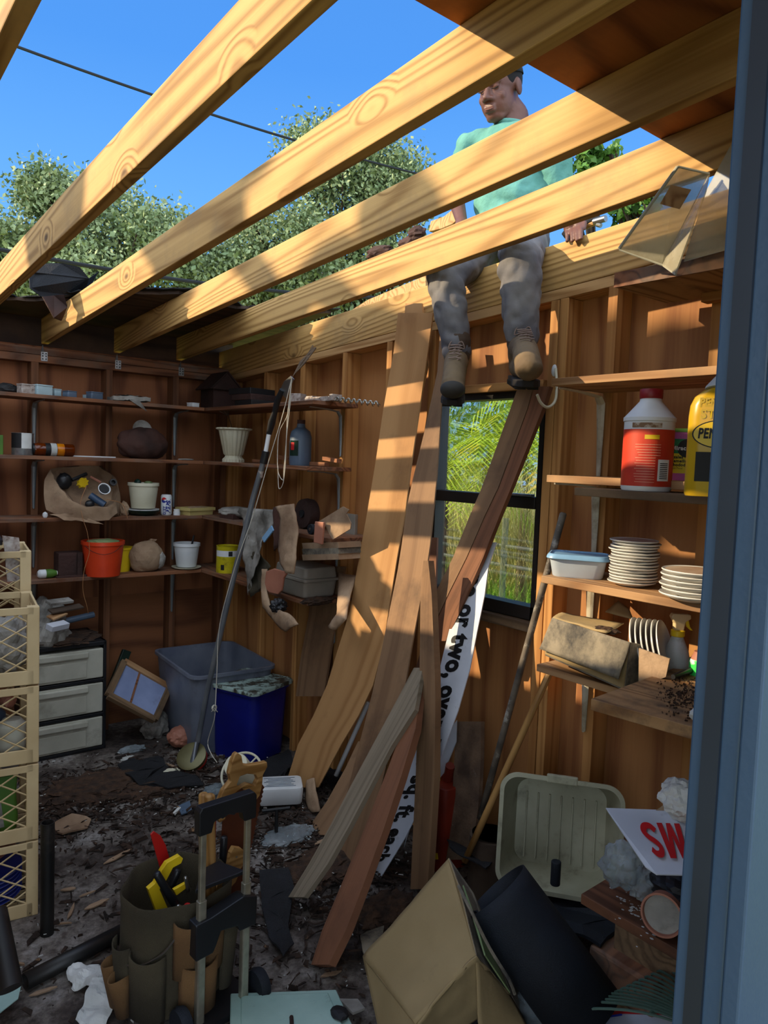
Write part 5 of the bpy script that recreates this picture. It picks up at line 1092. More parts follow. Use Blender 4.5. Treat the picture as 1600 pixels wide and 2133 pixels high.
bm = bmesh.new(); R = random.Random(98)
for k in range(700):
    cx, cy, sx_, sy_ = R.choice(dens); x, y = R.gauss(cx, sx_), R.gauss(cy, sy_)
    if XL+.05 < x < W-.03 and .9 < y < D-.05: bit(x, y, R.uniform(.008, .018), R.choice((.002, .003, .005)), R)
add('pale_litter', bm, M['paper'], label='tiny pale specks and paper bits strewn over the floor', cat='litter', kind='stuff')
for k, (px, py, s_, h_) in enumerate(((690, 1800, (.16, .12, .03), 1), (200, 1640, (.28, .16, .03), 2), (640, 1830, (.10, .1, .03), 3), (810, 1900, (.12, .1, .04), 4), (330, 1640, (.2, .1, .02), 5))):
    c = at(px, py, 'z', 0); add('rotten_wood_heap', wad(c, s_, 90+h_, 4, .6, 3.2, .1), M['soil'], label='low heap of dark rotten wood on the floor, ' + ('by the slanting planks', 'behind the crates', 'by the foot of the grey plank', 'beside the cardboard box', 'before the black felt piece')[k], cat='rotten wood', group='rotten wood heaps')
# paper trash lower left
t = thing('torn_paper', 'crumpled torn white paper on the floor left of the tool trolley', 'paper', at(200, 2040, 'z', 0))
add('upper_part', sheet(at(140, 2010, 'z', .02), at(250, 1998, 'z', .03), at(245, 2045, 'z', .04), at(150, 2060, 'z', .02), 18, 12, .022, 22, 3), M['paper'], t, sol=.002)
add('lower_part', sheet(at(195, 2030, 'z', .05), at(245, 2050, 'z', .04), at(222, 2133, 'z', .02), at(155, 2125, 'z', .02), 14, 16, .018, 16, 6), M['paper'], t, sol=.002)
# black pipes
a = at(98, 1945, 'z', 0); M['pipe_'] = M['pipe']
t = add('drain_pipe', loft([[V((a.x+r*math.cos(k*math.pi/16), a.y+r*math.sin(k*math.pi/16), z)) for k in range(32)] for r, z in ((.0225, 0), (.0225, .40), (.019, .40), (.019, .02))], caps=(True, True)), M['pipe'], smooth=True, label='black drain pipe standing upright against the crates', cat='pipe')
a, b = at(52, 2045, 'z', .03), at(272, 1932, 'z', .028); MR = frame(b-a, (0, 0, 1)); L_ = (b-a).length; r = .026
bm = loft([[V((x, rr*math.cos(k*math.pi/16), rr*math.sin(k*math.pi/16))) for k in range(32)] for x, rr in ((.03, r-.004), (0, r-.004), (0, r), (L_, r))], caps=(True, True)); MR.translation = a
addm('drain_pipe', bm, MR, M['pipe'], smooth=True, label='black drain pipe lying on the floor in the lower left, open end left', cat='pipe')
add('dark_pipe', tube([at(-10, 1900, 'y', 2.1), at(22, 2060, 'y', 1.95)], .03, 20), M['pipe'], smooth=True, label='dark pipe cut by the left edge below the crates', cat='pipe')
add('green_shard', poly([at(x, y, 'z', .06) for x, y in ((-10, 2060), (35, 2035), (45, 2050), (38, 2080), (0, 2110), (-12, 2105))], .004), M['mint'], bev=.001, label='mint green plastic shard at the lower left corner', cat='shard')
t = thing('short_tube', 'short pale blue white tube leaning on the tool trolley', 'tube', at(283, 2000, 'z', 0))
add('tube_body', tube([at(281, 2002, 'z', .10), at(286, 1958, 'z', .15)], .0085, 14), M['white'], t, True); add('opening', lathe([(0, 0), (.006, 0)], at(281, 2002, 'z', .1)+(at(281, 2002, 'z', .1)-at(286, 1958, 'z', .15)).normalized()*.0006, 14, (at(281, 2002, 'z', .10)-at(286, 1958, 'z', .15)).to_track_quat('Z', 'Y').to_matrix().to_4x4()), M['black'], t)
# ---------------------------------------------------------------- crates
pc = at(78, 1905, 'z', 0); ang = math.radians(-9); cx = V((math.cos(ang), math.sin(ang), 0)); cy = V((-cx.y, cx.x, 0)); CS = .33; CH = .277
def crate(org, h, lab, group):
    """lattice crate: solid corner posts, rims and diagonal mesh walls; org = front right bottom corner"""
    o = V(org); t = thing('crate', lab, 'crate', o, group); Mc = Matrix.Translation(o) @ Matrix((cx, cy, V((0, 0, 1)))).transposed().to_4x4(); s = CS
    bm = bmesh.new()
    for x, y in ((-.018, .018), (-s+.018, .018), (-.018, s-.018), (-s+.018, s-.018)): box(bm, (x, y, h/2), (.04, .036, h), Mc)
    bm.free()
    for x, y in ((-.018, .018), (-s+.018, .018), (-.018, s-.018), (-s+.018, s-.018)): add('corner_post', bx((x, y, h/2), (.04, .036, h), Mc), M['cream'], t, bev=.003)
    for z, hh, nm_ in ((h-.014, .026, 'top_rim'), (.026, .05, 'bottom_rim')):
        bm = bmesh.new()
        for y in (.004, s-.004): box(bm, (-s/2, y, z), (s-.03, .008, hh), Mc)
        for x in (-.004, -s+.004): box(bm, (x, s/2, z), (.008, s-.03, hh), Mc)
        add(nm_, bm, M['cream'], t, bev=.002)
    bm = bmesh.new(); z0, z1 = .05, h-.027; hh = z1-z0
    for face in range(4):
        a0, a1 = -s+.036, -.036; wd = a1-a0
        def pt(u, v): 
            if face == 0: return Mc @ V((a0+u, .005, z0+v))
            if face == 1: return Mc @ V((a0+u, s-.005, z0+v))
            if face == 2: return Mc @ V((-.005, .036+u, z0+v))
            return Mc @ V((-s+.005, .036+u, z0+v))
        for sg in (1, -1):
            k = -8
            while k < 12:
                c_ = k*.058; m_ = .62; P_ = []
                for u in (0, wd):
                    v = (c_+m_*u) if sg > 0 else (c_+m_*(wd-u))
                    P_.append((u, v))
                (u0, v0), (u1, v1) = P_
                if v0 > v1: u0, v0, u1, v1 = u1, v1, u0, v0
                if v1 > 0 and v0 < hh:
                    if v0 < 0: u0 += (u1-u0)*(-v0)/(v1-v0); v0 = 0
                    if v1 > hh: u1 = u0+(u1-u0)*(hh-v0)/(v1-v0); v1 = hh
                    if abs(u1-u0) > .01: sweep(bm, [pt(u0, v0), pt(u1, v1)], .0028, 4)
                k += 1
    add('lattice', bm, M['cream'], t)
    bm = bmesh.new(); 
    for k in range(9): box(bm, (-s/2, .02+k*(s-.04)/8, .006), (s-.02, .008, .01), Mc); box(bm, (-s+.02+k*(s-.04)/8, s/2, .006), (.008, s-.02, .01), Mc)
    add('base_grid', bm, M['cream'], t)
    return t
nmc = ['bottom crate of the cream stack, holding striped plates', 'second crate from below, holding red and green bottles', 'third crate from below, holding a blue cloth', 'top crate of the front stack, holding dirty papers and a fan']
base = V((pc.x, pc.y, 0))
for k in range(4): crate(base+V((0, 0, k*.283)), CH, nmc[k], 'cream lattice crates')
crate(base+cy*.34+cx*.0+V((0, 0, .9)), .38, 'crate corner rising behind the front stack, black box inside', 'cream lattice crates')
def cc(u, v, z): return base+cx*(-u)+cy*v+V((0, 0, z))     # u left of the right side, v back from the front
for k in range(7):
    c = cc(.17, .16, .02+k*.016); p = thing('striped_plate', 'white plate with a dark blue rim in the bottom crate, ' + ('lowest', 'second', 'third', 'fourth', 'fifth', 'sixth', 'topmost')[k] + ' of the stack', 'plate', c, 'plates in the bottom crate')
    add('plate_body', lathe([(.06, 0), (.1, .008), (.13, .022), (.127, .024), (.098, .011), (0, .006)], c, 40), M['plate_c'], p, True); add('blue_rim', lathe([(.122, .0195), (.131, .0235), (.129, .0255)], c, 40), M['pepsi'], p)
c = cc(.18, .17, .15); add('stained_bowl', lathe([(.05, 0), (.11, .05), (.125, .07), (.118, .07), (.1, .05), (0, .012)], c, 36), M['terra'], smooth=True, label='rust stained bowl on top of the striped plates', cat='bowl')
c = cc(.27, .08, .305); t = thing('red_bottle', 'red bottle with yellow top in the second crate', 'bottle', c); add('bottle_body', lathe([(.04, 0), (.045, .01), (.045, .14), (.035, .155)], c, 24), M['red'], t, True); add('yellow_top', lathe([(.05, .15), (.055, .16), (.055, .22), (0, .225)], c, 24), M['yellow'], t, True)
c = cc(.12, .09, .305); t = thing('green_pouch', 'green and silver foil pouch in the second crate', 'pouch', c); add('pouch', loft([[c+V((x, y, z)) for x, y in rrect(w_, d_, min(w_, d_)*.3)] for z, w_, d_ in ((0, .11, .06), (.04, .12, .065), (.12, .11, .04), (.19, .12, .008))]), M['leafg'], t, True); add('silver_print', poly([c+V((-.045, -.036, .02)), c+V((.01, -.036, .02)), c+V((.0, -.032, .11)), c+V((-.04, -.032, .1))], .003), M['greypaper'], t)
c = cc(.22, .14, .59); add('blue_cloth', wad(c+V((0, 0, .10)), (.12, .1, .1), 101, 4, .3, 1.6, .9), M['bluepaint'], smooth=True, label='dark blue cloth bundle in the third crate', cat='cloth')
c = cc(.08, .08, .59); add('frosted_jar', lathe([(.04, 0), (.05, .02), (.048, .1), (.03, .12), (0, .12)], c, 24), M['frost'], smooth=True, label='frosted jar in the right corner of the third crate', cat='jar')
c = cc(.1, .15, .60); add('orange_scrap', wad(c+V((.02, .05, .14)), (.03, .03, .03), 5, 2), M['terra'], label='orange brown scrap above the frosted jar', cat='scrap')
c = cc(.1, .12, .87); add('dirty_paper', wad(c+V((0, 0, .10)), (.09, .1, .1), 103, 4, .4, 2, .9), M['greypaper'], label='crumpled grey striped papers in the top crate', cat='paper')
c = cc(.28, .16, .87); t = thing('black_fan', 'dark round fan guard in the top crate, cut by the left edge', 'fan', c); MR = (CC-c).to_track_quat('Z', 'Y').to_matrix().to_4x4(); cf = c+V((0, 0, .14))
bm = bmesh.new()
for rr in (.04, .075, .11): sweep(bm, [cf+MR @ V((rr*math.cos(k*math.pi/16), rr*math.sin(k*math.pi/16), .02)) for k in range(33)], .004 if rr < .1 else .008, 6, False)
add('guard_rings', bm, M['blackplastic'], t); add('fan_back', lathe([(0, -.02), (.1, -.02), (.105, .0)], cf, 30, MR), M['olive'], t, True)
c = cc(.3, .42, 1.13); t = thing('black_box', 'open black box with pinkish flap in the rear crate', 'box', c); Mk = Matrix.Translation(cc(.24, .40, 1.13)) @ Matrix.Rotation(ang, 4, 'Z')
add('box_body', tubshape(.26, .22, .2, .01, .98, .006, M=Mk), M['blackplastic'], t); add('pink_flap', sheet(cc(.08, .36, 1.16), cc(.03, .37, 1.16), cc(.04, .37, 1.33), cc(.1, .36, 1.34), 6, 8, .008, 12, 3), M['speck'], t, sol=.003)
# ---------------------------------------------------------------- tool trolley
Lp = at(414, 2150, 'z', 0); Rp = at(506, 2100, 'z', .0)
td = (Rp-Lp); td.z = 0; wid = td.length; td.normalize(); tb = V((-td.y, td.x, 0)); tb = tb if tb.dot(V((1, 1, 0))) > 0 else -tb   # tb points away from the camera
mid = (Lp+Rp)/2; t = thing('tool_trolley', 'olive canvas tool bucket on a telescopic trolley frame with black grip', 'tool trolley', mid)
def T(a, b, z): return mid+td*a+tb*b+V((0, 0, z))
hw = wid/2
for sg in (-1, 1):
    add('outer_tube', loft([[T(sg*hw+x, y, z) for x, y in rrect(.026, .022, .005, 3)] for z in (.02, .40)]), M['alu'], t, bev=.001)
    add('inner_tube', loft([[T(sg*hw+x, y, z) for x, y in rrect(.019, .016, .004, 3)] for z in (.40, .64)]), M['alu'], t, bev=.001)
HT = .665
bm = bmesh.new()
pr = [(-hw-.02, .60), (-hw+.02, .60), (-hw+.028, .63), (-hw+.05, .635), (-.02, .63), (0, .638), (.02, .63), (hw-.05, .635), (hw-.028, .63), (hw-.02, .60), (hw+.02, .60), (hw+.021, .67), (hw+.012, .682), (-hw-.012, .682), (-hw-.021, .67)]
add('grip', poly([T(a, 0, z) for a, z in pr], .032, tb), M['blackplastic'], t, bev=.004)
pr = [(-hw-.026, .27), (-hw+.03, .275), (-hw+.04, .30), (-.02, .345), (hw-.04, .335), (hw-.03, .31), (hw+.026, .31), (hw+.028, .42), (hw-.02, .44), (0, .425), (-hw+.02, .41), (-hw-.028, .405)]
add('bridge', poly([T(a, .0, z) for a, z in [(a_, .3+(z_-.35)*.8) for a_, z_ in pr]], .045, tb), M['blackplastic'], t, bev=.004)
pr = [(-hw-.01, .02), (-hw+.02, .06), (-.01, .11), (.05, .12), (hw-.02, .10), (hw+.01, .02)]
add('rear_shelf', poly([T(a, b, .418) for a, b in pr], .012, (0, 0, 1)), M['blackplastic'], t, bev=.003)
add('base_plate', poly([T(a, b, .02) for a, b in ((-hw-.03, -.03), (hw+.03, -.03), (hw+.03, .28), (-hw-.03, .28))], .02, (0, 0, 1)), M['blackplastic'], t)
for sg in (-1, 1):
    add('wheel', lathe([(.01, -.016), (.045, -.016), (.05, 0), (.045, .016), (.01, .016)], T(sg*(hw+.055), .0, .05), 26, td.to_track_quat('Z', 'Y').to_matrix().to_4x4()), M['rubber'], t, True)
bc = T(-.055, .195, 0); BR = .165; 
def bagr(a, z): return BR*(1+.04*math.sin(3*a+z*9)+.03*math.sin(7*a))
bm = bmesh.new(); rings = []
for z, k in ((.02, .92), (.1, 1), (.22, 1.0), (.32, .99), (.362, 1.0), (.368, .985), (.362, .96), (.30, .95), (.12, .94), (.03, .9)):
    rings.append([bc+V((bagr(a, z)*k*math.cos(a), bagr(a, z)*k*.92*math.sin(a), z)) for a in [j*2*math.pi/48 for j in range(48)]])
add('canvas_bucket', loft(rings), M['canvas'], t, True)
fa = math.atan2((CC-bc).y, (CC-bc).x)
def pocket(a0, a1, z0, z1, mt, off=.022, nm='pocket'):
    bm = bmesh.new(); n = 10; P_ = []; Q_ = []
    for i in range(n+1):
        u = i/n; a = a0+(a1-a0)*u; bulge = off*(math.sin(u*math.pi))**.5; r0 = BR*1.05
        for lst, z, k in ((P_, z0, .4), (Q_, z1, 1)): lst.append(bm.verts.new(bc+V(((r0+bulge*k)*math.cos(a), (r0+bulge*k)*.94*math.sin(a), z-.012*k*math.sin(u*math.pi)))))
    M_ = [bm.verts.new(p.co.lerp(q.co, .5)*1+V((0, 0, 0))) for p, q in zip(P_, Q_)]
    for i in range(n): bm.faces.new((P_[i], P_[i+1], M_[i+1], M_[i])); bm.faces.new((M_[i], M_[i+1], Q_[i+1], Q_[i]))
    add(nm, bm, mt, t, True, sol=.004)
pocket(fa-.62-.7, fa-.9+.1, .05, .24, M['canvas']); pocket(fa-.78, fa-.12, .04, .235, M['canvas'], .03, 'flap_pocket')
pocket(fa-1.45, fa-1.12, .03, .17, M['canvas2'], .045); pocket(fa-1.1, fa-.8, .03, .16, M['canvas2'], .05)
pocket(fa+.0, fa+.55, .16, .33, M['canvas2'], .03); pocket(fa+.5, fa+.95, .15, .34, M['canvas2'], .03); pocket(fa+.1, fa+.8, .03, .2, M['canvas2'], .035); pocket(fa+.9, fa+1.3, .06, .3, M['canvas'], .04)
wl_ = [bc+V((BR*1.09*math.cos(fa+a), BR*1.02*math.sin(fa+a), z)) for a, z in ((-1.35, .20), (-1.0, .19), (-.6, .20), (-.2, .24), (.05, .29))]
add('wire_bail', tube(spline(wl_, 6), .003, 6), M['steel'], t)
# tools standing in the bucket
def inb(px, py, dy=.0): 
    d_ = ray(px, py); n_ = tb; t_ = ((bc+tb*dy)-CC).dot(n_)/d_.dot(n_); return CC+d_*t_
def shaft(nm, p0, p1, r, mt, lab, cat_, r2=None): return lathebeam(nm, inb(*p0), inb(*p1), r, mt, lab, cat_, r2)
shaft('hammer_handle', (425, 1900, -.02), (424, 1652, -.02), .0155, M['handlewood'], 'thick wooden handle standing behind the trolley grip, left of the pair', 'tool handle')
shaft('hammer_handle', (440, 1900, -.06), (437, 1655, -.06), .0165, M['handlewood'], 'paler wooden handle in front of the other, right of the pair', 'tool handle')
shaft('wood_mallet_end', (452, 1890, -.09), (436, 1868, -.05), .018, M['handlewood'], 'rounded wooden handle end resting on the black bridge', 'tool handle')
def flatpoly(nm, pts, dy, th, mt, parent=None, **k): return add(nm, poly([inb(x, y, dy) for x, y in pts], th, tb), mt, parent, bev=.0015, **k)
c = inb(495, 1700, .06); t2 = thing('hand_saw', 'hand saw with a carved wooden handle sticking up from the bucket', 'saw', c)
out_ = [(492, 1566), (500, 1572), (503, 1590), (515, 1592), (540, 1588), (553, 1585), (554, 1595), (545, 1612), (543, 1635), (538, 1655), (528, 1668), (515, 1650), (500, 1640), (480, 1655), (470, 1680), (466, 1705), (454, 1712), (451, 1700), (452, 1670), (462, 1645), (478, 1625), (474, 1610), (480, 1585), (487, 1570)]
hole = [(490, 1632), (496, 1616), (512, 1610), (530, 1612), (534, 1622), (528, 1634), (512, 1630), (498, 1638)]
bm = bmesh.new()
def ringpoly(outl, hol, dy, th):
    bm = bmesh.new(); es = []
    for lst in (outl, hol):
        vs = [bm.verts.new(inb(x, y, dy)-tb*th/2) for x, y in lst]
        for i in range(len(vs)): es.append(bm.edges.new((vs[i], vs[(i+1) % len(vs)])))
    bmesh.ops.triangle_fill(bm, use_beauty=True, use_dissolve=True, edges=es)
    r = bmesh.ops.extrude_face_region(bm, geom=bm.faces[:]); bmesh.ops.translate(bm, verts=[g for g in r['geom'] if isinstance(g, bmesh.types.BMVert)], vec=tb*th)
    return bm
add('saw_handle', ringpoly(out_, hole, .06, .022), M['handlewood'], t2, bev=.003)
teeth = []
for k in range(24): x = 551-k*2.0; y = 1640+k*9.5; teeth += [(x, y), (x-3.5, y+5)]
flatpoly('blade', [(466, 1660), (540, 1625)]+teeth+[(480, 1880), (452, 1880)], .065, .002, M['sawred'], t2)
t2 = thing('red_scraper', 'red flat saw blade cover leaning out of the left side of the bucket', 'saw', inb(340, 1780, .1)); flatpoly('red_blade', [(313, 1738), (320, 1731), (334, 1740), (345, 1760), (352, 1785), (356, 1810), (335, 1815), (325, 1780)], .1, .006, M['red'], t2)
t2 = thing('drywall_saw_frame', 'yellow hacksaw frame in the left of the bucket', 'hacksaw', inb(350, 1860, .03)); flatpoly('frame_back', [(306, 1850), (320, 1838), (335, 1810), (345, 1795), (372, 1780), (379, 1786), (375, 1796), (358, 1805), (345, 1830), (330, 1850), (352, 1900), (325, 1902)], .03, .018, M['yellow'], t2)
flatpoly('yellow_lever', [(360, 1852), (385, 1838), (390, 1846), (366, 1864)], -.02, .012, M['yellow'], t2)
shaft('rubber_grip_hammer', (372, 1895, -.04), (325, 1818, -.04), .0135, M['blackplastic'], 'black rubber gripped tool lying across the yellow hacksaw', 'hammer', .012)
shaft('black_grip', (352, 1855, .05), (372, 1810, .05), .012, M['blackplastic'], 'second black grip behind the yellow lever', 'tool')
shaft('chrome_socket', (384, 1900, -.05), (366, 1888, -.05), .011, M['steel'], 'chrome socket end low in the bucket', 'socket')
shaft('screwdriver', (392, 1856, -.03), (386, 1826, -.03), .006, M['steel'], 'small chrome tool tip above the socket', 'screwdriver')
shaft('red_screwdriver', (398, 1905, -.06), (388, 1885, -.06), .012, M['red'], 'short red handle at the bucket rim', 'tool')
shaft('red_tool', (445, 1775, .01), (447, 1690, .01), .006, M['red'], 'thin red handle between wooden handle and saw blade', 'tool')
shaft('ribbed_grip', (462, 1820, .03), (467, 1742, .03), .012, M['blackplastic'], 'black ribbed grip in front of the saw blade', 'tool')
t2 = thing('keyhole_saw', 'small wooden saw handle with rivets before the big saw blade', 'saw', inb(490, 1820, -.03))
flatpoly('handle', [(441, 1862), (450, 1840), (472, 1810), (478, 1775), (485, 1763), (500, 1765), (512, 1775), (510, 1790), (500, 1805), (488, 1835), (472, 1852), (465, 1872), (450, 1880)], .0, .02, M['handlewood'], t2)
for x, y in ((464, 1843), (480, 1815), (493, 1785)): add('rivet', lathe([(0, .002), (.003, .0015), (.003, -.002)], inb(x, y, -.011), 10, (-tb).to_track_quat('Z', 'Y').to_matrix().to_4x4()), M['steel'], t2)
# ---------------------------------------------------------------- bottom middle: mint cabinet door
t = thing('cabinet_door', 'mint green painted metal cabinet door lying at the bottom edge', 'cabinet door', at(600, 2130, 'z', .0))
Cq = [at(480, 2078, 'z', .025), at(700, 2070, 'z', .025), at(755, 2190, 'z', .025), at(478, 2200, 'z', .025)]
add('door_panel', poly(Cq, .03, (0, 0, 1)), M['mint'], t, bev=.004); cen = sum(Cq, V())/4
add('raised_panel', poly([cen+(q-cen)*.82 for q in Cq], .044, (0, 0, 1)), M['mint'], t, bev=.004); add('latch', tube([at(607, 2118, 'z', .052), at(608, 2135, 'z', .052)], .006, 8), M['rust'], t)
add('chip', wad(at(708, 2110, 'z', .052), (.025, .03, .01), 7, 2), M['black'], label='black torn scrap on the mint green door', cat='scrap')
flat('grey_chip', [(705, 2085), (745, 2088), (760, 2110), (735, 2120)], M['greypaper'], 'dusty rag piece right of the mint green door', 'rag', z=.03)
flat('tar_scrap', [(750, 1955), (772, 1945), (800, 1935), (795, 1965), (765, 2010), (755, 1985)], M['wetboard'], 'brown grey torn flap under the left corner of the cardboard box', 'cardboard', z=.05)
# cardboard box, big, tipped on a corner
A_ = at(935, 1788, 'z', .44); B2 = at(757, 1992, 'z', .14); N_ = at(992, 1990, 'z', .34); K = at(955, 1842, 'z', .43); L2 = at(812, 2180, 'z', .02); Q2 = at(1066, 2075, 'z', .16); Q3 = at(1112, 2150, 'z', .06); LB = at(800, 2075, 'z', .1)
back = V((.25, .12, -.30)); t = thing('cardboard_box', 'large dented tan cardboard box tipped on the floor, bottom middle', 'cardboard box', at(930, 2050, 'z', 0))
LB2 = at(868, 2133, 'z', .2)
add('main_face', sheet(B2, A_, N_, LB2, 20, 20, .006, 9, 1), M['cardboard'], t, True, sol=.006)
bm = bmesh.new(); g = [bm.verts.new(p) for p in (A_, K, N_)]; bm.faces.new(g); add('flap_fold', bm, M['cardboard'], t, sol=.005)
add('lower_face', sheet(LB2, N_, Q2, at(900, 2200, 'z', .05), 16, 16, .010, 14, 4), M['cardboard'], t, True, sol=.006)
add('lower_flap', sheet(N_, Q2, at(1118, 2180, 'z', .08), at(1000, 2200, 'z', .1), 12, 12, .005, 9, 7), M['cardboard'], t, True, sol=.005)
add('side_face', poly([A_, at(985, 1860, 'z', .36), at(1085, 2070, 'z', .1), at(1112, 2165, 'z', .02), Q2, N_, K], .004), M['wetboard'], t)
add('green_inside', poly([K+V((.02, .0, -.01)), at(985, 1900, 'z', .38), at(1062, 2068, 'z', .18), at(1010, 1990, 'z', .32)], .004), M['leaf'], t)
add('torn_edge', tube(spline([at(955, 1845, 'z', .44), at(985, 1905, 'z', .41), at(1020, 1975, 'z', .33), at(1060, 2040, 'z', .25), at(1072, 2070, 'z', .2)], 4), .005, 6), M['wetboard'], t)
add('left_face', poly([B2, LB2, at(800, 2190, 'z', .02), at(765, 2030, 'z', .05)], .005), M['cardboard'], t)
# black rubber mat rolled up
a = at(1035, 1852, 'z', .40); b = at(1205, 2085, 'z', .15); ax_ = (b-a).normalized(); MR = ax_.to_track_quat('Z', 'Y').to_matrix().to_4x4(); Ln = (b-a).length+.05
sec = []; n = 44
spi = [(.125+.0*k, k) for k in range(n)]
bm = bmesh.new(); rows = []
for z in (0, .1*Ln, .5*Ln, Ln):
    rows.append([bm.verts.new(a+MR @ V(((.10+.03*k/n)*math.cos(k/n*7.6+3.6), (.10+.03*k/n)*math.sin(k/n*7.6+3.6)*.9, z))) for k in range(n)])
for r1, r2 in zip(rows, rows[1:]):
    for k in range(n-1): bm.faces.new((r1[k], r1[k+1], r2[k+1], r2[k]))
add('rubber_mat_roll', bm, M['rubber'], smooth=True, sol=.005, label='thick roll of black rubber matting leaning right of the cardboard box', cat='mat roll')
flat('mat_piece', [(1072, 1850), (1100, 1820), (1165, 1812), (1235, 1815), (1260, 1822), (1300, 1940), (1250, 1990), (1180, 1960), (1120, 1900)], M['rubber'], 'torn black mat sheet in front of the beige tub', 'mat', z=.20, th=.008, amp=.05, seed=2)
flat('mat_piece', [(930, 1775), (985, 1795), (1040, 1810), (1010, 1840), (960, 1820), (935, 1800)], M['felt'], 'small curling black felt between the broom handle and the mat roll', 'roofing felt', z=.16, amp=.06, seed=9)
add('plastic_bag', wad(at(1130, 2090, 'z', .1), (.08, .07, .05), 120, 4, .4, 2), M['film'], smooth=True, label='clear plastic bag in front of the mat roll, bottom edge', cat='plastic bag')
add('glove_finger', loft([[at(1158, 1812, 'x', 1.92)+MR_ for MR_ in [V((-.0, .016*math.cos(k*math.pi/8), .0))+V((.016*math.sin(k*math.pi/8), 0, z)) for k in range(16)]] for z in (-.05, .0, .03)]), M['rubber'], bev=.004, smooth=True, label='rounded black rubber finger standing before the beige tub', cat='rubber piece')
# beige wash tub on its side
c = at(1165, 1745, 'x', 1.98); nz = (CC-c); nz.z = .45*nz.length*0+.35; nz.normalize(); xr = V((-nz.y, nz.x, 0)).normalized(); xr = xr if xr.dot(CR) > 0 else -xr; yu = nz.cross(xr); yu = yu if yu.z > 0 else -yu
Mt = Matrix((xr, yu, nz)).transposed().to_4x4(); dpt = .14; Mt.translation = c-nz*dpt
wpx = mm(246, c); hpx = mm(215, c)
t = thing('wash_tub', 'beige plastic tub standing on edge with its ribbed inside facing out', 'tub', c-V((0, 0, hpx/2)))
s = []
for z, k, off, rr in ((0, .80, 0, .05), (dpt*.9, .97, 0, .06), (dpt*.92, 1, .012, .06), (dpt, 1, .014, .06), (dpt, 1, -.014, .05), (dpt*.5, .90, -.012, .05), (.006, .80, -.01, .045)):
    s.append([Mt @ V((x, y, z)) for x, y in rrect(wpx*k+off, hpx*1.08*k+off, rr, 8)])
add('tub_body', loft(s), M['beigetub'], t, True)
bm = bmesh.new()
for k in range(7): box(bm, ((k-3)*wpx*.1, -hpx*.04, .009), (.006, hpx*.66, .008), Mt)
add('ribs', bm, M['beigetub'], t, bev=.002); bm = bmesh.new(); box(bm, (.0, hpx*.545, dpt-.006), (wpx*.26, .03, .016), Mt); add('grip_lip', bm, M['beigetub'], t, bev=.005)
# ================================================================ right wall shelves and what stands there
RZ = [1.97, 1.655, 1.32, 1.02]; RXF = 1.95; RY0, RY1 = .45, 1.55
nr = ['top', 'second', 'third', 'lowest']
for i, z in enumerate(RZ):
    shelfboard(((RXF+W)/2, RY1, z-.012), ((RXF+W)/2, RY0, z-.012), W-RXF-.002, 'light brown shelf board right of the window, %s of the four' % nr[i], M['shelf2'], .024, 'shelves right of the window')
shelfboard((1.96, 1.37, 1.61), (1.96, RY0, 1.61), .2, 'dark extra board lying under the red bottle, slightly below the second shelf', M['brownwood'], .024)
for i, z in enumerate(RZ):
    y = 1.40 if i else 1.44
    bracket((W-.006, 1.545-.02*0, z-.025), (-1, 0, 0), 0, M['whitebracket'], 'cream painted steel bracket under the %s shelf right of the window' % nr[i], 'brackets right of the window', arm=.24, leg=.30 if i < 3 else .26, r=.015)
# high shelf with clear plastic covers
us = thing('high_shelf', 'dark edged thick plywood shelf hung high at the right, clear plastic on it', 'shelf', (2.1, .9, 2.23))
beam('shelf_board', (2.095, 1.33, 2.248), (2.095, .35, 2.248), .29, .042, (0, 0, 1), M['bench'], us); add('dark_edge', lohi((1.944, .35, 2.226), (1.95, 1.33, 2.27)), M['shelf'], us)
beam('support_cleat', (2.2, 1.18, 2.215), (2.2, .4, 2.215), .04, .03, (0, 0, 1), M['stud'], us)
def cp(x, y, X=1.75): return at(x, y, 'x', X)
t = thing('plastic_cover', 'clear bent plastic guard hanging off the high shelf, front one', 'plastic cover', cp(1400, 560, 1.8))
add('panel', poly([cp(1290, 520, 1.84), cp(1412, 347, 1.84), cp(1478, 362, 1.9), cp(1380, 553, 1.9)], .004), M['clearpl'], t, bev=.001)
add('side_panel', poly([cp(1380, 553, 1.9), cp(1478, 362, 1.9), cp(1470, 400, 1.84), cp(1408, 570, 1.84)], .004), M['clearpl'], t)
add('left_edge', tube([cp(1290, 518, 1.84), cp(1412, 347, 1.84)], .0045, 8), M['frost'], t)
add('bottom_edge', tube([cp(1290, 520, 1.84), cp(1382, 553, 1.9), cp(1408, 572, 1.84)], .003, 8), M['frost'], t)
add('top_edge', tube([cp(1412, 347, 1.84), cp(1478, 362, 1.9)], .003, 8), M['frost'], t)
add('inner_print', poly([cp(1375, 425, 1.83), cp(1398, 385, 1.83), cp(1440, 395, 1.85), cp(1416, 436, 1.85)], .002), M['shelf2'], t)
add('plastic_sheet', poly([cp(1425, 545, 1.93), cp(1470, 400, 1.93), cp(1545, 262, 1.93), cp(1600, 262, 1.93), cp(1590, 500, 1.93)], .003), M['clearpl'], label='larger cloudy clear plastic sheet leaning behind the bent guard', cat='plastic sheet')
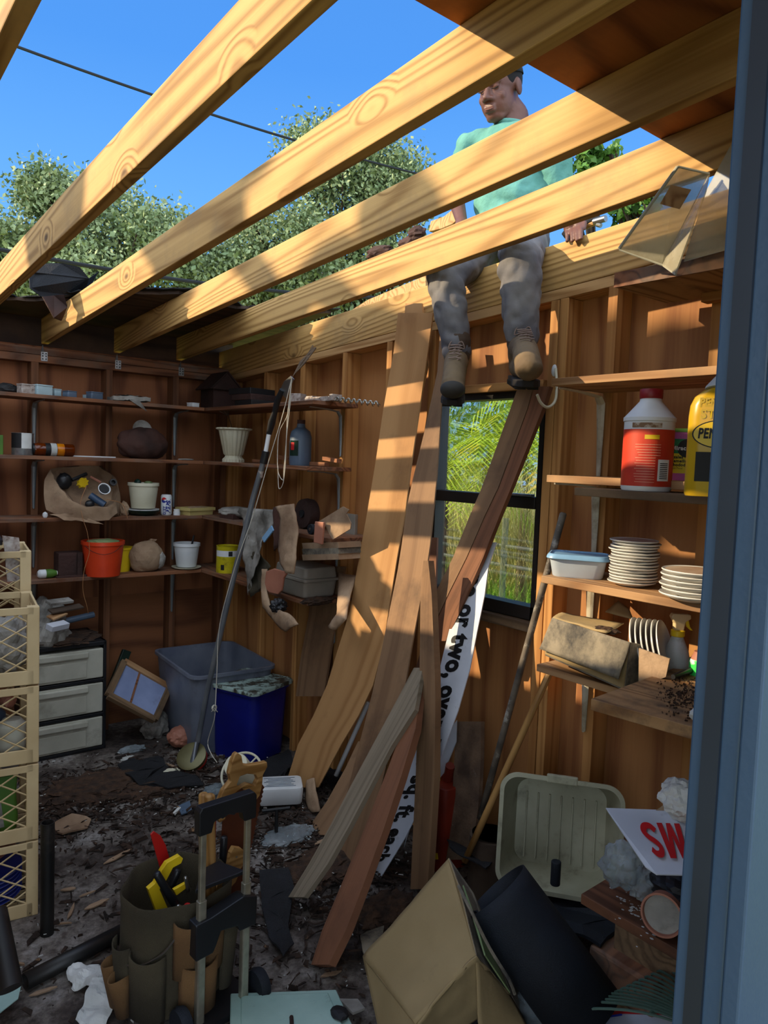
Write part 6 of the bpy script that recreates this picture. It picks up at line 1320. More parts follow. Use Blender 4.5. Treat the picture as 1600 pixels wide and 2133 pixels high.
# J hook on the stud
h0 = at(1156, 772, 'x', W-.012); pts = [at(x, y, 'x', X) for x, y, X in ((1158, 768, 2.22), (1160, 800, 2.2), (1158, 830, 2.19), (1150, 844, 2.17), (1138, 848, 2.14), (1126, 838, 2.11), (1119, 822, 2.09))]
t = thing('wall_hook', 'white J shaped hook screwed to the stud at the end of the top shelf', 'hook', h0)
add('hook_rod', tube(spline(pts, 5), .0052, 10), M['offwhite'], t, True); add('hook_plate', wad(h0+V((-.004, 0, .0)), (.006, .012, .022), 2, 3, .1), M['white'], t, True)
# red and white bottle
def on2(px, X, z): return V((X, at(px, 1000, 'x', X)[1], z))
c = on2(1346, 1.93, 1.623); s = mm(1, c); r_ = 50*s; h = 150*s
t = thing('coolant_bottle', 'white bottle with dirty shoulder, big red label and dark red cap', 'bottle', c)
add('bottle_body', lathe([(r_*.95, 0), (r_, .006), (r_, h-.012), (r_*1.04, h-.01), (r_*1.04, h), (r_*.98, h+.004), (r_*.45, h+.047), (r_*.42, h+.055), (r_*.42, h+.06)], c, 48), M['dirtywhite'] if 'dirtywhite' in M else M['white'], t, True)
add('cap', lathe([(r_*.44, h+.055), (r_*.46, h+.057), (r_*.46, h+.08), (r_*.44, h+.082), (0, h+.082)], c, 40), mat('dark red cap', '#8c1c22', '#741419', rough=.45), t, True)
a = camang(c); M['redlabel'] = mat('worn red label', '#c03c1e', '#a82018', rough=.5, dirt='#8a6a5a', dlo=.64, dhi=.85)
lb = add('label', patch_cyl(c, r_, a-1.7, a+1.7, .014, h-.034, n=40), M['redlabel'], t)
add('bar_code', patch_cyl(c, r_, a+.42, a+.95, .03, .09, .0012), M['white'], lb)
bm = bmesh.new()
for k in range(9):
    q = patch_cyl(c, r_, a+.5, a+.87, .036+k*.0052, .0385+k*.0052, .0016, 6); me = bpy.data.meshes.new('q'); q.to_mesh(me); q.free(); bm.from_mesh(me)
add('bars', bm, M['black'], lb)
for j, (z, w0, w1, hh) in enumerate([(h-.062, .55, -.1, .012)]): add('yellow_heading', patch_cyl(c, r_, a-.15, a+.42, z, z+.012, .0012), M['yellow'], lb)
bm = bmesh.new(); R = random.Random(6)
for k in range(15):
    z = h-.078-k*.0075
    if z < .02: break
    q = patch_cyl(c, r_, a-.35-R.uniform(0, .2), a+(.5 if z > .1 else .3), z, z+.0018, .0012, 8); me = bpy.data.meshes.new('q'); q.to_mesh(me); q.free(); bm.from_mesh(me)
add('small_print', bm, mat('pink print', '#d48c74', '#c87a64'), lb)
add('grime', patch_cyl(c, r_, a-.7, a+.5, h-.03, h-.016, .001), mat('grime', '#7a5c40', '#b0a090', scale=60, lo=.45, hi=.55), t)
# plant food carton
c = on2(1420, 2.10, RZ[1]); s = mm(1, c); t = thing('plant_food_box', 'pink, green and yellow plant food box between bottle and yellow jug', 'box', c)
an = camang(c)-math.pi/2*0; fwd = V((math.cos(camang(c)), math.sin(camang(c)), 0)); sd = V((-fwd.y, fwd.x, 0)); sd = sd if sd.dot(CR) > 0 else -sd
bw, bh = 60*s, 108*s; M['pinkbox'] = mat('pink carton', '#b85aa0', '#a84c90', rough=.5)
def bxat(c, u0, u1, d0, d1, z0, z1):
    bm = bmesh.new(); vs = [bm.verts.new(V(c)+sd*u+fwd*d+V((0, 0, z))) for u in (u0, u1) for d in (d0, d1) for z in (z0, z1)]
    bmesh.ops.convex_hull(bm, input=vs); return bm
add('carton', bxat(c, -bw*.42, bw*.58, -.05, 0, 0, bh), M['pinkbox'], t); e_ = .0012
def stripe(nm, z0, z1, mt, u0=-.42, u1=.58, off=0): add(nm, bxat(c, bw*u0, bw*u1, 0, e_+off, bh*z0, bh*z1), mt, t)
stripe('green_band', .93, 1.0, M['leafg']); stripe('green_panel', .52, .80, mat('green print', '#1c7a48', '#18703f')); stripe('yellow_panel', .14, .52, mat('yellow print', '#d6c82c', '#cabc20'))
bm = bmesh.new(); bm.faces.new([bm.verts.new(c+sd*(bw*.12+.32*bw*math.cos(k*math.pi/16))+fwd*.002+V((0, 0, bh*.62+.32*bw*math.sin(k*math.pi/16)))) for k in range(32)]); add('black_disc', bm, M['black'], t)
zz = V((0, 0, 1))
textmesh('Miracle-Gro', .017, planemap(c+sd*(bw*.13)+zz*bh*.62, sd, zz, fwd, .0028), bold=.0006, mat=M['white'], parent=t)
for k, w_ in enumerate(('Azalea', 'Camellia', 'Rhododendron')): textmesh(w_, .0125, planemap(c-sd*(bw*.40)+zz*bh*(.45-k*.075), sd, zz, fwd, .0018), bold=.0004, mat=M['black'], parent=t, align='LEFT')
textmesh('Plant Food', .008, planemap(c-sd*(bw*.40)+zz*bh*.235, sd, zz, fwd, .0018), mat=M['black'], parent=t, align='LEFT')
# yellow oil jug with funnel
c = on2(1500, 1.80, 1.623); c.y = at(1500, 1000, 'x', 1.80)[1]; s = mm(1, c); t = thing('oil_jug', 'big yellow motor oil jug cut off by the blue door jamb', 'jug', c)
fwd = V((math.cos(camang(c)), math.sin(camang(c)), 0)); sd = V((-fwd.y, fwd.x, 0)); sd = sd if sd.dot(CR) > 0 else -sd
Mj = Matrix((sd, fwd, zz)).transposed().to_4x4(); Mj.translation = c; jw = 136*s; jh = 228*s; jd = .08
M['oil'] = mat('golden yellow plastic', '#c9a51e', '#a8801a', rough=.3, scale=3)
s_ = [[Mj @ V((x, y, z*jh)) for x, y in rrect(jw*k, jd*k2, .03*min(1, k2))] for z, k, k2 in ((0, .97, .95), (.02, 1, 1), (.72, 1, 1), (.82, .97, .97), (.9, .86, .9), (.955, .64, .8), (.985, .42, .7), (1.0, .40, .68), (1.03, .40, .68))]
add('jug_body', loft(s_), M['oil'], t, True)
bl = add('black_label', bxat(c, -jw*.36, jw*.5, jd*.47, jd*.5+.0012, jh*.135, jh*.40), M['black'], t, bev=.0004)
def ell(cx_, cz_, a_, b_, off): 
    bm = bmesh.new(); bm.faces.new([bm.verts.new(c+sd*(cx_+a_*math.cos(k*math.pi/20))+fwd*(jd/2+off)+zz*(cz_+b_*math.sin(k*math.pi/20))) for k in range(40)]); return bm
add('emblem_rim', ell(0, jh*.56, jw*.43, jh*.13, .0012), M['black'], t); em = add('emblem', ell(0, jh*.56, jw*.41, jh*.12, .0018), M['yellow'], t)
add('emblem_bell', poly([c+sd*(x*jw)+fwd*(jd/2+.002)+zz*(jh*z) for x, z in ((-.03, .665), (.03, .665), (.035, .645), (.1, .63), (.12, .60), (-.12, .60), (-.1, .63), (-.035, .645))], .0006), M['red'], em)
add('emblem_bell', poly([c+sd*(x*jw)+fwd*(jd/2+.002)+zz*(jh*z) for x, z in ((-.12, .52), (.12, .52), (.09, .50), (.04, .49), (.03, .47), (-.03, .47), (-.04, .49), (-.09, .50))], .0006), M['red'], em)
textmesh('PENNZOIL', .034, planemap(c+zz*jh*.562, sd, zz, fwd, jd/2+.0032), bold=.0012, mat=M['black'], parent=em, sx=.66, shear=.1)
M['emboss'] = mat('moulded yellow', '#c4a92c', '#b8981e', rough=.35)
textmesh('PENNZOIL', .030, planemap(c+zz*jh*.84, sd, zz, fwd, jd/2-.001), bold=.0012, mat=M['emboss'], parent=t, sx=.75, label='moulded letters')
textmesh('STOP', .030, planemap(c-sd*jw*.10+zz*jh*.735, sd, zz, fwd, jd/2+.001), bold=.001, mat=M['terra'] if False else M['emboss'], parent=t, label='faded letters')
textmesh('HIGH', .026, planemap(c+sd*jw*.17+zz*jh*.255, sd, zz, fwd, jd/2+.0022), bold=.0008, mat=M['white'], parent=bl)
textmesh('SAE', .013, planemap(c-sd*jw*.03+zz*jh*.26, zz, -sd, fwd, jd/2+.0022), bold=.0004, mat=M['white'], parent=t)
t = thing('funnel', 'white funnel upside down over the neck of the yellow jug', 'funnel', c+zz*(jh*.985)); cf = c+zz*(jh*.95)
add('cone', lathe([(jw*.30, .0), (jw*.30, .006), (jw*.15, .045), (.014, .06), (.010, .085), (.006, .085), (.01, .058), (jw*.14, .042), (jw*.28, .004)], cf, 32, Matrix.Rotation(.25, 4, 'Y')), M['paper'], t, True)
# white food tub with blue lid
c = on2(1207, 2.06, RZ[2]); c.y = at(1205, 1180, 'x', 2.06)[1]; s = mm(1, c); t = thing('food_tub', 'white plastic food tub with a blue lid at the end of the third shelf', 'food tub', c)
Mt = Matrix.Translation(c) @ Matrix.Rotation(math.radians(-58), 4, 'Z')
s_ = [[Mt @ V((x, y, z)) for x, y in rrect(.185*k, .135*k, .03)] for z, k in ((0, .84), (.004, .88), (.062, .99), (.065, 1.0))]
add('tub_body', loft(s_), mat('milky plastic', '#b9c6d4', '#aab4c0', rough=.35, dirt='#c8925c', dlo=.66, dhi=.8, dscale=8), t, True)
s_ = [[Mt @ V((x, y, z)) for x, y in rrect(.196+k, .146+k, .033 if k > -.05 else .02)] for z, k in ((.06, .002), (.062, .008), (.068, .006), (.076, -.004), (.077, -.012), (.072, -.018), (.072, -.10))]
add('lid', loft(s_), M['bluelid'], t, True)
# stacks of plates
c = on2(1331, 2.06, RZ[2]); s = mm(1, c); pr_ = 49*s
for k in range(15):
    q = c+V((0.004*math.sin(k*2.1), .004*math.cos(k*1.7), .0+k*.0092)); p = thing('saucer_plate', ('pink topped small plate crowning the stack on the third shelf' if k == 14 else 'small white plate in the tall stack, %s from the bottom' % ('first second third fourth fifth sixth seventh eighth ninth tenth eleventh twelfth thirteenth fourteenth'.split()[k])), 'plate', q, 'small plates on the third shelf')
    if k == 0 or True: add('plate_body', lathe([(pr_*.55, 0), (pr_*.6, .002), (pr_*.98, .012), (pr_, .0145), (pr_*.985, .0165), (pr_*.6, .006), (0, .005)], q, 40), M['plate_c'], p, True)
    if k == 14: add('printed_top', lathe([(0, .0066), (pr_*.6, .0075), (pr_*.9, .0155)], q, 40), M['platetop'], p)
c = on2(1448, 2.0, RZ[2]); c.y = at(1452, 1200, 'x', 2.0)[1]; s = mm(1, c); pr_ = 71*s
for k in range(6):
    q = c+V((.003*math.sin(k*2), .003*math.cos(k*3), k*.0135)); p = thing('dinner_plate', ('wood coloured inside, topmost dinner plate at the right of the third shelf' if k == 5 else 'large white plate in the low stack, %s from the bottom' % ('first second third fourth fifth'.split()[k])), 'plate', q, 'large plates on the third shelf')
    add('plate_body', lathe([(pr_*.6, 0), (pr_*.66, .002), (pr_*.98, .014), (pr_, .017), (pr_*.985, .0195), (pr_*.68, .007), (0, .006)], q, 48), M['plate_c'], p, True)
    if k == 5: add('dusty_well', lathe([(0, .0075), (pr_*.68, .0085), (pr_*.9, .0175)], q, 48), mat('dusty china', '#9a7c68', '#b4a08c', rough=.5, scale=12), p)
# box of plates on the lowest shelf
def g(x, y, X): return at(x, y, 'x', X)
t = thing('plate_box', 'crushed stained cardboard box full of upright plates on the lowest shelf', 'cardboard box', V((2.02, 1.35, 1.02)))
add('front_flap', sheet(g(1125, 1352, 1.93), g(1290, 1415, 1.86), g(1313, 1338, 1.88), g(1152, 1287, 1.95), 14, 10, .003, 14, 2), M['wetboard'], t, True, sol=.004)
add('front_board', poly([g(1136, 1362, 1.95), g(1300, 1434, 1.89), g(1312, 1340, 1.90), g(1155, 1292, 1.97)], .006), M['cardboard'], t)
add('end_board', poly([g(1300, 1434, 1.89), g(1332, 1428, 1.98), g(1346, 1344, 1.98), g(1312, 1338, 1.9)], .006), M['wetboard'], t)
add('top_flap', sheet(g(1152, 1288, 1.95), g(1262, 1320, 1.92), g(1300, 1300, 2.05), g(1170, 1276, 2.1), 10, 6, .004, 14, 4), M['cardboard'], t, True, sol=.004)
add('base_board', poly([g(1136, 1364, 1.95), g(1300, 1436, 1.89), g(1335, 1428, 2.0), g(1180, 1364, 2.1)], .005), M['wetboard'], t)
add('side_board', poly([g(1332, 1350, 1.90), g(1396, 1372, 1.90), g(1388, 1410, 1.90), g(1331, 1430, 1.90)], .005), M['bag'], t)
add('dark_shreds', wad(g(1262, 1312, 1.97), (.03, .04, .01), 9, 3, .5, 3), M['soil'], t)
add('raised_flap', sheet(g(1262, 1275, 2.12), g(1320, 1290, 2.12), g(1310, 1268, 2.16), g(1288, 1252, 2.16), 5, 4, .004), M['cardboard'], t, True, sol=.003)
dirn = (g(1400, 1330, 1.93)-g(1300, 1315, 1.97)); dirn.z = 0; dirn.normalize(); axp = (V(CR)*.80-V(_F)*.50+V((0, 0, .22))).normalized()
for k in range(6):
    cq = g(1322+k*11, 1345+k*1.5, 2.01); q_ = axp.to_track_quat('Z', 'Y').to_matrix().to_4x4(); rr = .085
    p = thing('boxed_plate', 'white plate standing on edge in the cardboard box, %s from the left' % ('first second third fourth fifth sixth'.split()[k]), 'plate', cq, 'plates standing in the cardboard box')
    add('plate_body', lathe([(0, 0), (rr*.6, .0), (rr, .012), (rr*1.01, .015), (rr*.98, .016), (rr*.6, .005), (0, .005)], cq, 40, q_), M['plate_c'], p, True)
c = on2(1408, 2.07, RZ[3]); c.y = at(1408, 1380, 'x', 2.07)[1]; s = mm(1, c); t = thing('spray_bottle', 'dirty white spray bottle with yellow collar and trigger', 'spray bottle', c); k_ = 1.0
add('bottle_body', lathe([(.036, 0), (.04, .006), (.04, .085), (.041, .09), (.033, .13), (.018, .165), (.016, .175)], c, 32), mat('grubby white plastic', '#bfc4c8', '#a8aca8', rough=.45, dirt='#7a7660', dlo=.5, dhi=.75, dscale=10), t, True)
add('collar', lathe([(.018, .17), (.02, .172), (.02, .188), (.016, .19), (0, .19)], c, 24), M['yellow'], t, True)
sdv = V(CR); sdv.z = 0; sdv.normalize(); zb = c
add('spray_head', poly([zb+sdv*x+V((0, 0, z)) for x, z in ((-.013, .188), (.014, .188), (.018, .215), (.034, .225), (.032, .238), (-.02, .24), (-.026, .23), (-.014, .21))], .022, V((-sdv.y, sdv.x, 0))), M['cream'], t, bev=.003)
add('trigger', poly([zb+sdv*x+V((0, 0, z)) for x, z in ((.018, .218), (.028, .222), (.034, .2), (.044, .188), (.036, .19), (.024, .2))], .01, V((-sdv.y, sdv.x, 0))), M['yellow'], t, bev=.002)
c = on2(1460, 2.04, RZ[3]); c.y = at(1461, 1370, 'x', 2.04)[1]; t = thing('spray_can', 'green printed spray can with rusty top right of the spray bottle', 'spray can', c)
add('can_body', lathe([(.03, 0), (.032, .004), (.032, .12), (.03, .126)], c, 28), mat('green print tin', '#2fbf4c', '#d2d6da', rough=.4, scale=22, lo=.48, hi=.54), t, True); add('rusty_top', lathe([(.031, .122), (.022, .14), (.02, .148), (0, .148)], c, 24), M['terra'], t, True); add('nozzle', lathe([(.006, .146), (.006, .165), (0, .165)], c, 12), M['green'], t)
# bench
zb_ = 1.10; t = thing('workbench', 'thick weathered plywood workbench top jutting in at the right', 'workbench', (1.9, .75, 0))
bx0, by1 = at(1232, 1455, 'z', zb_)[0], at(1232, 1455, 'z', zb_)[1]
pA = at(1231, 1456, 'z', zb_); pB = at(1420, 1386, 'z', zb_); pB.x = min(pB.x, W-.01); pC = at(1475, 1524, 'z', zb_); dv = (pC-pA); pC2 = pA+dv*1.7; pB2 = V((pB.x, pC2.y, zb_))
bm = poly([pA-V((0, 0, .014)), pB-V((0, 0, .014)), pB2-V((0, 0, .014)), pC2-V((0, 0, .014))], .03, (0, 0, 1)); add('bench_top', bm, M['bench'], t, bev=.002)
add('leg', lohi((2.12, pC2.y+.02, 0), (2.2, pC2.y+.10, zb_-.03)), M['brownwood'], t); add('leg', lohi((1.62, pC2.y+.0, 0), (1.69, pC2.y+.07, zb_-.03)), M['brownwood'], t)
def ob(x, y, z=zb_): return at(x, y, 'z', z)
t = thing('pruning_shears', 'black handled shears lying on the workbench at the jamb', 'shears', ob(1440, 1400))
add('handle', tube([ob(1402, 1410, zb_+.012), ob(1440, 1396, zb_+.014), ob(1490, 1378, zb_+.016)], [.007, .009, .009], 10), M['blackplastic'], t, True); add('handle', tube([ob(1458, 1432, zb_+.012), ob(1470, 1418, zb_+.012), ob(1500, 1405, zb_+.012)], [.008, .01, .01], 10), M['blackplastic'], t, True); add('spring', tube([ob(1462, 1402, zb_+.02), ob(1480, 1404, zb_+.02)], .007, 8), M['steel'], t)
R = random.Random(55); bm = bmesh.new()
for k in range(420):
    px, py = R.gauss(1430, 28), R.gauss(1450, 22)
    q = ob(px, py, zb_+.002)
    if q.y < pA.y-.02 and q.x > pA.x+.02 and q.x < 2.2: bit(q.x, q.y, zb_+.002, R.choice((.0012, .002, .003)), R)
add('bench_dirt', bm, M['soil'], label='dark crumbs and dirt scattered on the workbench', cat='dirt', kind='stuff')
add('white_rag', wad(ob(1468, 1492, zb_+.02), (.02, .03, .025), 15, 3, .4), M['paper'], label='white crumpled rag at the jamb edge of the workbench', cat='rag')
# below the bench: boards, bags, sign
def lw(x, y, z): return at(x, y, 'z', z)
zl = .50; t = thing('plywood_offcut', 'dark stained plywood offcut with white paint spots, low right', 'plywood piece', lw(1330, 1900, zl))
M['spotply'] = wood('stained plywood', '#6c4630', '#3e2618', axis='Y', ring=9, scale=7, stretch=.15, dirt='#2c1c14', dlo=.5, dhi=.7)
add('board', poly([lw(1210, 1872, zl), lw(1275, 1832, zl), lw(1500, 1880, zl), lw(1500, 2050, zl), lw(1440, 2008, zl)], .028, (0, 0, 1)), M['spotply'], t, bev=.002)
bm = bmesh.new(); R = random.Random(8)
for k in range(60):
    px = R.gauss(1325, 28); py = 1868+(px-1280)*.45+R.gauss(0, 22); q = lw(px, py, zl+.0145); rr = R.choice((.0015, .002, .003, .004))
    if px < 1400: bm.faces.new([bm.verts.new(q+V((rr*math.cos(j), rr*math.sin(j)*1.4, 0))) for j in (0, 1.1, 2.2, 3.3, 4.4, 5.4)])
add('paint_spots', bm, M['paper'], t)
add('brown_cabinet', lohi((1.95, .75, .0), (2.2, 1.2, .44)), M['brownwood'], bev=.004, label='brown wooden chest in the shadow under the stained offcut', cat='chest')
c = lw(1385, 1900, zl+.07); t = thing('flower_pot', 'terracotta coloured pot lying on its side on the stained offcut', 'flower pot', c); q_ = V((-.92, .30, -.05)).normalized().to_track_quat('Z', 'Y').to_matrix().to_4x4()
q_ = (V((-.75, -.1, 0))+(CC-c).normalized()*.4).normalized().to_track_quat('Z', 'Y').to_matrix().to_4x4()
add('pot', lathe([(.032, -.10), (.04, -.03), (.048, -.03), (.052, .03), (.047, .03), (.045, .02), (0, .015)], c, 36, q_), M['terra'], t, True); add('pale_soil', lathe([(0, .022), (.045, .021)], c, 30, q_), M['greypaper'], t)
c2 = lw(1425, 1885, zl+.06); t = thing('flower_pot', 'smaller terracotta pot behind the lying one, near the jamb', 'flower pot', c2); add('pot', lathe([(.025, -.05), (.032, .0), (.036, .0), (.036, .02), (0, .02)], c2, 30, q_), M['terra'], t, True)
# sign turned upside down
zS = .80; TL, TR, BL, BR = at(1268, 1684, 'z', zS+.02), at(1560, 1694, 'z', zS+.02), at(1352, 1815, 'z', zS-.03), at(1540, 1826, 'z', zS-.03)
t = thing('rooms_sign', 'white sign board with red letters lying upside down under the workbench', 'sign', (TL+BR)/2)
add('board', poly([TL, at(1262, 1684, 'z', zS+.02), at(1345, 1806, 'z', zS-.03), at(1368, 1822, 'z', zS-.033), BR, TR], .003), M['signwhite'], t)
u = (TR-TL).normalized(); 
def smap2(x, y):    # x along the sign from the left, y from top to bottom, 0..1
    a = TL.lerp(TR, x); b = BL.lerp(BR, x*1.0); return a.lerp(b, y)+n_s*.007
n_s = (TR-TL).cross(BL-TL).normalized(); n_s = n_s if n_s.dot(CC-TL) > 0 else -n_s
def glyph(outline, hole=None):
    bm = bmesh.new(); es = []
    for lst in [outline]+([hole] if hole else []):
        vs = [bm.verts.new((x, y, 0)) for x, y in lst]; es += [bm.edges.new((vs[i], vs[(i+1) % len(vs)])) for i in range(len(vs))]
    bmesh.ops.triangle_fill(bm, use_beauty=True, edges=es); return bm
def stroke(pts, hw_):
    sp = [V(p) for p in spline([(x, y, 0) for x, y in pts], 6)]; A, B_ = [], []
    for i, p in enumerate(sp):
        d_ = (sp[min(i+1, len(sp)-1)]-sp[max(0, i-1)]).normalized(); n_ = V((-d_.y, d_.x, 0)); A.append((p+n_*hw_)[:2]); B_.append((p-n_*hw_*1.0)[:2])
    return A+B_[::-1]
ov = lambda a_, b_, cx_: [(cx_+a_*math.cos(k*math.pi/16), .5+b_*math.sin(k*math.pi/16)) for k in range(32)]
# letters in a 0..1 high box, x in the same unit, written R O O M S, then the board is turned by 180 degrees
GL = [('s', glyph(stroke([(.56, .78), (.42, .90), (.22, .88), (.12, .72), (.22, .57), (.42, .44), (.52, .28), (.40, .12), (.20, .10), (.06, .24)], .095)), 2.95),
      ('m', glyph([(0, 0), (.2, 0), (.2, .62), (.34, 0), (.5, 0), (.64, .62), (.64, 0), (.84, 0), (.84, 1), (.56, 1), (.42, .38), (.28, 1), (0, 1)]), 2.0),
      ('o', glyph(ov(.33, .52, .33), ov(.13, .30, .33)[::-1]), 1.25), ('o', glyph(ov(.33, .52, .33), ov(.13, .30, .33)[::-1]), .52),
      ('r', glyph([(0, 0), (.2, 0), (.2, .38), (.3, .38), (.42, 0), (.62, 0), (.48, .42), (.58, .6), (.56, .85), (.4, 1), (0, 1)]), -.2)]
for nm_, bm, x0_ in GL:
    for v in bm.verts: X_, Y_ = v.co.x+x0_, v.co.y; v.co = smap2(.14+(3.55-X_)*.215, .26+(Y_)*.56)
    add('letter', bm, M['redprint'], t)
add('slot', tube([smap2(.47, .05), smap2(.56, .055)], .0012, 6), M['brownwood'], t)
add('paper_wad', wad(lw(1425, 1665, .86), (.055, .06, .045), 111, 4, .4, 2.4), M['paper'], label='crumpled white paper wad above the upside down sign', cat='paper')
add('straw_scrap', sheet(lw(1365, 1688, .82), lw(1460, 1694, .82), lw(1462, 1680, .83), lw(1380, 1678, .83), 8, 3, .004, 30), M['bag'], sol=.002, label='straw and brown scraps under the white paper wad', cat='scraps')
beam('crossboard', V((1.62, pC2.y+.05, .70)), V((2.2, 1.0, .70)), .12, .02, (0, 0, 1), M['brownwood'], label='board below the workbench carrying the sign and paper', cat='board')
add('plastic_bag', wad(lw(1295, 1800, .62), (.055, .05, .055), 112, 4, .45, 2.2), M['film'], smooth=True, label='torn clear plastic bag hanging left of the upside down sign', cat='plastic bag')
add('plastic_bag', wad(lw(1350, 1838, .58), (.06, .04, .04), 113, 4, .45, 2.2), M['film'], smooth=True, label='brownish clear plastic below the upside down sign', cat='plastic bag')
add('dark_cloth', wad(lw(1430, 1850, .60), (.09, .09, .05), 114, 4, .35, 2), M['black'], label='dark bundle in the shadow behind the terracotta pots', cat='cloth')
add('brown_case', lohi((0, 0, 0), (.30, .22, .12)), M['terra'] if False else M['shelf'], bev=.01, label='brown plastic case lying behind the rake', cat='case').location = lw(1345, 2045, .10)
# rake head
t = thing('leaf_rake', 'dark green plastic leaf rake head fanned out at the bottom right', 'rake', lw(1400, 2100, .22))
hub = lw(1520, 2160, .26); M['rakeg'] = mat('dark green plastic', '#4c665a', '#3c5448', rough=.5)
for k in range(17):
    e_ = V((1226+k*12.3, 2102-k*6, 0)); tip = lw(e_.x, e_.y-8 if k > 0 else e_.y, .20+.003*k); midp = hub.lerp(tip, .6)+V((0, 0, .02))
    bm = tube(spline([hub.lerp(tip, .12), midp, tip, tip+V((0, 0, -.03))], 4), .0036, 5); add('tine', bm, M['rakeg'], t)
add('cross_band', tube(spline([hub.lerp(lw(1228, 2100, .2), .55)+V((0, 0, .018)), hub.lerp(lw(1330, 2050, .21), .6)+V((0, 0, .022)), hub.lerp(lw(1430, 2005, .25), .6)+V((0, 0, .02))], 5), .005, 6), M['rakeg'], t)
t = thing('red_border_sign', 'white sign with red border and blue writing under the rake', 'sign', lw(1230, 2120, .12))
P_ = [lw(1160, 2150, .12), lw(1192, 2105, .12), lw(1215, 2118, .12), lw(1300, 2108, .12), lw(1430, 2112, .12), lw(1430, 2170, .12)]
add('board', poly(P_, .003, (0, 0, 1)), M['signwhite'], t); cn = sum(P_, V())/6
for i in range(4): beam('border', P_[i].lerp(cn, .12)+V((0, 0, .003)), P_[i+1].lerp(cn, .12)+V((0, 0, .003)), .012, .001, (0, 0, 1), M['redprint'], t)
add('blue_stroke', tube([P_[2].lerp(cn, .5)+V((0, 0, .003)), P_[3].lerp(cn, .4)+V((0, 0, .003))], .003, 5), M['pepsi'], t)
# ================================================================ the man sitting on the wall
def blob(name, items, mt, parent, vox=.007, sm=6, disp=None, **k):
    """items: ('c', p0, r0, p1, r1) tapered limb or ('e', centre, radii[, matrix]) ; fused into one continuous skin"""
    bm = bmesh.new()
    for it in items:
        if it[0] == 'c':
            _, p0, r0, p1, r1 = it; p0, p1 = V(p0), V(p1); n = 7; d = (p1-p0).normalized()
            pts = [p0-d*r0*.8, p0-d*r0*.5]+[p0.lerp(p1, i/n) for i in range(n+1)]+[p1+d*r1*.5, p1+d*r1*.8]; rr = [r0*.55, r0*.85]+[r0+(r1-r0)*i/n for i in range(n+1)]+[r1*.85, r1*.55]
            sweep(bm, pts, rr, 16)
        else:
            c, r = V(it[1]), it[2]; Mx = it[3] if len(it) > 3 else Matrix(); tmp = bmesh.ops.create_icosphere(bm, subdivisions=3, radius=1)['verts']
            for v in tmp: v.co = c + Mx.to_3x3() @ V((v.co.x*r[0], v.co.y*r[1], v.co.z*r[2]))
    piv = pivot(parent); bmesh.ops.translate(bm, verts=bm.verts, vec=-piv)
    me = mesh_of(bm, name, True); o = bpy.data.objects.new(name, me); sc.collection.objects.link(o)
    md = o.modifiers.new('r', 'REMESH'); md.mode = 'VOXEL'; md.voxel_size = vox; md.use_smooth_shade = True
    if sm: md = o.modifiers.new('s', 'SMOOTH'); md.iterations = sm; md.factor = .5
    dg = bpy.context.evaluated_depsgraph_get(); me2 = bpy.data.meshes.new_from_object(o.evaluated_get(dg)); bpy.data.objects.remove(o, do_unlink=True)
    if disp:
        fr_, am = disp
        nrm = [v.normal.copy() for v in me2.vertices]
        for v, nn in zip(me2.vertices, nrm): q = V(v.co)*fr_; v.co += nn*(abs(noise.noise(q))*2-.6)*am + nn*noise.noise(q*2.3)*am*.5
    for p in me2.polygons: p.use_smooth = True
    me2.materials.clear(); me2.materials.append(mt)
    o = bpy.data.objects.new(name, me2); sc.collection.objects.link(o); o.parent = parent
    return _tag(o, **k)
def X(px, py, x): return at(px, py, 'x', x)
pel = X(1062, 492, 2.40); man = thing('person', 'man in teal shirt, grey jeans and work boots sitting on the wall top, looking down', 'person', pel)
chest = X(1056, 335, 2.40); belly = X(1060, 420, 2.40); neck = X(1072, 245, 2.40); head = X(1041, 192, 2.33)
shL = X(978, 304, 2.32); shR = X(1150, 312, 2.46); elL = X(948, 405, 2.30); elR = X(1166, 405, 2.50); haL = X(962, 462, 2.20); haR = X(1190, 462, 2.30)
knL = X(928, 578, 2.06); knR = X(1084, 545, 2.07); anL = X(952, 728, 2.07); anR = X(1087, 700, 2.07); hipL = X(1020, 505, 2.38); hipR = X(1095, 498, 2.42)
hx = (head-neck)
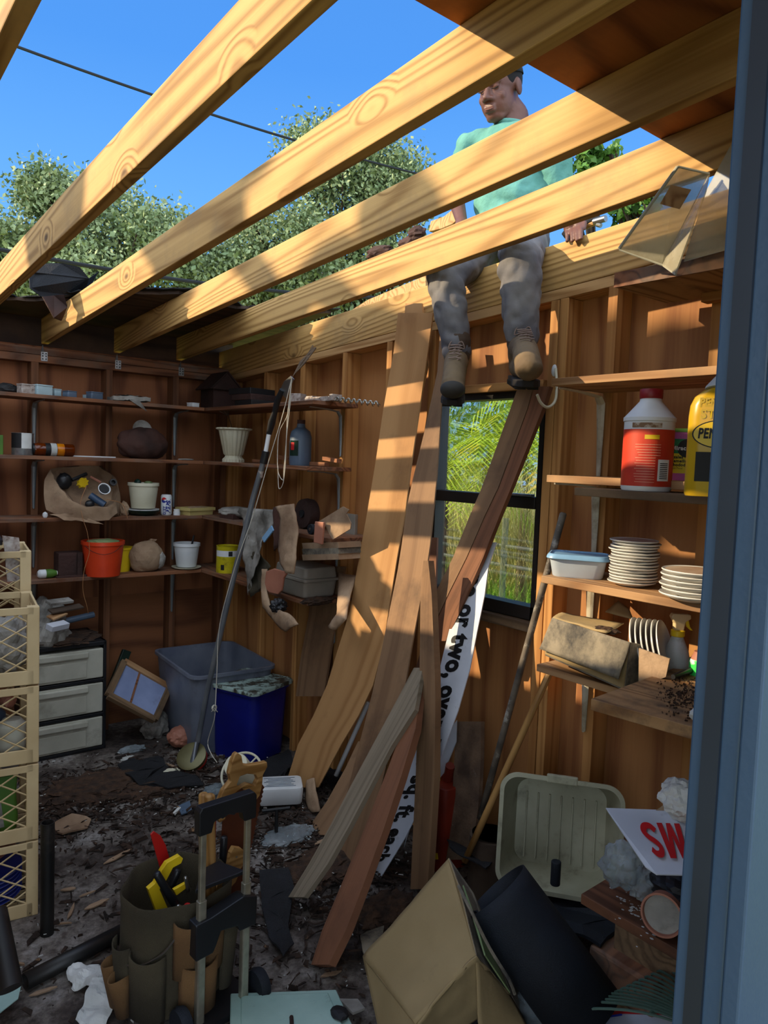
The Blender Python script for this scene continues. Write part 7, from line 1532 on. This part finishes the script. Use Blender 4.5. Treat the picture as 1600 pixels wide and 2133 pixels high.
# face frame: looks down to the left of the picture
fd = (V(CR)*-.62 - V(_F)*.72 + V((0, 0, -.34))).normalized(); up = V((0, 0, 1))+fd*.30; up = (up-fd*up.dot(fd)).normalized(); rt = fd.cross(up)
Mh = Matrix((rt, fd, up)).transposed()          # local x right, y forward, z up
HS = 1.13
def hp(x, y, z): return head + Mh @ V((x*HS, y*HS, z*HS))
def rs(*a): return tuple(v*HS for v in a)
items = [('e', hp(0, -.012, .035), rs(.073, .092, .085), Mh), ('e', hp(0, .018, -.03), rs(.062, .070, .078), Mh), ('e', hp(0, .045, -.078), rs(.034, .034, .026), Mh), ('c', hp(-.045, .0, -.055), .022, hp(-.02, .05, -.085), .018), ('c', hp(.045, .0, -.055), .022, hp(.02, .05, -.085), .018),
         ('c', hp(0, .078, .012), .009, hp(0, .100, -.024), .014), ('e', hp(-.014, .088, -.028), rs(.011, .012, .009), Mh), ('e', hp(.014, .088, -.028), rs(.011, .012, .009), Mh),
         ('c', hp(-.042, .070, .026), .0115, hp(-.012, .081, .022), .011), ('c', hp(.042, .070, .026), .0115, hp(.012, .081, .022), .011), ('e', hp(-.036, .056, -.022), rs(.02, .016, .02), Mh), ('e', hp(.036, .056, -.022), rs(.02, .016, .02), Mh),
         ('e', hp(-.03, .073, .008), rs(.014, .009, .008), Mh), ('e', hp(.03, .073, .008), rs(.014, .009, .008), Mh),
         ('e', hp(-.076, -.008, .0), rs(.009, .018, .03), Mh), ('e', hp(.076, -.008, .0), rs(.009, .018, .03), Mh), ('c', hp(-.018, .084, -.053), .0075, hp(.018, .084, -.053), .0075), ('c', hp(-.016, .082, -.064), .009, hp(.016, .082, -.064), .009),
         ('c', hp(0, -.025, -.04), .060, neck, .060), ('c', neck, .060, chest.lerp(neck, .5), .08)]
items += [('e', chest, (.11, .15, .16)), ('e', belly, (.10, .14, .13)), ('c', shL, .05, elL, .038), ('c', elL, .038, haL, .024), ('c', shR, .05, elR, .038), ('c', elR, .038, haR, .024), ('c', hipL, .07, knL, .055), ('c', hipR, .07, knR, .055), ('c', knL, .05, anL, .035), ('c', knR, .05, anR, .035), ('e', pel, (.13, .16, .1))]
def hand(w, d, side, n_):
    d = d.normalized(); s = side.normalized(); out = [('c', w, .024, w+d*.06, .032), ('c', w+d*.03+s*.012, .02, w+d*.07+s*.022, .018), ('c', w+d*.03-s*.012, .02, w+d*.07-s*.022, .018)]
    for k in range(4):
        b = w+d*.078+s*(.030-.02*k); l = (.036, .042, .039, .03)[k]; m1 = b+d*l+n_*.008; m2 = m1+d*l*.5+n_*.022; out += [('c', b, .0085, m1, .0082), ('c', m1, .0082, m2, .0072)]
    b = w+d*.03+s*.034; out += [('c', b, .011, b+d*.03+s*.018, .0095), ('c', b+d*.03+s*.018, .0095, b+d*.055+s*.012+n_*.012, .008)]
    return out
dn = V((0, 0, -1)); items += hand(haL, (haL-elL)+V((-.05, 0, -.02)), V((0, 1, 0)), dn); items += hand(haR, (haR-elR)+V((-.05, -.03, -.02)), V((0, -1, 0)), dn)
blob('body', items, M['skin'], man, vox=.0045, sm=3)
M['browhair'] = mat('black hair', '#0d0b0a', '#15110f', rough=.9)
for sg in (-1, 1): add('eyebrow', tube([hp(sg*.046, .074, .033), hp(sg*.03, .0845, .038), hp(sg*.013, .091, .033)], .0032, 5), M['browhair'], man); add('eye_lashes', tube([hp(sg*.042, .078, .004), hp(sg*.03, .0835, .0005), hp(sg*.018, .083, .003)], .0018, 5), M['browhair'], man)
M['lip'] = mat('lip', '#74493f', '#683f37', rough=.45); add('lips', tube(spline([hp(-.019, .086, -.0585), hp(-.008, .091, -.0605), hp(.008, .091, -.0605), hp(.019, .086, -.0585)], 3), [.002]*2+[.006]*6+[.003]*2 if False else .0030, 6), M['lip'], man, True)
blob('hair', [('e', hp(0, -.016, .042), (.0862, .106, .099), Mh)], M['browhair'], man, vox=.006, sm=2)
# cap, sits low on the brow
bm = bmesh.new(); rows = []
for k in range(9):
    th = k/8*math.pi/2; rr = math.cos(th); rows.append([bm.verts.new(hp(.081*rr*math.cos(a), -.012+.099*rr*math.sin(a), .048+.080*math.sin(th))) for a in [j*math.pi/14 for j in range(28)]] if k < 8 else None)
for r1, r2 in zip(rows[:-1], rows[1:-1]):
    for j in range(28): bm.faces.new((r1[j], r1[(j+1) % 28], r2[(j+1) % 28], r2[j]))
bm.faces.new(rows[-2]); add('cap', bm, mat('black cap', '#16181a', '#1c1e22', rough=.9), man, True, sol=.003)
# teal shirt: torso and sleeves
nk = neck+V((0, 0, -.045))
blob('shirt', [('c', chest.lerp(nk, .72), .085, chest, .12), ('e', chest, (.135, .165, .17)), ('c', chest, .125, belly, .118), ('e', belly, (.13, .165, .14)), ('c', belly, .115, pel+V((0, 0, .05)), .12), ('e', pel+V((0, 0, .05)), (.14, .165, .08)), ('c', chest.lerp(nk, .6), .075, shL, .056), ('c', chest.lerp(nk, .6), .075, shR, .068),
               ('c', shL, .062, shL.lerp(elL, .9), .058), ('c', shR, .074, shR.lerp(elR, .9), .062)], M['shirt'], man, vox=.009, sm=5, disp=(11, .009))
bm = bmesh.new(); qn = (neck-chest).normalized().to_track_quat('Z', 'Y').to_matrix().to_4x4(); cn_ = chest.lerp(neck, .80)
sweep(bm, [cn_+qn @ V((.074*math.cos(k*math.pi/12), .070*math.sin(k*math.pi/12), 0)) for k in range(25)], .009, 8, False); add('collar', bm, M['shirt'], man, True)
# jeans
blob('jeans', [('e', pel, (.145, .17, .10)), ('c', pel, .12, hipL, .10), ('c', pel, .12, hipR, .10), ('c', hipL, .098, knL, .078), ('c', hipR, .098, knR, .080), ('c', knL, .078, knL.lerp(anL, .45), .070), ('c', knR, .080, knR.lerp(anR, .45), .074), ('c', knL.lerp(anL, .45), .070, anL, .060), ('c', knR.lerp(anR, .45), .074, anR, .064)], M['jeans'], man, vox=.008, sm=3, disp=(13, .009))
# boots
M['bootup'] = mat('dark boot leather', '#4c3a2a', '#382a1e', rough=.8, bump=.3, bscale=50)
M['sole2'] = mat('dark rubber toe', '#35322c', '#2a2722', rough=.8)
def boot(an, toe, nm, side):
    an, toe = V(an), V(toe); d = (toe-an); f = V((d.x, d.y, d.z)).normalized(); shin = V((0, 0, 1))
    heel = an+V((0, 0, -.085))-V((f.x, f.y, 0)).normalized()*.055; ball = toe-f*.035; inst = an.lerp(ball, .5)+V((0, 0, .012))
    bt = blob(nm, [('c', an+V((0, 0, .05)), .052, an+V((0, 0, -.02)), .050), ('c', an+V((0, 0, -.02)), .050, heel, .038), ('c', an+V((0, 0, -.02)), .048, inst, .044), ('c', inst, .044, ball, .044), ('c', heel, .038, ball, .040), ('e', toe-f*.03, (.043, .046, .034))], M['boot'], man, vox=.005, sm=4, disp=(20, .002))
    blob('shaft', [('c', an+V((0, 0, .055)), .055, an+V((0, 0, -.012)), .053)], M['bootup'], bt, vox=.006, sm=2)
    if side < 0: blob('toe_cap', [('e', toe-f*.018, (.044, .047, .034))], M['sole2'], bt, vox=.005, sm=2)
    # sole follows heel to toe under the foot
    k_ = ((toe-heel).length+.055)/.273; u = (toe-V((0, 0, .0))-heel).normalized(); s_ = u.cross(shin).normalized(); dnv = s_.cross(u).normalized(); dnv = dnv if dnv.z < 0 else -dnv
    bm = bmesh.new(); L_ = (toe-heel).length+.06; sec = []
    prof = [(-.045, .022), (-.035, .034), (.0, .037), (.05, .033), (.10, .036), (.15, .044), (.19, .044), (.215, .034), (.228, .018)]
    a_ = [heel+u*x*k_+s_*w_ for x, w_ in prof]+[heel+u*x*k_-s_*w_ for x, w_ in prof[::-1]]
    add('sole', poly([p+dnv*.042 for p in a_], .022, dnv), M['sole'], bt, bev=.003)
    bm = bmesh.new()
    for x in [k*.021-.03 for k in range(12)]:
        for sg in (-1, 1): 
            Mx = Matrix((u, s_, dnv)).transposed().to_4x4(); Mx.translation = heel+u*x*k_+s_*sg*.020+dnv*.054; box(bm, (0, 0, 0), (.012, .034, .016), Mx)
    add('tread', bm, M['sole'], bt)
    bm = bmesh.new()
    for k in range(6):
        q = (an+V((0, 0, .03))).lerp(inst.lerp(ball, .3), k/5.5); fw = (V((f.x, f.y, 0)).normalized()*(.8-.1*k)+V((0, 0, .12+.12*k))).normalized(); q = q+fw*(.050 if k < 2 else .047)
        sweep(bm, [q-s_*.024, q+fw*.004, q+s_*.024], .0028, 5); sweep(bm, [q-s_*.02, q+s_*.02+V((0, 0, -.022))], .0024, 5)
    q = an+V((0, 0, .03))+V((f.x, f.y, 0)).normalized()*.056
    for sg in (-1, 1): sweep(bm, spline([q, q+s_*sg*.02+V((0, 0, .012)), q+s_*sg*.03+V((0, 0, -.015)), q+s_*sg*.008+V((0, 0, -.01))], 4), .0024, 5); sweep(bm, spline([q, q+s_*sg*.012+V((0, 0, -.03)), q+s_*sg*.02+V((0, 0, -.055))], 4), .0024, 5)
    add('laces', bm, mat('laces', '#8a7468', '#6c5a50'), bt)
boot(anL+V((0, 0, -.02)), X(942, 816, 1.87), 'boot', -1); boot(anR+V((0, 0, -.02)), X(1104, 772, 1.80), 'boot', 1)
# things at his sides
add('shingle_pieces', poly([X(1172, 492, 2.3), X(1196, 462, 2.32), X(1225, 452, 2.34), X(1248, 446, 2.34), X(1252, 458, 2.33), X(1225, 470, 2.32), X(1200, 478, 2.31), X(1185, 498, 2.3)], .03), M['felt'], bev=.004, label='black torn roofing pieces on the wall top by the right hand of the man', cat='roofing felt')
t = thing('claw_hammer', 'steel hammer head beyond the black roofing pieces right of the man', 'hammer', X(1240, 465, 2.3)); add('head', tube([X(1238, 462, 2.31), X(1262, 455, 2.31)], .012, 12), M['steel'], t, True); add('face', tube([X(1244, 468, 2.31), X(1252, 470, 2.31)], .008, 10), M['steel'], t); add('handle', tube([X(1250, 460, 2.31), X(1180, 490, 2.34)], .009, 8), M['handlewood'], t)
add('split_wood', poly([X(898, 484, 2.30), X(902, 462, 2.30), X(930, 452, 2.3), X(945, 440, 2.30), X(962, 436, 2.30), X(962, 455, 2.3), X(948, 468, 2.3), X(925, 478, 2.3)], .03), M['plate'], bev=.003, label='split orange and grey wood lump beside the hip of the man', cat='wood piece')
add('marked_board', poly([X(735, 647, 2.30), X(770, 625, 2.30), X(890, 575, 2.3), X(890, 600, 2.30), X(745, 645, 2.3)], .02), M['plate'], label='pale board with a pencilled cross on top of the end rafter', cat='board')
for k, (x, y, s_) in enumerate(((868, 488, (.03, .05, .035)), (790, 525, (.03, .09, .03)), (850, 508, (.03, .06, .03)))):
    add('rotten_lump', wad(X(x, y, 2.27), s_, 140+k, 3, .5, 2), M['darkbag'], label='reddish rotten roof lump behind the fourth rafter, ' + ('nearest the man', 'farthest from the man', 'middle one')[k], cat='rotten wood', group='rotten lumps on the end rafter')
